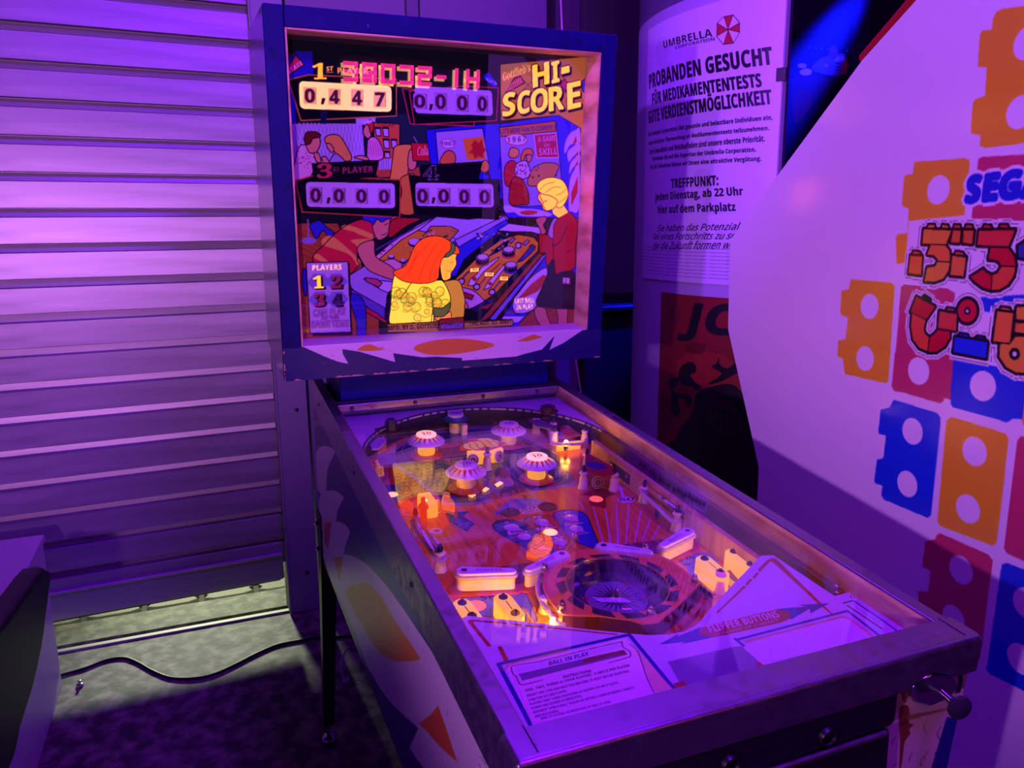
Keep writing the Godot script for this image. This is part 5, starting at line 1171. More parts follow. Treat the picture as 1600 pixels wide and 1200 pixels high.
func red_poster_art() -> Image:
	var s := Sheet.new(360, 772, 0.9, "7c1d16", self)
	s.off = Vector2(134, 733)
	var k := "0c0a0c"
	s.p("6a1712", [149.3,731.9,204.7,730.7,224.3,789.6,209.4,824.4,172.1,794.6])
	s.p("932a1a", [214.2,919.4,274.9,880.5,379.3,881.6,449.7,936.8,452.5,989.1,309.6,1010.9,216.8,970.2])
	s.p("641510", [111.3,1036.4,183.6,1016.5,221.9,1072.9,152.6,1184.1])
	s.p("641510", [251.7,864,328.8,860.5,310.4,889.7,253.1,891.6])
	s.word("JO", "Droid Sans*", k, [218,859.8,417.9,851.3,246.3,756], -1.0, 3.0)
	s.s(k, [231.8,939.4,262,918.2,287.7,920.1,290.9,941.7,271.2,953,293.8,971.8,311.5,980.1,294.9,993.9,276.4,983,257.8,986,225.2,971.6])
	s.s(k, [181.8,981.9,225.1,968.8,217.9,992.9,201.3,1007.4,227.3,1014.1,266.5,1009.9,282.2,1026.9,268.5,1049.3,260,1031,228.1,1028.4,238,1063.8,222.3,1081.5,197.1,1066.4,197.5,1019.7])
	s.s(k, [344.6,920.6,359.5,907.9,364.8,891.2,368.8,909.5,392.9,917.2,425.6,892.3,448.1,905.6,416.4,930.2,371.2,957.5,334.1,968.3,376.1,935.3])
	s.s(k, [295.3,1002.2,334.7,979.2,395.1,959.6,429.7,970.9,460.1,1030.5,479.3,1189,277.5,1234.8,225.6,1148,283.8,1060.5])
	for r in [1.0, 0.62, 0.25]:
		var q := PackedVector2Array()
		var c := pv([388,1052.6])[0] - s.off
		for i in 32: q.append(c + Vector2(cos(TAU * i / 32) * 46.0 * r, sin(TAU * i / 32) * 46.0))
		s.stroke("6e1a14", 1.8, q, true)
	for dy in [-24.0, 0.0, 24.0]:
		var c := pv([388,1052.6])[0]
		s.ln("6e1a14", 1.6, [c.x - 44, c.y + dy, c.x + 44, c.y + dy - 4])
	s.p(k, [109.5,1220.2,225.6,1148,345,1189.4,489.2,1176.3,500.8,1294.7,119.6,1405.8])
	return s.ready()

func banner_art() -> Image:
	var s := Sheet.new(1200, 1400, 0.5, "0c0a1c", self)
	s.s("241238", [172.7,366,288.1,332.4,402.6,345.6,362.6,444.1,221.8,490.5,178.1,435.2])
	s.s("3a1222", [202.5,646.7,298.1,635.2,397.9,647.9,337.5,712.6,245.1,778.3,202.1,743.5])
	s.s("5a1418", [212.1,718.7,270.3,691.5,306.9,738.7,248.1,815.2,214.8,804.1])
	s.p("2a1c3c", [501.2,336.8,585,329.3,568,489.3,544.3,589.8,482.7,655.6,488.4,458.5])
	s.s("6a6078", [291.2,602.3,333.1,569.4,373,557.7,405.6,552.5,446.5,543.7,466.6,560.8,473,600.4,461.9,616.5,438,630.2,379.7,630.5,329.7,624.2,296.5,617.1])
	s.so("e8a060", [218.8,600.8,238,591.8,262.4,596.2,259.6,610.3,227.7,612.2])
	s.so("f0b060", [228.6,624.2,263.6,610,292.5,617.3,285.8,634.7,245.9,639.4])
	s.dot("c87a48", [459.5,591.9][0], [459.5,591.9][1], 16, 30)
	s.p("b0a8b8", [398.2,562.1,447.3,552.8,457.4,570.6,407.9,576.8])
	for i in 3: s.p("2a2430", [[412.4,580.8][0], [412.4,580.8][1] + i * 12.0, [437.3,579.2][0], [412.4,580.8][1] + i * 12.0, [437.3,579.2][0], [412.4,580.8][1] + i * 12.0 + 5.0, [412.4,580.8][0], [412.4,580.8][1] + i * 12.0 + 5.0])
	s.p("c87830", [347.4,592.8,367.6,588.5,376.8,598.9,360.5,601.1])
	s.dot("70404a", [394.8,542.9][0], [394.8,542.9][1], 22, 26)
	for i in 8: s.dot("8088c0", [274.8,532.5][0] + i * 30.0 + (70.0 if i > 3 else 0.0), [274.8,532.5][1], 3.5)
	s.ln("6a6488", 3.0, [510.8,579.5,507.4,513.2,586.8,504])
	return s.ready()

# The backglass, drawn in its own millimetres: plain figures of players at pinball tables, the score windows, the lettering.
# The last number of a shape tells how much lamp light comes through it.
func backglass_art() -> Array:
	var s := Sheet.new(651, 600.5, 0.86, "14201e", self, 0.012)
	var ink := "120a14"
	var skin := "c98a6c"
	# walls and floor
	s.p("2420a4", [4.2,38.8,51.7,35.7,46.1,74.6,26.7,84.1,19.8,144.3,20.1,164.2,-2.8,165])
	s.p("2420a4", [24.4,32.7,57,30.6,57.6,73.9,44.8,74.6])
	s.p("1c3038", [176.3,140.4,305.3,135.1,304.9,264.2,173.1,266])
	s.p("98542a", [3,357.4,92,358,175,511.6,172.2,628.3,-10.6,616.1])
	s.p("9a562c", [632.1,311.7,667.7,311.5,685.4,627.7,485.3,615.8,505.6,590.5,643.4,464.7])
	for i in 46:
		var a: Array = [5.5,362.9,16,371.3]
		var x := rng.randf_range(0, 90)
		var y := rng.randf_range(360, 590)
		s.cv("6e3818", 1.2, [x, y, x + 18, y + 9, x + 42, y + 24])
		s.cv("6e3818", 1.0, [rng.randf_range(470, 640), y, rng.randf_range(470, 640), y + 8])
	# pennants
	s.po("c03058", [25.2,39.8,41.2,55.5,8.2,79.1,7.7,64.8], 0.02)
	s.word("STATE", "Droid Sans*", "e8c0d0", [11,74.2,38.2,55.7,7.6,67.2])
	s.p("2a2cb0", [418.1,46.7,439.5,69.2,436.6,77.4,412.4,62.8,408.7,56.4])
	s.word("GU", "Droid Sans*", "c8c0e8", [416.9,65.2,439.6,71.9,412.3,57.5])
	# window with its lattice, sign over the counter
	s.po("8f88b4", [7.8,164.6,150.1,158.8,154.7,234.5,9.6,242.5], 0.015)
	for i in 18:
		s.ln("c8c4dc", 0.9, [10.0 + i * 7.6, 162.0, 34.0 + i * 7.0, 240.0])
		s.ln("c8c4dc", 0.9, [12.0 + i * 7.6, 240.0, 36.0 + i * 7.0, 162.0])
	s.p("a8a0c8", [136.9,150.9,177.5,147.5,175.8,161,137.8,162.9])
	s.po("c06038", [173.2,157.2,227,157.8,225.3,261.2,173.2,262], 0.02)
	s.word("CHIPS", "Droid Sans*", "7a3020", [179.9,163.4,214.3,164.7,180,158.2])
	for a in [[175.6,167.4,186.6,167,187.6,182.6,178,182.9], [190.8,166.9,203.2,166.4,204.2,183.4,193.1,183.7], [191.6,189,204.1,189.1,205.2,207,194,206.7], [208.3,189,220,189.2,220.6,205.2,210.2,205.5], [193.9,213.8,205,213.6,205.3,225.5,195,225.7]]:
		s.po("b8a8c8", a); s.ln(ink, 4.0, [a[0], a[1], a[2], a[3]])
	s.p("a8a4c0", [182.4,228.6,209,226.7,209.9,248,180.5,249.9])
	for i in 5: s.ln("5a5880", 1.2, [182.0 + i * 5.0, 228.0, 182.0 + i * 5.0, 248.0])
	s.p("a85830", [179.1,249.9,229.8,246.3,267.1,243,269.8,262,178.7,264.6])
	# people at the counter
	s.so("c8a0b8", [22.9,209.2,36,205.1,52.2,218.6,63.2,236.3,49.2,254.7,38,270.4,14,281,8.1,270.8,12.1,242.5], 0.02)
	for i in 40: s.dot("803058", rng.randf_range(14, 58), rng.randf_range(206, 250), 1.2)
	s.so(skin, [37.3,203.8,51,188.2,62.7,187.8,64.8,200.4,61.2,210.7,54.8,218.6,43.1,218.9], 0.02)
	s.so("5a2018", [34.7,188.7,39.7,180.5,55.3,178.9,65.5,183.9,62.7,189.1,50.8,192,45.2,201,37.3,203.8,33.8,196.3])
	s.so(skin, [52.2,218.6,61.3,221,64.5,236.3,55.8,236.5,53,228.9])
	s.so("d09848", [73.5,192.5,81.2,184.7,97.1,182.9,107.5,189,117.5,206.7,126.4,224.6,122,233.1,108.6,232.8,100.8,225.2,93.1,217.6,88.2,207.5,77.8,202.6], 0.03)
	s.so(skin, [76.5,201.4,84.5,201.2,91.2,211.2,87.8,217.8,80.1,211.5])
	s.so(skin, [66.2,228.6,74.2,225.8,81.6,238.6,71,238.8])
	s.so("9088b8", [91.7,220.2,100.9,222.6,111.2,235.4,81.6,238.6])
	s.so(skin, [151.6,172.1,159.5,160.3,170.3,163.7,168.5,179.3,161.4,188.6,153.4,182.4], 0.02)
	s.so("b03428", [159.6,156.4,166.5,152.3,173.1,158.5,172.9,168.8,167.1,179.3,163.4,166.6])
	s.p("c8c0dc", [148.7,158.1,161.1,152.5,173.3,153.3,163.6,160.1])
	s.so("c890b0", [161.4,189.9,175.2,185.6,187.2,199.6,192.3,220.5,185.1,229.9,160.3,230.4,158.1,210.8], 0.02)
	for i in 6: s.ln("a03868", 1.0, [160.0 + i * 4.5, 192.0, 163.0 + i * 5.0, 222.0])
	s.so(skin, [131.7,225.8,146.8,222.1,160.4,226.5,157.5,231.8,141.1,229])
	s.so("d8a040", [216.4,202.7,236.2,197.7,254.7,199,263.1,209.4,258.8,213.6,247.4,208.5,244.2,238,242.3,267.8,237.8,284.1,205,281.7,207,252.1,211.9,220], 0.04)
	s.so(skin, [247.4,208.5,258.8,213.6,262,232.3,258.4,245.8,246.9,248.7,242.8,235.4], 0.03)
	s.so("c88a30", [226.6,268,246.8,256.9,258.2,264.8,260.3,333.7,222.6,336.4,229,295.1])
	s.po("b82028", [250.5,193.8,290.6,194,291.8,230.3,254.3,229.8], 0.02)
	s.word("Cola", "Droid Serif*", "e8b0b0", [263,220.2,287.6,218.2,264.7,200.1])
	s.ln("b0b0c8", 1.4, [256.3,181.7,263.3,193.4])
	# the two upright heads of painted tables
	s.po("2326b4", [282.4,167.6,371.6,155.1,450.3,148.2,460.5,305,444.2,310.8,414.7,226.4,292.1,237.1], 0.012)
	s.po("9a90c0", [303.2,170.9,407.7,159.8,422.5,228.4,309.1,236.2], 0.02)
	s.dot("c03048", [330.3,193.7][0], [330.3,193.7][1], 17, 10); s.dot("c8c0dc", [330.3,193.7][0], [330.3,193.7][1], 15.5, 8.5)
	s.word("1967", "Droid Sans*", "4a3870", [314.2,198.7,346.6,196.5,314.2,190.1])
	s.p("d08a28", [362.9,183.2,408.6,176.9,414.7,222.2,373.7,225.9])
	s.p("b02828", [382.4,194.1,391.4,184.3,399,190.9,406.5,182.5,409.8,198.8,417.5,204.1,408.4,212.7,411.6,222.3,399.3,217,390.3,224.1,387.1,213.2,376.6,210.7,385.5,203.6])
	s.so("c87838", [312.6,234,323,212,336.2,207.6,346.6,216.9,343.7,233.4])
	s.so("d09838", [402.7,240.5,411.7,226.4,420.9,229,424.2,242.9,415.1,251.5,405.8,248.8])
	s.p("2326b4", [393.8,265.8,405.8,248.8,424.5,259.8,418.6,276.8])
	s.po("2a2cc0", [447.2,149.7,585.5,125.8,641,151.1,649.8,349.4,470.4,348.6,458.8,331], 0.012)
	s.po("9088c4", [445.8,156.6,579.6,139.2,598.1,263.2,554.1,322.3,458.7,323.8], 0.025)
	s.po("c07838", [446.7,157.1,578.9,138.7,579.8,160.3,450.8,175.6], 0.03)
	s.word("IT'S MORE FUN TO COMPETE !", "Droid Sans*", "38207c", [453.8,170,577.1,157,453,159.9])
	s.dot("c02840", [485.9,180.9][0], [485.9,180.9][1], 27, 13); s.dot("d0c8e0", [485.9,180.9][0], [485.9,180.9][1], 25, 11)
	s.word("1 9 6 7", "Droid Sans*", "4a3060", [465.1,188.5,509,183.6,464.8,176.5])
	s.po("b02048", [527.6,169,580.6,163.6,589.4,216.4,535.7,218.1], 0.02, "d8b8d0", 2.4)
	s.word("A GAME", "Droid Sans*", "d8a0c0", [537.7,184.7,580.7,180,536.7,172.9])
	s.word("OF", "Droid Sans*", "d8a0c0", [552.6,194.4,567.2,192.9,552.4,187.9])
	s.word("SKILL", "Droid Sans*", "d8a0c0", [541.9,212.3,585.8,209,540.8,198.1])
	s.so("b83028", [461.5,236.6,473.8,225.1,486.5,230.5,487.4,261.8,484.6,279,465.6,279.2,459.5,259.3])
	s.so("d8a850", [468.7,211.2,474.7,198.5,490.5,200.9,492.4,213.5,483.1,219.3,472,218.1])
	s.so("d88838", [497.3,219,504.8,201.9,520.6,198.7,527.4,209.8,521.1,215.6,509.8,211.6,503.9,227.3])
	s.so(skin, [511.5,213,523.6,212.7,522.1,224.1,513.5,227.1])
	s.so("c8b8d0", [486.6,233.3,508.6,224.4,518.7,238.4,522.4,255.5,500.2,264.5,485.6,256.1])
	for i in 24: s.dot("3a2848", rng.randf_range(488, 520), rng.randf_range(232, 256), 1.5)
	s.so("a82c28", [477.9,264.7,500.2,263,517.1,290.2,519.5,316.4,505,319.4,472.8,316.5])
	s.so("c09848", [528.4,241.1,550.7,229.2,580.1,228.7,590.3,237.1,578.1,260.5,552.4,275.4,519.9,278.6,516.3,264.2])
	for i in 10: s.dot(["3038a0", "a02828", "201018"][i % 3], rng.randf_range(518, 588), rng.randf_range(232, 262), 2.2)
	for a in [[629.6,155.7,637.7,151.2,641.1,184,617.9,187.5,603.9,208,604.4,182.2,616.6,161.9], [640.4,184,641.5,204.2,625.8,213.2,614.7,225.1,610.4,204.9,621.5,193.2], [641.6,207.1,641.8,230.4,627,236.5,617.6,251.2,618.3,230.8,626.1,219], [641.8,230.4,645.9,328.2,625,334.2,619.7,328.2,618.6,271.8,627.4,245.2]]:
		s.s("c4bcd8", a)
	for a in [[630.2,167.1,632.6,181.4,621.4,190.3], [637,201.4,637.3,208.6,624.3,216.2], [638,221.7,638.5,230.4,627.1,237.9], [639.7,253.8,640,292.3,626.2,322.2,624.7,292.4]]: s.p("b82030", a)
	s.s("c4bcd8", [461.4,321.2,498.2,327.2,542.4,330.3,577.2,339.6,567.1,345.8,525.8,345.6,498.7,344,485,336.3,465,336.3])
	s.s("b82828", [498.5,336.4,518.6,331.8,542.5,334.9,532.5,341,512.1,341.9])
	# title
	s.p("c89a30", [446.3,30.6,651.1,1.6,668.3,322.2,649,322.2,641.3,151.1,585.5,125.8,449.5,142.8], 0.2)
	s.po("b02c3c", [458.7,86.9,478.8,53.8,492.5,50.3,502.2,64.5], 0.14)
	s.word("EASTERN", "Droid Sans*", "e0a070", [464.2,85.3,497.6,63.5,457.9,74.9], 0.16)
	s.po("b8384c", [585.9,61.4,596.6,49.9,605.3,61.7,599.6,78.5], 0.14)
	s.po("2830a0", [636,56,645.4,47.2,652.5,56.4,653.7,78.6,640.2,73.7], 0.05)
	s.ln("5a4018", 1.4, [483,95.2,528.3,49.7])
	s.ln("5a4018", 1.4, [500.5,59.3,529.5,84.8])
	s.ln("5a4018", 1.4, [588.3,43.5,651.6,101.1])
	s.word("Gottlieb's", "Droid Serif*", "f0c060", [452.1,63.3,514.8,39.7,451.2,46.1], 0.6)
	for L in [["H", [522.1,72.1,559.7,61.4,519.5,28.7]], ["I", [566.6,61.1,583.7,56.3,563.7,19.1]], ["-", [588.8,40.8,606.6,35.7,588.3,28.6]], ["S", [453.1,135,480.7,127.9,453.3,89.1]], ["C", [487.6,129.8,515.6,122.3,487,84.2]], ["O", [518.9,126.3,558.7,116.9,517.3,78.9]], ["R", [561.9,119,597.2,111.9,559.4,71]], ["E", [607.1,113.7,638.3,105.9,603.3,60.5]]]:
		var b: Array = L[1]
		var sh := [b[0] + 3.6, b[1] + 3.6, b[2] + 3.6, b[3] + 3.6, b[4] + 3.6, b[5] + 3.6]
		s.word(L[0], "Droid Sans*", "1a0c14", sh, 0.01, 2.6)
		s.word(L[0], "Droid Sans*", "1a0c14", b, 0.01, 2.8)
		s.word(L[0], "Droid Sans*", "ffc83c", b, 0.62, 1.4)
		s.word(L[0], "Droid Sans*", "ffb038", b, 0.8, 0.0)
	# tables on the floor
	s.po("9a8cc8", [111,467.6,177,428.3,268.8,365.1,271.8,373.9,193.2,512.3,185.8,570,116,491.3], 0.012)
	s.po("5850a8", [115.9,494.3,188,539.5,187.4,568.6,117,506.2], 0.0)
	s.po("c0b4dc", [143.1,474.5,206,482.6,218.2,483,196.4,506.4,181.3,499.8])
	s.po("b0486c", [146.2,471.7,172.9,475.5,183.2,484.8,175.5,493.5,148.9,480.6])
	s.po("b03038", [112.7,503.1,132.7,524.8,171,550.9,195,570.5,185.8,571.6,132.3,536.9,113.8,515])
	s.po("d8a8c0", [165.1,430.9,204.6,399.5,262.7,362.1,287.4,350.6,302.3,347.7,302.1,404,234,453.4,218.3,480,188.7,443.3], 0.03)
	s.po("d0982c", [176.9,434.1,225.8,393.9,284.3,362.3,302.2,359.5,302.1,395.1,262.2,412.3,231,447.4,215.6,458.9], 0.03)
	s.po("d098b0", [187.3,437.3,207,431.9,228,444.3,224.6,465.2,215.3,473.9,188.5,452.2])
	s.ln("504098", 3.0, [165.5,416.3,293.6,350.6])
	for q in [[[254.7,397.3], 12], [[204,427.4], 6], [[229.7,436.9], 6]]:
		s.dot("2a1838", q[0][0], q[0][1] + 2, q[1] + 1.5, q[1] * 0.7 + 1.5); s.dot("c0a8d0", q[0][0], q[0][1], q[1], q[1] * 0.6)
	for i in 22: s.dot(["2a2ca0", "a02838", "e8d0c0", "201018"][i % 4], rng.randf_range(180, 300), rng.randf_range(400, 455), rng.randf_range(1, 2.6), 1.4)
	s.p(ink, [268.6,394.6,299.7,368.3,302.2,369.8,302.2,378.7,271.6,397.6])
	s.po("a8a0d0", [264.2,373.9,304.6,344.8,377.2,351,465.2,342.4,472,351.5,393.9,405.6,348.8,447.4,320.1,431.5,304.4,383.2], 0.012)
	s.po("c09038", [267.1,394.6,292.1,365.3,335.9,365.7,355,374.8,335.9,395.6,291.9,403.9], 0.015)
	for i in 24: s.dot(["2a2ca0", "a02838", "c8c0d8", "201018"][i % 4], rng.randf_range(272, 350), rng.randf_range(374, 400), rng.randf_range(1, 3), 1.5)
	s.po("3036c0", [335.9,404.6,465.3,348.4,472.3,360.7,368.2,438.7,348.9,475.1,336,474.7], 0.012)
	s.po("9a90d0", [345.5,395.7,461.9,343.9,467,351.5,355.1,411])
	s.po("c8c0dc", [446,375.7,472.3,360.7,554.2,370.6,551.3,386.2,526.9,379.7,479.4,379.1], 0.012)
	s.po("d8a02c", [328,499.2,407.2,427.3,453,397.3,496.4,385.5,534.2,392.2,546.7,404.9,545.7,423.9,481.9,479.3,442,519.3,415.3,534.1,395,514.2,362.1,503.6], 0.06)
	s.so("c8a8d0", [328,502.3,355.5,500.2,388.3,507.7,411.8,527.6,415.3,535.7,395.4,546,368.9,551.1,342.6,543.6,329.6,524.2], 0.03)
	for i in 9: s.ln("a878a8", 1.0, [[359,547.5][0], [359,547.5][1], [332.9,511.8][0] + i * 8.0, [332.9,505.6][1] + i * 2.5])
	s.po("a02c2c", [363.8,516.2,368.6,511.6,391.8,520.4,386.9,529.7,365.4,522.5])
	s.so("d8a070", [341,540.3,352.4,531.4,368.8,532.1,378.8,545.2,368.9,551.1,349.2,550.2])
	s.po("202050", [382.1,551.8,435.3,525.4,448.9,529.2,408.9,556.2,395.5,558.8])
	s.po("a03828", [402.1,549.5,442.3,535.3,425.7,553.8])
	for a in [["2a2060", [360.3,486.3,368.4,475.7,378.1,466.7,391.2,464]], ["a02830", [398.2,500.2,411.3,489.6,424.4,474.4,454.1,450.1]], ["2a2ca0", [435.1,512.6,448.3,497.2,461.6,485]]]: s.cv(a[0], 3.4, a[1])
	for a in [[376.7,496.3,383.2,482.4,397.9,472,407.6,458.2,450.4,434.4,448.9,440.6,414.3,467.8,401.3,483,391.6,498.4], [414.9,508.7,424.7,490.1,441.2,474.9,464.2,450.4,467.8,456.7,448,481.4,431.6,503]]: s.po("d8c8d8", a)
	s.p("b02430", [392,476.5,399.6,483,393.1,489,386.5,482.5])
	s.p("b02430", [429.7,488.7,436.5,494.3,430.9,500.4,424.1,493.9])
	for q in [[362,487.3], [398.2,500.8], [435.1,514.2], [497.1,409.8], [531.5,415.7]]:
		s.dot("281838", q[0], q[1], 9, 8); s.dot("c0a8c8", q[0], q[1], 6, 5)
	for a in [[383,457.6,403.6,457.5,402.8,466.8,381.4,467.4], [417.7,467.9,440.4,469.2,437.9,478.5,416.2,477.9], [454.7,478.4,475.1,479.7,473.6,489.2,452.2,488.5]]: s.po("ffd468", a, 0.75, "3a2010", 1.2)
	for a in [["50", [387.3,464.5,399.4,463.6,387.2,459.5]], ["500", [421.1,475.8,436.1,475.3,421,470.5]], ["1000", [456.9,486.1,471.8,486,456.8,481]]]: s.word(a[0], "Droid Sans*", "7a4818", a[1], 0.5)
	for q in [[[411.3,435.1], "a02838"], [[473.6,419.3], "b03040"], [[479.9,453.9], "2a2c90"]]:
		var c := Vector2(q[0][0], q[0][1])
		s.dot(q[1], c.x, c.y + 12, 17, 8); s.dot("160e1c", c.x, c.y + 6, 16, 10); s.dot("2a1c30", c.x, c.y, 17, 9); s.dot("c8b4c8", c.x, c.y - 1, 12, 6)
		for k in 12: s.dot("d8d0e0", c.x + cos(k * 0.52) * 14.5, c.y + sin(k * 0.52) * 7.5, 1.1)
	s.po("14101c", [425.4,433.8,443.4,415.6,463.1,400.5,473.2,399.1,470.1,409.9,450.2,422])
	s.po("2a2c88", [494.7,448,514.7,426.4,527.9,410.9,536.7,414.2,531.9,426.7,508.4,445.2])
	for a in [[473.2,399.1,484.8,391.6,489.3,395.3,478.4,405.4], [507.2,405.9,518.9,396.7,524.9,401.5,513.5,410.7]]: s.po("8880a8", a)
	for i in 20: s.dot(["7870a8", "302848", "a0404c", "c0b8d0"][i % 4], rng.randf_range(395, 470), rng.randf_range(375, 425), rng.randf_range(1.5, 4), 2.4)
	s.po("9a5030", [549.3,427.1,559.9,430.5,429.4,573.4,412.6,582.2,409.1,575.6])
	s.po("8078c8", [558.2,433.6,570.4,430.7,443.1,580.6,429.4,576.6])
	s.p("2a2cc0", [563.7,440.1,650.3,458.4,657.1,517.9,559.9,527.3,505.5,587.2,492.3,616.2,436.8,609.6,456.8,581.3])
	s.so("c8bcd8", [572,472.4,564.6,462.6,530.3,484,500.1,518.4,490.1,530.9,487.2,553.5,501.4,567.2,539.8,559.2,556.4,527.1,569.6,501.5], 0.05)
	s.p("b02c30", [568.9,482,561.7,478.6,530.8,500.2,500.4,531.3,517.8,528.8,549,517,562.5,501.3])
	s.p("b02c30", [471.9,565.8,482.1,558.1,497.9,565.4])
	s.p("c8bcd8", [457.1,597.7,463.5,571.9,477.3,572.6,517.4,574.6,502,587,470.7,588.6])
	s.word("LAST BALL", "Droid Sans*", "ffe0a0", [493.1,543.3,541.4,542.9,491.8,531.6], 0.7)
	s.word("IN PLAY", "Droid Sans*", "ffe0a0", [497,557.9,539,557.6,496,545.8], 0.7)
	# the boy who leans over the left table
	s.ln("8078b0", 3.0, [33.6,349.3,33,391.1]); s.dot("8078b0", [32.9,392.5][0], [32.9,392.5][1], 16, 7)
	s.so("2830a8", [37.2,360.4,55.7,352.2,71.9,366.3,85.5,377.7,73.9,386.1,63.2,371.8,48.4,388.5,39.5,371.6])
	s.so("2a2ca8", [115.5,506.2,133.2,509.9,144.5,528.4,146.7,555.7,142.3,606.1,125.7,606.6,125.3,569.8,114.8,527])
	s.so("2a2ca8", [17.4,453.2,24.4,453.4,23.3,505.4,15.7,487.7])
	var shirt: PackedVector2Array = curve(pv([39.4,433.8,67.8,397.3,103,366.6,138,351.2,161.2,354.2,167.9,378.6,163,395.9,136.3,407.1,131.1,433.1,135.2,441.9,129.1,450.5,108.3,461.7]))
	s.poly("c02838", shirt, 0.02)
	for a in [[59.2,400,79.6,383.3,135.5,433.2,130.8,444.7,112.6,421], [100.1,367.9,114.7,361,166.4,381.5,164.7,390.2,137.1,381.2,125.7,375.3], [119.4,392.4,160.2,390.1,164.5,395.9,136.3,407.1,127.8,401.1], [43.8,428.1,51.3,419.8,83,443.5,111.8,444.2,108.3,460.2,82.7,449.3]]: s.s("d8a048", a, 0.02)
	s.stroke(ink, 1.6, shirt, true)
	s.so(skin, [131.9,408.4,166.1,393.1,168.4,416.4,174,431.1,203.6,449.6,221.5,471.1,215.2,479.9,182,469.8,149.7,451.1], 0.02)
	s.so(skin, [165.6,355.7,176.1,347.1,205.7,345.8,211.4,358.8,203.7,367.5,195.9,384.8,177.9,393.2,167.9,378.6], 0.02)
	s.so("2834b0", [145.3,349.8,149.9,341.3,176.3,337.2,208.8,338.1,211.6,347.3,196.7,350.1,184.7,355.8,176,350,166.9,361.4,161.2,355.6], 0.02)
	s.cv(ink, 1.2, [184.1,383.2,191.5,381.2,196.1,377.5])
	s.cv(ink, 1.2, [190.5,361.6,199.4,358.8])
	s.so(skin, [202.5,353,214.7,341.6,222.1,347.3,212.8,360.3,205.3,363.1])
	s.so("a82828", [208.6,350.2,247.7,347.5,269,350.5,238.4,364.8,204.8,387.8,199,379])
	# the red-haired girl
	s.so("d8c030", [199.8,564.6,205.2,525,218.1,489,230.8,465.3,246,477.9,286.6,485.3,315.1,486.3,353.7,484.5,366.9,513.1,370.3,538.5,360.7,579.4,298.8,580.8,210.3,577.5], 0.34)
	var blouse: Array = []
	for a in [[209.3,470.7,235.5,465.5,272.5,484.9,304.1,482.9,320,486.5,334.5,515,336.1,537,332.9,549.4,300.6,557.3,290.8,580.4,227.6,575.4,198.1,573.8,200.4,537]]: s.so("e8dc38", a, 0.7)
	for i in 26:
		var c := Vector2(rng.randf_range(208, 325), rng.randf_range(500, 572))
		s.stroke("6a8a1c", 2.2, disc(c, rng.randf_range(5, 12), 14), true)
		s.stroke("e8a028", 1.8, disc(c + Vector2(3, 2), rng.randf_range(3, 7), 12), true)
		s.cv("5c7c18", 1.6, [c.x - 12, c.y + 8, c.x - 2, c.y + 13, c.x + 10, c.y + 6])
	s.cv(ink, 1.6, [290.9,578.9,295.9,538.3,291.2,513.2])
	s.cv(ink, 1.6, [223.7,519.7,236.4,501.9,249,484.1])
	s.so("5c8a28", [296.8,544.6,316.7,545.5,335.5,533.8,334.5,549.5,319.9,564.6,300.6,565.2], 0.3)
	s.so("f09a40", [300.6,565.2,319.9,564.6,335.5,554.3,336.2,571.8,307,573.4], 0.5)
	s.so("ff8a30", [313.7,437.4,326.4,431.6,336,422.7,352,421.5,348.8,435.2,350.4,447.5,344,459.6,337.6,468.6,336,479.3,320,483.4,313.7,461.8], 0.85)
	s.so("e83c12", [208,461.7,235.7,447.5,254.6,409.2,273.3,391.7,298.2,386.1,320.1,389.4,340.7,401.7,355.1,414,355.8,426.2,344,425.9,328,428.6,316.9,437.5,310.5,461.7,307.3,479.9,285.1,488.4,253.7,487.3,226,480.3], 0.62)
	for a in [[241.5,471.7,260.6,430.2,291.9,397.9], [263.1,481.5,279.1,442.6,304.4,404.1], [288.2,485.4,294.7,455.1,316.9,416.3], [226.1,474.3,244.9,453.8,260.7,421.2], [336,422.7,342.3,413.8,335.9,404.6]]: s.cv("a81808", 1.4, a)
	s.so("4c8a34", [323.2,428.5,336,416.7,337.5,401.6,343.9,403.2,348.1,413.9,340.8,425.9,328,433.2], 0.3)
	s.cv("a03010", 1.2, [329,462.2,337.6,464,342.4,461.1]); s.cv("a03010", 1.2, [336,444.6,342.4,443.6])
	# the blonde girl to the right
	s.so(skin, [543.2,556.1,568.2,557.3,576.1,577.6,590.1,610.2,570.1,609.1,547.7,582.8], 0.02)
	s.so(skin, [600.6,558.8,626.1,560,628.2,587,626.8,612.3,604.7,611,603.5,582.3], 0.02)
	s.so("141c26", [577.7,437.2,636.4,471.1,649,504.3,652.5,557.8,626.2,561.7,575.3,555.9,545.7,544.7,559.2,507.7,572.1,475.7], 0.0)
	s.so("c09ab0", [570.1,380.1,581.2,352.1,593.5,352.1,589.1,374,581.4,399.2,572.6,399])
	s.so("b81c24", [615.5,335,633.8,346,645.6,368.2,640.9,416.1,641.5,464.7,607.7,473.5,593.6,477.9,586.8,443.9,576.6,453.2,567.9,456.2,565,427.4,551,427.1,548,392.4,552.9,383.1,568.7,388,583,396,583.6,367.7,595.1,349], 0.03)
	s.cv(ink, 1.6, [617.1,368,604.4,399.5,587.2,411.9,580,408.6]); s.cv(ink, 1.4, [583.2,399.2,586.8,443.9]); s.cv(ink, 1.4, [634,422.4,619.9,428.5])
	s.so(skin, [538.1,354.9,543,348.8,561.9,345.8,564,355.1,557.4,364.4,564.9,380.1,554.7,386.2,547.2,370.5], 0.02)
	s.p("ff9a38", [576.6,324.1,604.2,317.9,619.1,336.6,595.1,349,580.7,339.6], 0.8)
	s.so("ff8030", [542,304.7,546.5,292.9,553,292.9,573.1,300.1,586.5,301.5,590.6,319.3,574.4,331.1,557.8,331.1,550.6,316.4], 0.9)
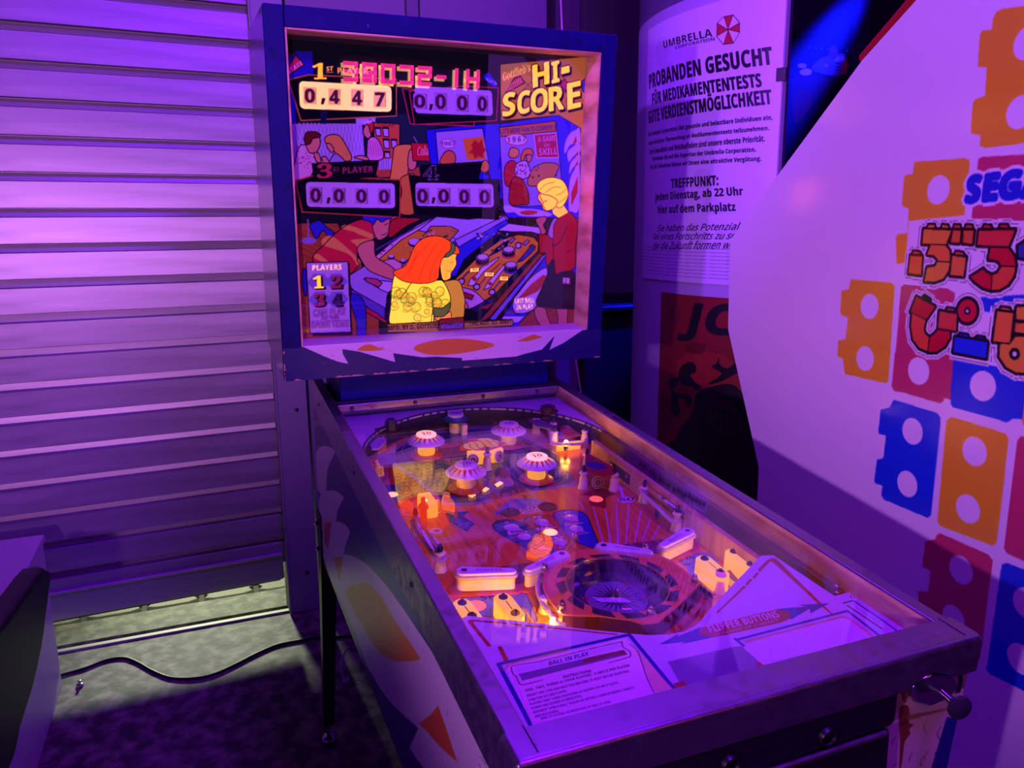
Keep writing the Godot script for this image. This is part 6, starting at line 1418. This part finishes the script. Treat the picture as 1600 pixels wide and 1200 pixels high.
	s.so("ff7c2c", [538.8,278.4,545.6,268.2,561.7,260.8,581.4,259.9,601.6,266.1,614.2,283.6,616.7,301.3,607.4,319.2,597.6,326.7,587.4,322.2,590.2,310.4,573.1,300.1,553.1,295.8,543.1,290], 0.95)
	for a in [[546.3,287.1,558.9,275.3,581.8,269.2], [559.6,292.8,579,281,598.9,280.8], [586.4,298.5,602.8,292.5,610.8,283.6], [590.5,316.3,606.8,307.3,614.9,298.4]]: s.cv("e07018", 1.4, a, 0.7)
	s.cv("7a3008", 1.5, [541.4,288.6,548.2,294.4,546.8,301.7,553.8,313.4,555.8,322.3,561.1,331.1], 0.4)
	s.cv("7a3008", 1.2, [555.4,313.4,563.6,310.4], 0.4)
	s.po("c8c4d8", [611.8,486,630.7,487.9,630.7,503,611.8,500.4], 0.12, "70304c", 2.6)
	s.word("2", "Droid Sans*", "4a3060", [617.5,499.3,623.3,499.5,617.1,490.7], 0.1)
	# score windows
	for a in [[[9.6,85.1,47.4,74,221.6,72.1,220.3,142.5,29.2,158.8], "c08038", 0.0], [[233.7,89.2,375.3,95,396.1,94,387.8,155.9,249.5,156.9], "b83048", 0.0], [[13.1,273.3,46.2,263.8,112.8,265.5,226.6,269.3,223.9,346.1,23.1,334.6], "c04830", 0.0], [[245.6,259.6,309.6,266.9,448.9,266.5,448.1,351.4,256.2,339.2], "100c18", 0.0]]:
		s.po("0c0a12", a[0], 0.0, a[1], 2.6)
	s.po("0c0a12", [247.8,93.6,362.2,77.8,442.1,77.1,438.8,143.2,258.3,157.9], 0.0, "b83048", 2.4)
	s.p("14203a", [66.2,138.7,81.8,138,78.1,163.3,67.7,163.6])
	s.p("0e0a14", [268.9,238.9,408.6,227.9,399.9,267.1,271.4,274.2])
	s.p("0e0a14", [46,239.3,182.4,229.9,174.6,264.6,114,269.4,48.6,267.7])
	for a in [[[29.1,86.4,210.9,85.8,210.5,135.1,28.6,136.6], "ffcc80", 0.68], [[259.2,82.2,427.7,83.2,431,134,259.9,135.6], "b09cc8", 0.02], [[32.5,275.6,214.5,276.2,214.7,327.5,32.8,324.9], "b8a4cc", 0.022], [[258.4,274.4,434.1,275.2,436.6,325.8,259.3,322.5], "b8a4cc", 0.022]]:
		s.poly(a[1], round_corners(pv(a[0]), 9.0), a[2])
	s.stroke("ffd880", 3.0, round_corners(pv([30.1,87.3,209.8,86.9,209.4,134.1,29.7,135.5]), 9.0), true, 0.72)
	var reels := [[["0", [38.6,124.3,57.3,124.4,39.8,99.2]], ["4", [86.3,124.1,104.6,124.2,87.3,99.2]], ["4", [131,124.6,149.7,124.7,131.9,98.4]], ["7", [176.7,125,195.8,124.7,177.4,99.7]]],
		[["0", [258.4,124,281.1,124.1,258.7,99.5]], ["0", [303.7,124.6,325,124.8,303.8,96.5]], ["0", [350.7,125.3,372.6,125.4,350.6,96.8]], ["0", [396.7,124.9,416.3,124.6,396.4,97.2]]],
		[["0", [40.7,314.3,60.3,314.8,41.9,288]], ["0", [87.1,314.7,107.2,315.2,88.1,289.2]], ["0", [133.5,315.1,153.4,315.6,134.3,289.9]], ["0", [180.9,315.5,200.7,316,181.5,290.1]]],
		[["0", [262.9,315.3,284.6,315.8,263.2,287.7]], ["0", [309.4,315.2,332.2,315.7,309.5,287.9]], ["0", [357,316.2,377.7,316.7,356.8,288.6]], ["0", [403.6,316.7,425.4,317.2,403.3,288.8]]]]
	for i in 4:
		var hot := i == 0
		for d in reels[i]:
			var b := pv(d[1])
			var ex := (b[1] - b[0]) * 0.12
			var ey := (b[2] - b[0]) * 0.1
			s.poly("ffb850" if hot else "8a6a94", PackedVector2Array([b[0] - ex - ey, b[1] + ex - ey, b[1] + b[2] - b[0] + ex + ey, b[2] - ex + ey]), 0.45 if hot else 0.015)
			s.poly("f4c078" if hot else "a890b8", PackedVector2Array([b[0] - ex * 0.4 - ey * 0.3, b[1] + ex * 0.4 - ey * 0.3, b[1] + b[2] - b[0] + ex * 0.4 + ey * 0.3, b[2] - ex * 0.4 + ey * 0.3]), 0.4 if hot else 0.02)
			s.stroke("7a4828" if hot else "40243c", 1.0, PackedVector2Array([b[1] + ex - ey, b[1] + b[2] - b[0] + ex + ey]))
			s.word(d[0], "Droid Sans*", "4a2430" if hot else "4a2038", d[1], 0.1 if hot else 0.01, 0.5)
	for a in [[[70.1,126.1,77.1,125.7,70.5,116.1], 0.1], [[290.4,127.8,297.3,127.5,290.5,116.9], 0.01], [[73,317.4,79.5,317.4,73.5,306.2], 0.01], [[294.6,316.9,301.7,316.9,294.7,305.2], 0.01]]: s.word(",", "Droid Sans*", "281018", a[0], a[1], 0.6)
	s.word("1", "Droid Serif*", "ffb030", [55.2,81.3,81.7,79.4,56.5,52.2], 0.72, 0.6)
	s.word("ST", "Droid Sans*", "ffb840", [82.5,65.2,95.5,63.4,82.9,56.9], 0.5, 0.4)
	s.ln("ffb840", 1.4, [82.4,67.6,95.4,66.1], 0.5)
	s.word("PLAYER", "Droid Sans*", "ffb840", [104.1,67.8,164.8,65.3,104.5,57], 0.5, 0.3)
	s.word("3", "Droid Serif*", "b8384c", [55.5,268.1,85.3,266.6,57.2,240.3], 0.02, 0.8)
	s.word("RD", "Droid Sans*", "7a4858", [88.4,255.3,99.7,253.9,88.8,246.2], 0.02)
	s.word("PLAYER", "Droid Sans*", "9a3c50", [107.1,257.7,169.6,254,107.5,245.9], 0.02, 0.3)
	s.word("4", "Droid Serif*", "c8c0d8", [275.8,268.7,309,267.5,277,240.1], 0.02, 0.8)
	s.word("4", "Droid Serif*", "18101c", [275.8,268.7,309,267.5,277,240.1], 0.0, 0.0)
	# players' panel
	s.p(ink, [37.6,440.9,114.9,439.9,115.5,595.2,32.1,591.7])
	s.po("b4a2cc", [25.8,436.8,111.5,437,112.8,588,27.4,586.1], 0.035)
	s.word("PLAYERS", "Droid Sans*", "ffe4a8", [37.6,453.8,97.6,453.2,38.1,442.3], 0.6, 0.2)
	for a in [["1", [49.6,477.3], "ffc040", 0.75], ["2", [86.2,478.5], "a03850", 0.03], ["3", [50.2,515.3], "a83848", 0.03], ["4", [86.5,516.3], "403858", 0.02]]:
		var c: Array = a[1]
		s.p("7874b8", [c[0] - 24, c[1], c[0] - 10, c[1] - 17, c[0] + 10, c[1] - 17, c[0] + 24, c[1], c[0] + 10, c[1] + 17, c[0] - 10, c[1] + 17], 0.03)
		s.word(a[0], "Droid Serif*", "1c1020", [c[0] - 9, c[1] + 15, c[0] + 13, c[1] + 15, c[0] - 9, c[1] - 10], 0.02, 1.6)
		s.word(a[0], "Droid Serif*", a[2], [c[0] - 11, c[1] + 13, c[0] + 9, c[1] + 13, c[0] - 11, c[1] - 12], a[3], 1.0)
	for a in [["CAN PLAY", [35.4,550.7,102.8,549.9,35.5,535.9]], ["AT THE", [52.3,557.5,87.3,557.5,52.6,552.2]], ["SAME TIME", [30.8,575.2,107.9,575.6,30.9,560.3]]]:
		s.word(a[0], "Droid Sans*", "5a3050", a[1], 0.02, 0.8); s.word(a[0], "Droid Sans*", "b088b4", a[1], 0.03, 0.0)
	# maker's ribbon
	s.po("b08434", [191.9,575,302,576.2,387.2,577.6,486,580.2,486.3,596,387.4,598.6,298.7,599.8,193,593.7], 0.22, "1a0c10", 2.0)
	s.po("b08434", [306.9,581.3,484.4,580.1,489.7,586.3,486.5,594.4,369.2,594.4,306.9,594], 0.22, "1a0c10", 2.0)
	s.word("MFD. BY D. GOTTLIEB & CO.", "Droid Sans*", "2a1410", [194.6,589.7,347.6,589.9,194.2,579.1], 0.05)
	s.word("...CHICAGO, ILL. 60651", "Droid Sans*", "2a1410", [373.2,591.4,482.9,590.9,373.1,581.1], 0.05)
	s.po("a02c28", round_a([309.6,570.4,369,568.7,369.2,602.4,310.8,601.6], 5.0), 0.08, "1a0c10", 2.0)
	s.po("8a80b4", round_a([313.4,581.7,366.4,580.7,366.5,593.2,313.4,592.8], 3.0), 0.05, "1a0c10", 1.2)
	s.word("FLIPPER SKILL", "Droid Sans*", "302060", [316.6,590.7,363.9,589.9,316.6,582.8])
	s.word("A Gottlieb", "Droid Serif*", "501018", [323.1,578.4,355.9,577.6,323.1,571.7])
	s.word("SKILL GAME", "Droid Sans*", "501018", [319.9,599.5,359.9,598.7,319.9,594.8])
	var img := s.ready()
	return [img, s.glow_map(Color(1.0, 0.8, 0.4))]

func round_corners(p: PackedVector2Array, r: float) -> PackedVector2Array:
	var o := PackedVector2Array()
	var m := p.size()
	for i in m:
		var a := p[i] + (p[(i - 1 + m) % m] - p[i]).normalized() * r
		var b := p[i] + (p[(i + 1) % m] - p[i]).normalized() * r
		for k in 5:
			var t := k / 4.0
			o.append(a.lerp(p[i], t).lerp(p[i].lerp(b, t), t))
	return o

func round_a(a: Array, r: float) -> Array:
	var o := []
	for q in round_corners(pv(a), r): o.append_array([q.x, q.y])
	return o

# ---------------------------------------------------------------- mesh building
class MB:
	var v := PackedVector3Array()
	var n := PackedVector3Array()
	var t := PackedVector2Array()
	var xf := Transform3D()
	func tri(a: Vector3, b: Vector3, c: Vector3, na: Vector3, nb: Vector3, nc: Vector3, ta := Vector2.ZERO, tb := Vector2.ZERO, tc := Vector2.ZERO) -> void:
		if (b - a).cross(c - a).dot(na + nb + nc) * xf.basis.determinant() > 0.0:
			var s = b; b = c; c = s
			s = nb; nb = nc; nc = s
			var q = tb; tb = tc; tc = q
		v.append(xf * a); v.append(xf * b); v.append(xf * c)
		n.append((xf.basis * na).normalized()); n.append((xf.basis * nb).normalized()); n.append((xf.basis * nc).normalized())
		t.append(ta); t.append(tb); t.append(tc)
	func quad(a: Vector3, b: Vector3, c: Vector3, d: Vector3, na: Vector3, nb: Vector3, nc: Vector3, nd: Vector3, ta := Vector2.ZERO, tb := Vector2.ZERO, tc := Vector2.ZERO, td := Vector2.ZERO) -> void:
		tri(a, b, c, na, nb, nc, ta, tb, tc)
		tri(a, c, d, na, nc, nd, ta, tc, td)
	func flat(a: Vector3, b: Vector3, c: Vector3, d: Vector3, nn: Vector3, ta := Vector2(0, 0), tb := Vector2(1, 0), tc := Vector2(1, 1), td := Vector2(0, 1)) -> void:
		quad(a, b, c, d, nn, nn, nn, nn, ta, tb, tc, td)
	func box(c: Vector3, size: Vector3, r := 0.0) -> MB:
		var h := size * 0.5
		var i := h - Vector3(r, r, r)
		var ax := [Vector3.RIGHT, Vector3.UP, Vector3.BACK]
		for k in 3:
			var l := (k + 1) % 3
			var m := (k + 2) % 3
			for s in [-1.0, 1.0]:
				var nn: Vector3 = ax[k] * s
				var o: Vector3 = c + nn * h[k]
				var U: Vector3 = ax[l] * i[l]
				var W: Vector3 = ax[m] * i[m]
				flat(o - U - W, o + U - W, o + U + W, o - U + W, nn)
				if r > 0.0:
					for s2 in [-1.0, 1.0]:
						var n2: Vector3 = ax[l] * s2
						var p1: Vector3 = c + nn * h[k] + n2 * i[l]
						var p2: Vector3 = c + nn * i[k] + n2 * h[l]
						quad(p1 - W, p1 + W, p2 + W, p2 - W, nn, nn, n2, n2)
						if k == 0:
							for s3 in [-1.0, 1.0]:
								var n3: Vector3 = ax[m] * s3
								tri(c + nn * h[k] + n2 * i[l] + n3 * i[m], c + nn * i[k] + n2 * h[l] + n3 * i[m], c + nn * i[k] + n2 * i[l] + n3 * h[m], nn, n2, n3)
		return self
	func lathe(pr: Array, seg := 24, c := Vector3.ZERO) -> MB:
		var cnt := pr.size() - 1
		var sn := []
		for k in cnt:
			var e: Vector2 = pr[k + 1] - pr[k]
			sn.append(Vector2(e.y, -e.x).normalized() if e.length() > 0.0 else Vector2.ZERO)
		for k in cnt:
			var a: Vector2 = sn[k]
			var b: Vector2 = sn[k]
			if k > 0 and sn[k - 1].dot(a) > 0.6: a = (a + sn[k - 1]).normalized()
			if k < cnt - 1 and sn[k + 1].dot(b) > 0.6: b = (b + sn[k + 1]).normalized()
			for s in seg:
				var t0 := TAU * s / seg
				var t1 := TAU * (s + 1) / seg
				var d0 := Vector3(cos(t0), 0, sin(t0))
				var d1 := Vector3(cos(t1), 0, sin(t1))
				var P: Vector2 = pr[k]
				var Q: Vector2 = pr[k + 1]
				var R: float = maxf(pr_max(pr), 1e-6)
				quad(c + d0 * P.x + Vector3.UP * P.y, c + d1 * P.x + Vector3.UP * P.y, c + d1 * Q.x + Vector3.UP * Q.y, c + d0 * Q.x + Vector3.UP * Q.y,
					d0 * a.x + Vector3.UP * a.y, d1 * a.x + Vector3.UP * a.y, d1 * b.x + Vector3.UP * b.y, d0 * b.x + Vector3.UP * b.y,
					uvr(d0, P.x / R), uvr(d1, P.x / R), uvr(d1, Q.x / R), uvr(d0, Q.x / R))
		return self
	func pr_max(pr: Array) -> float:
		var m := 0.0
		for q in pr: m = maxf(m, q.x)
		return m
	func uvr(d: Vector3, k: float) -> Vector2:
		return Vector2(0.5 + d.x * k * 0.5, 0.5 + d.z * k * 0.5)
	func tube(p: Array, r: float, seg := 8, closed := false) -> MB:
		var cnt := p.size()
		var up := Vector3.UP
		var rings := []
		var nors := []
		for k in cnt:
			var d: Vector3
			if closed: d = p[(k + 1) % cnt] - p[(k - 1 + cnt) % cnt]
			else: d = p[mini(k + 1, cnt - 1)] - p[maxi(k - 1, 0)]
			d = d.normalized()
			if absf(d.dot(up)) > 0.95: up = Vector3.RIGHT if absf(d.x) < 0.8 else Vector3.BACK
			var x := d.cross(up).normalized()
			var y := x.cross(d).normalized()
			up = y
			var ring := []
			var nor := []
			for s in seg:
				var th := TAU * s / seg
				var nn := x * cos(th) + y * sin(th)
				nor.append(nn); ring.append(p[k] + nn * r)
			rings.append(ring); nors.append(nor)
		for k in (cnt if closed else cnt - 1):
			var k2 := (k + 1) % cnt
			for s in seg:
				var s2 := (s + 1) % seg
				quad(rings[k][s], rings[k][s2], rings[k2][s2], rings[k2][s], nors[k][s], nors[k][s2], nors[k2][s2], nors[k2][s])
		if not closed:
			for e in [0, cnt - 1]:
				var dd: Vector3 = (p[0] - p[1] if e == 0 else p[cnt - 1] - p[cnt - 2]).normalized()
				for s in seg: tri(p[e], rings[e][s], rings[e][(s + 1) % seg], dd, dd, dd)
		return self
	# a flat outline in x and z, from y0 up to y1, its upper edge chamfered by b; texture laid on from above
	func slab(pts: PackedVector2Array, y0: float, y1: float, b := 0.0, uo := Vector2.ZERO, us := Vector2.ONE) -> MB:
		var p := pts
		if Geometry2D.is_polygon_clockwise(p): p.reverse()
		var cnt := p.size()
		var top := p.duplicate()
		var out := PackedVector2Array()
		for k in cnt:
			var e1: Vector2 = (p[k] - p[(k - 1 + cnt) % cnt]).normalized()
			var e2: Vector2 = (p[(k + 1) % cnt] - p[k]).normalized()
			var m := (Vector2(e1.y, -e1.x) + Vector2(e2.y, -e2.x)).normalized()
			out.append(m)
			top[k] = p[k] - m * b
		var idx := Geometry2D.triangulate_polygon(top)
		for k in range(0, idx.size(), 3):
			var A := top[idx[k]]; var B := top[idx[k + 1]]; var D := top[idx[k + 2]]
			tri(Vector3(A.x, y1, A.y), Vector3(B.x, y1, B.y), Vector3(D.x, y1, D.y), Vector3.UP, Vector3.UP, Vector3.UP, (A - uo) / us, (B - uo) / us, (D - uo) / us)
			A = p[idx[k]]; B = p[idx[k + 1]]; D = p[idx[k + 2]]
			tri(Vector3(A.x, y0, A.y), Vector3(B.x, y0, B.y), Vector3(D.x, y0, D.y), Vector3.DOWN, Vector3.DOWN, Vector3.DOWN, (A - uo) / us, (B - uo) / us, (D - uo) / us)
		for k in cnt:
			var j := (k + 1) % cnt
			var e := (p[j] - p[k]).normalized()
			var f := Vector2(e.y, -e.x)
			var nk := f if out[k].dot(f) < 0.85 else out[k]
			var nj := f if out[j].dot(f) < 0.85 else out[j]
			var a3 := Vector3(nk.x, 0, nk.y)
			var b3 := Vector3(nj.x, 0, nj.y)
			var ua := (p[k] - uo) / us
			var ub := (p[j] - uo) / us
			quad(Vector3(p[k].x, y0, p[k].y), Vector3(p[j].x, y0, p[j].y), Vector3(p[j].x, y1 - b, p[j].y), Vector3(p[k].x, y1 - b, p[k].y), a3, b3, b3, a3, ua, ub, ub, ua)
			if b > 0.0:
				quad(Vector3(p[k].x, y1 - b, p[k].y), Vector3(p[j].x, y1 - b, p[j].y), Vector3(top[j].x, y1, top[j].y), Vector3(top[k].x, y1, top[k].y), a3, b3, Vector3.UP, Vector3.UP, ua, ub, ub, ua)
		return self
	func done() -> ArrayMesh:
		var arr := []
		arr.resize(Mesh.ARRAY_MAX)
		arr[Mesh.ARRAY_VERTEX] = v
		arr[Mesh.ARRAY_NORMAL] = n
		arr[Mesh.ARRAY_TEX_UV] = t
		var m := ArrayMesh.new()
		m.add_surface_from_arrays(Mesh.PRIMITIVE_TRIANGLES, arr)
		return m

# lays a slab's x, y, z out so that its top faces along `face` and its x runs along `along`, at `at`
func turned(at: Vector3, along: Vector3, face: Vector3) -> Transform3D:
	var y := face.normalized()
	var x := (along - y * along.dot(y)).normalized()
	return Transform3D(Basis(x, y, x.cross(y)), at)

func pv(a: Array, k := 1.0, o := Vector2.ZERO) -> PackedVector2Array:
	var p := PackedVector2Array()
	for i in range(0, a.size(), 2): p.append(Vector2(a[i], a[i + 1]) * k + o)
	return p

func curve(a: PackedVector2Array, sub := 5) -> PackedVector2Array:
	var out := PackedVector2Array()
	var m := a.size()
	for i in m:
		for s in sub:
			out.append(a[i].cubic_interpolate(a[(i + 1) % m], a[(i - 1 + m) % m], a[(i + 2) % m], float(s) / sub))
	return out

func smooth3(a: Array, sub := 6) -> Array:
	var out := []
	for i in a.size() - 1:
		for s in sub:
			out.append(a[i].cubic_interpolate(a[i + 1], a[maxi(i - 1, 0)], a[mini(i + 2, a.size() - 1)], float(s) / sub))
	out.append(a[a.size() - 1])
	return out

func capsule(a: Vector2, b: Vector2, ra: float, rb: float, seg := 10) -> PackedVector2Array:
	var p := PackedVector2Array()
	var th := (b - a).angle()
	for k in seg + 1: p.append(a + Vector2.from_angle(th + PI / 2 + PI * k / seg) * ra)
	for k in seg + 1: p.append(b + Vector2.from_angle(th - PI / 2 + PI * k / seg) * rb)
	return p

func disc(c: Vector2, r: float, seg := 24) -> PackedVector2Array:
	var p := PackedVector2Array()
	for k in seg: p.append(c + Vector2.from_angle(TAU * k / seg) * r)
	return p

func ringpath(p: PackedVector2Array, y: float) -> Array:
	var o := []
	for q in p: o.append(Vector3(q.x, y, q.y))
	return o

# ---------------------------------------------------------------- things and parts
func thing(called: String, label: String, category: String, group := "") -> Node3D:
	var o := Node3D.new()
	o.name = called
	add_child(o, true)
	return tag(o, label, category, group)

func tag(o: Node3D, label: String, category: String, group := "") -> Node3D:
	o.set_meta("label", label)
	o.set_meta("category", category)
	if group: o.set_meta("group", group)
	return o

func part(parent: Node, called: String, mesh, m: Material, label := "") -> MeshInstance3D:
	var o := MeshInstance3D.new()
	o.name = called
	o.mesh = mesh.done() if mesh is MB else mesh
	o.material_override = m
	o.cast_shadow = GeometryInstance3D.SHADOW_CASTING_SETTING_ON
	parent.add_child(o, true)
	if label: o.set_meta("label", label)
	return o

func hub(parent: Node, called: String, label := "") -> Node3D:
	var o := Node3D.new()
	o.name = called
	parent.add_child(o, true)
	if label: o.set_meta("label", label)
	return o

func struct(called: String, mesh, m: Material, parent: Node = self) -> MeshInstance3D:
	var o := part(parent, called, mesh, m)
	if parent == self: o.set_meta("kind", "structure")
	return o

func mat(c: String, rough := 0.5, metal := 0.0, spec := 0.5) -> StandardMaterial3D:
	var m := StandardMaterial3D.new()
	m.albedo_color = Color(c)
	m.roughness = rough
	m.metallic = metal
	m.metallic_specular = spec
	return m

func lit(c: String, glow: String, k: float, rough := 0.4) -> StandardMaterial3D:
	var m := mat(c, rough)
	m.emission_enabled = true
	m.emission = Color(glow)
	m.emission_energy_multiplier = k
	return m

func print_mat(im: Image, rough := 0.4, spec := 0.5) -> StandardMaterial3D:
	var m := mat("ffffff", rough, 0.0, spec)
	m.albedo_texture = ImageTexture.create_from_image(im)
	m.texture_repeat = false
	return m

func noise_tex(freq: float, stops: Array, cols: Array, size := 512, seed_ := 1, octaves := 4, stretch := Vector2.ONE) -> ImageTexture:
	var f := FastNoiseLite.new()
	f.seed = seed_
	f.frequency = freq
	f.fractal_octaves = octaves
	var src := f.get_seamless_image(maxi(8, int(size * stretch.x)), maxi(8, int(size * stretch.y)))
	src.resize(size, size, Image.INTERPOLATE_CUBIC)
	var g := Gradient.new()
	g.offsets = PackedFloat32Array(stops)
	var pc := PackedColorArray()
	for c in cols: pc.append(Color(c))
	g.colors = pc
	var lut := []
	for i in 256: lut.append(g.sample(i / 255.0))
	var data := src.get_data()
	var o := PackedByteArray()
	o.resize(size * size * 3)
	for i in size * size:
		var c: Color = lut[data[i]]
		o[i * 3] = c.r8; o[i * 3 + 1] = c.g8; o[i * 3 + 2] = c.b8
	return ImageTexture.create_from_image(Image.create_from_data(size, size, false, Image.FORMAT_RGB8, o))

func tri_mat(tex: Texture2D, scale: Vector3, rough := 0.6, metal := 0.0) -> StandardMaterial3D:
	var m := mat("ffffff", rough, metal)
	m.albedo_texture = tex
	m.uv1_triplanar = true
	m.uv1_scale = scale
	return m

func omni(at: Vector3, c: String, e: float, size: float, parent: Node = self) -> OmniLight3D:
	var l := OmniLight3D.new()
	l.name = "bulb_light"
	l.light_color = Color(c)
	l.light_energy = e
	l.light_size = size
	l.omni_range = 8.0
	l.omni_attenuation = 2.0
	l.shadow_enabled = true
	parent.add_child(l, true)
	l.position = at
	return l

# ---------------------------------------------------------------- prints: flat shapes drawn in millimetres
var glyphs := {}
func letters(s: String, font: String) -> PackedVector2Array:
	var key := s + "|" + font
	if glyphs.has(key): return glyphs[key]
	var f := SystemFont.new()
	f.font_names = PackedStringArray([font.split("*")[0]])
	if font.contains("*"): f.font_weight = 700
	var tm := TextMesh.new()
	tm.font = f
	tm.font_size = 64
	tm.pixel_size = 0.01
	tm.depth = 0.02
	tm.curve_step = 2.0
	tm.text = s
	var a := tm.get_mesh_arrays()
	var vv: PackedVector3Array = a[Mesh.ARRAY_VERTEX]
	var nn: PackedVector3Array = a[Mesh.ARRAY_NORMAL]
	var ii: PackedInt32Array = a[Mesh.ARRAY_INDEX]
	var p := PackedVector2Array()
	for k in range(0, ii.size(), 3):
		if nn[ii[k]].z > 0.9:
			for j in 3: p.append(Vector2(vv[ii[k + j]].x, vv[ii[k + j]].y))
	if p.size():
		var lo := p[0]
		var hi := p[0]
		for q in p:
			lo = lo.min(q); hi = hi.max(q)
		for k in p.size(): p[k] = (p[k] - lo) / (hi - lo).max(Vector2(1e-6, 1e-6))
	glyphs[key] = p
	return p

class Sheet:
	var im: Image
	var gm: Image
	var k: float
	var me
	var off := Vector2.ZERO
	func _init(w: float, h: float, per_mm: float, base: String, owner, glow := -1.0):
		k = per_mm * 2.0
		me = owner
		im = Image.create_empty(int(w * k), int(h * k), false, Image.FORMAT_RGB8)
		im.fill(Color(base))
		if glow >= 0.0:
			gm = Image.create_empty(int(w * k * 0.5), int(h * k * 0.5), false, Image.FORMAT_L8)
			gm.fill(Color(glow, glow, glow))
	func fill(to: Image, s: float, c: Color, p: PackedVector2Array) -> void:
		var lo := 1e9
		var hi := -1e9
		for q in p:
			lo = minf(lo, q.y); hi = maxf(hi, q.y)
		var m := p.size()
		for y in range(maxi(0, int(lo * s)), mini(to.get_height(), int(hi * s) + 1)):
			var yy := (y + 0.5) / s
			var xs := PackedFloat32Array()
			var a := p[m - 1]
			for i in m:
				var b := p[i]
				if (a.y <= yy) != (b.y <= yy): xs.append(a.x + (yy - a.y) / (b.y - a.y) * (b.x - a.x))
				a = b
			xs.sort()
			for i in range(0, xs.size() - 1, 2):
				var x0 := int(ceil(xs[i] * s - 0.5))
				var x1 := int(ceil(xs[i + 1] * s - 0.5))
				if x1 > x0: to.fill_rect(Rect2i(x0, y, x1 - x0, 1), c)
	func poly(c: String, p: PackedVector2Array, g := -1.0) -> void:
		fill(im, k, Color(c), p)
		if gm and g >= 0.0: fill(gm, k * 0.5, Color(g, g, g), p)
	func p(c: String, a: Array, g := -1.0) -> void: poly(c, me.pv(a, 1.0, -off), g)          # straight-edged
	func s(c: String, a: Array, g := -1.0) -> void: poly(c, me.curve(me.pv(a, 1.0, -off)), g)  # rounded through the points
	func so(c: String, a: Array, g := -1.0, oc := "100818", w := 1.6) -> void:      # rounded, with an ink outline
		var q: PackedVector2Array = me.curve(me.pv(a, 1.0, -off))
		poly(c, q, g); stroke(oc, w, q, true)
	func po(c: String, a: Array, g := -1.0, oc := "100818", w := 1.6) -> void:
		var q: PackedVector2Array = me.pv(a, 1.0, -off)
		poly(c, q, g); stroke(oc, w, q, true)
	func dot(c: String, x: float, y: float, rx: float, ry := -1.0, g := -1.0, turn := 0.0) -> void:
		var q := PackedVector2Array()
		for i in 32: q.append(Vector2(x, y) + (Vector2(rx, rx if ry < 0.0 else ry) * Vector2.from_angle(TAU * i / 32)).rotated(turn))
		poly(c, q, g)
	func stroke(c: String, w: float, q: PackedVector2Array, closed := false, g := -1.0) -> void:
		var m := q.size()
		for i in (m if closed else m - 1):
			var a := q[i]
			var b := q[(i + 1) % m]
			var d := (b - a).normalized()
			var o := Vector2(-d.y, d.x) * w * 0.5
			var e := d * w * 0.25
			poly(c, PackedVector2Array([a + o - e, b + o + e, b - o + e, a - o - e]), g)
	func ln(c: String, w: float, a: Array, g := -1.0, closed := false) -> void: stroke(c, w, me.pv(a, 1.0, -off), closed, g)
	func cv(c: String, w: float, a: Array, g := -1.0) -> void:
		var src: PackedVector2Array = me.pv(a, 1.0, -off)
		var q := PackedVector2Array()
		for i in src.size() - 1:
			for j in 5: q.append(src[i].cubic_interpolate(src[i + 1], src[maxi(i - 1, 0)], src[mini(i + 2, src.size() - 1)], j / 5.0))
		q.append(src[src.size() - 1])
		stroke(c, w, q, false, g)
	# words set so that their ink fills the parallelogram: lower left, lower right, upper left
	func word(t: String, font: String, c: String, a: Array, g := -1.0, fat := 0.0) -> void:
		var tr: PackedVector2Array = me.letters(t, font)
		var o := Vector2(a[0], a[1]) - off
		var x := Vector2(a[2], a[3]) - off - o
		var y := Vector2(a[4], a[5]) - off - o
		var offs := [Vector2.ZERO]
		if fat > 0.0:
			for i in 8: offs.append(Vector2.from_angle(TAU * i / 8) * fat)
		for f in offs:
			for i in range(0, tr.size(), 3):
				poly(c, PackedVector2Array([o + f + x * tr[i].x + y * tr[i].y, o + f + x * tr[i + 1].x + y * tr[i + 1].y, o + f + x * tr[i + 2].x + y * tr[i + 2].y]), g)
	func specks(c: String, cnt: int, r0: float, r1: float, rn: RandomNumberGenerator) -> void:
		var w := im.get_width() / k
		var h := im.get_height() / k
		for i in cnt:
			var at := Vector2(rn.randf() * w, rn.randf() * h)
			var q := PackedVector2Array()
			var r := rn.randf_range(r0, r1)
			for j in 6: q.append(at + Vector2.from_angle(TAU * j / 6 + rn.randf() * 0.6) * r * rn.randf_range(0.4, 1.3))
			poly(c, q)
	func ready() -> Image:
		im.shrink_x2()
		return im
	func glow_map(tint: Color) -> Image:
		gm.resize(im.get_width() / 2, im.get_height() / 2, Image.INTERPOLATE_LANCZOS)
		gm.resize(im.get_width(), im.get_height(), Image.INTERPOLATE_CUBIC)
		var a := im.get_data()
		var b := gm.get_data()
		var o := PackedByteArray()
		o.resize(a.size())
		for i in b.size():
			var e := b[i] / 255.0
			if e < 0.86: e *= 0.84
			o[i * 3] = int(minf(255.0, a[i * 3] * e * tint.r))
			o[i * 3 + 1] = int(minf(255.0, a[i * 3 + 1] * e * tint.g))
			o[i * 3 + 2] = int(minf(255.0, a[i * 3 + 2] * e * tint.b))
		return Image.create_from_data(im.get_width(), im.get_height(), false, Image.FORMAT_RGB8, o)
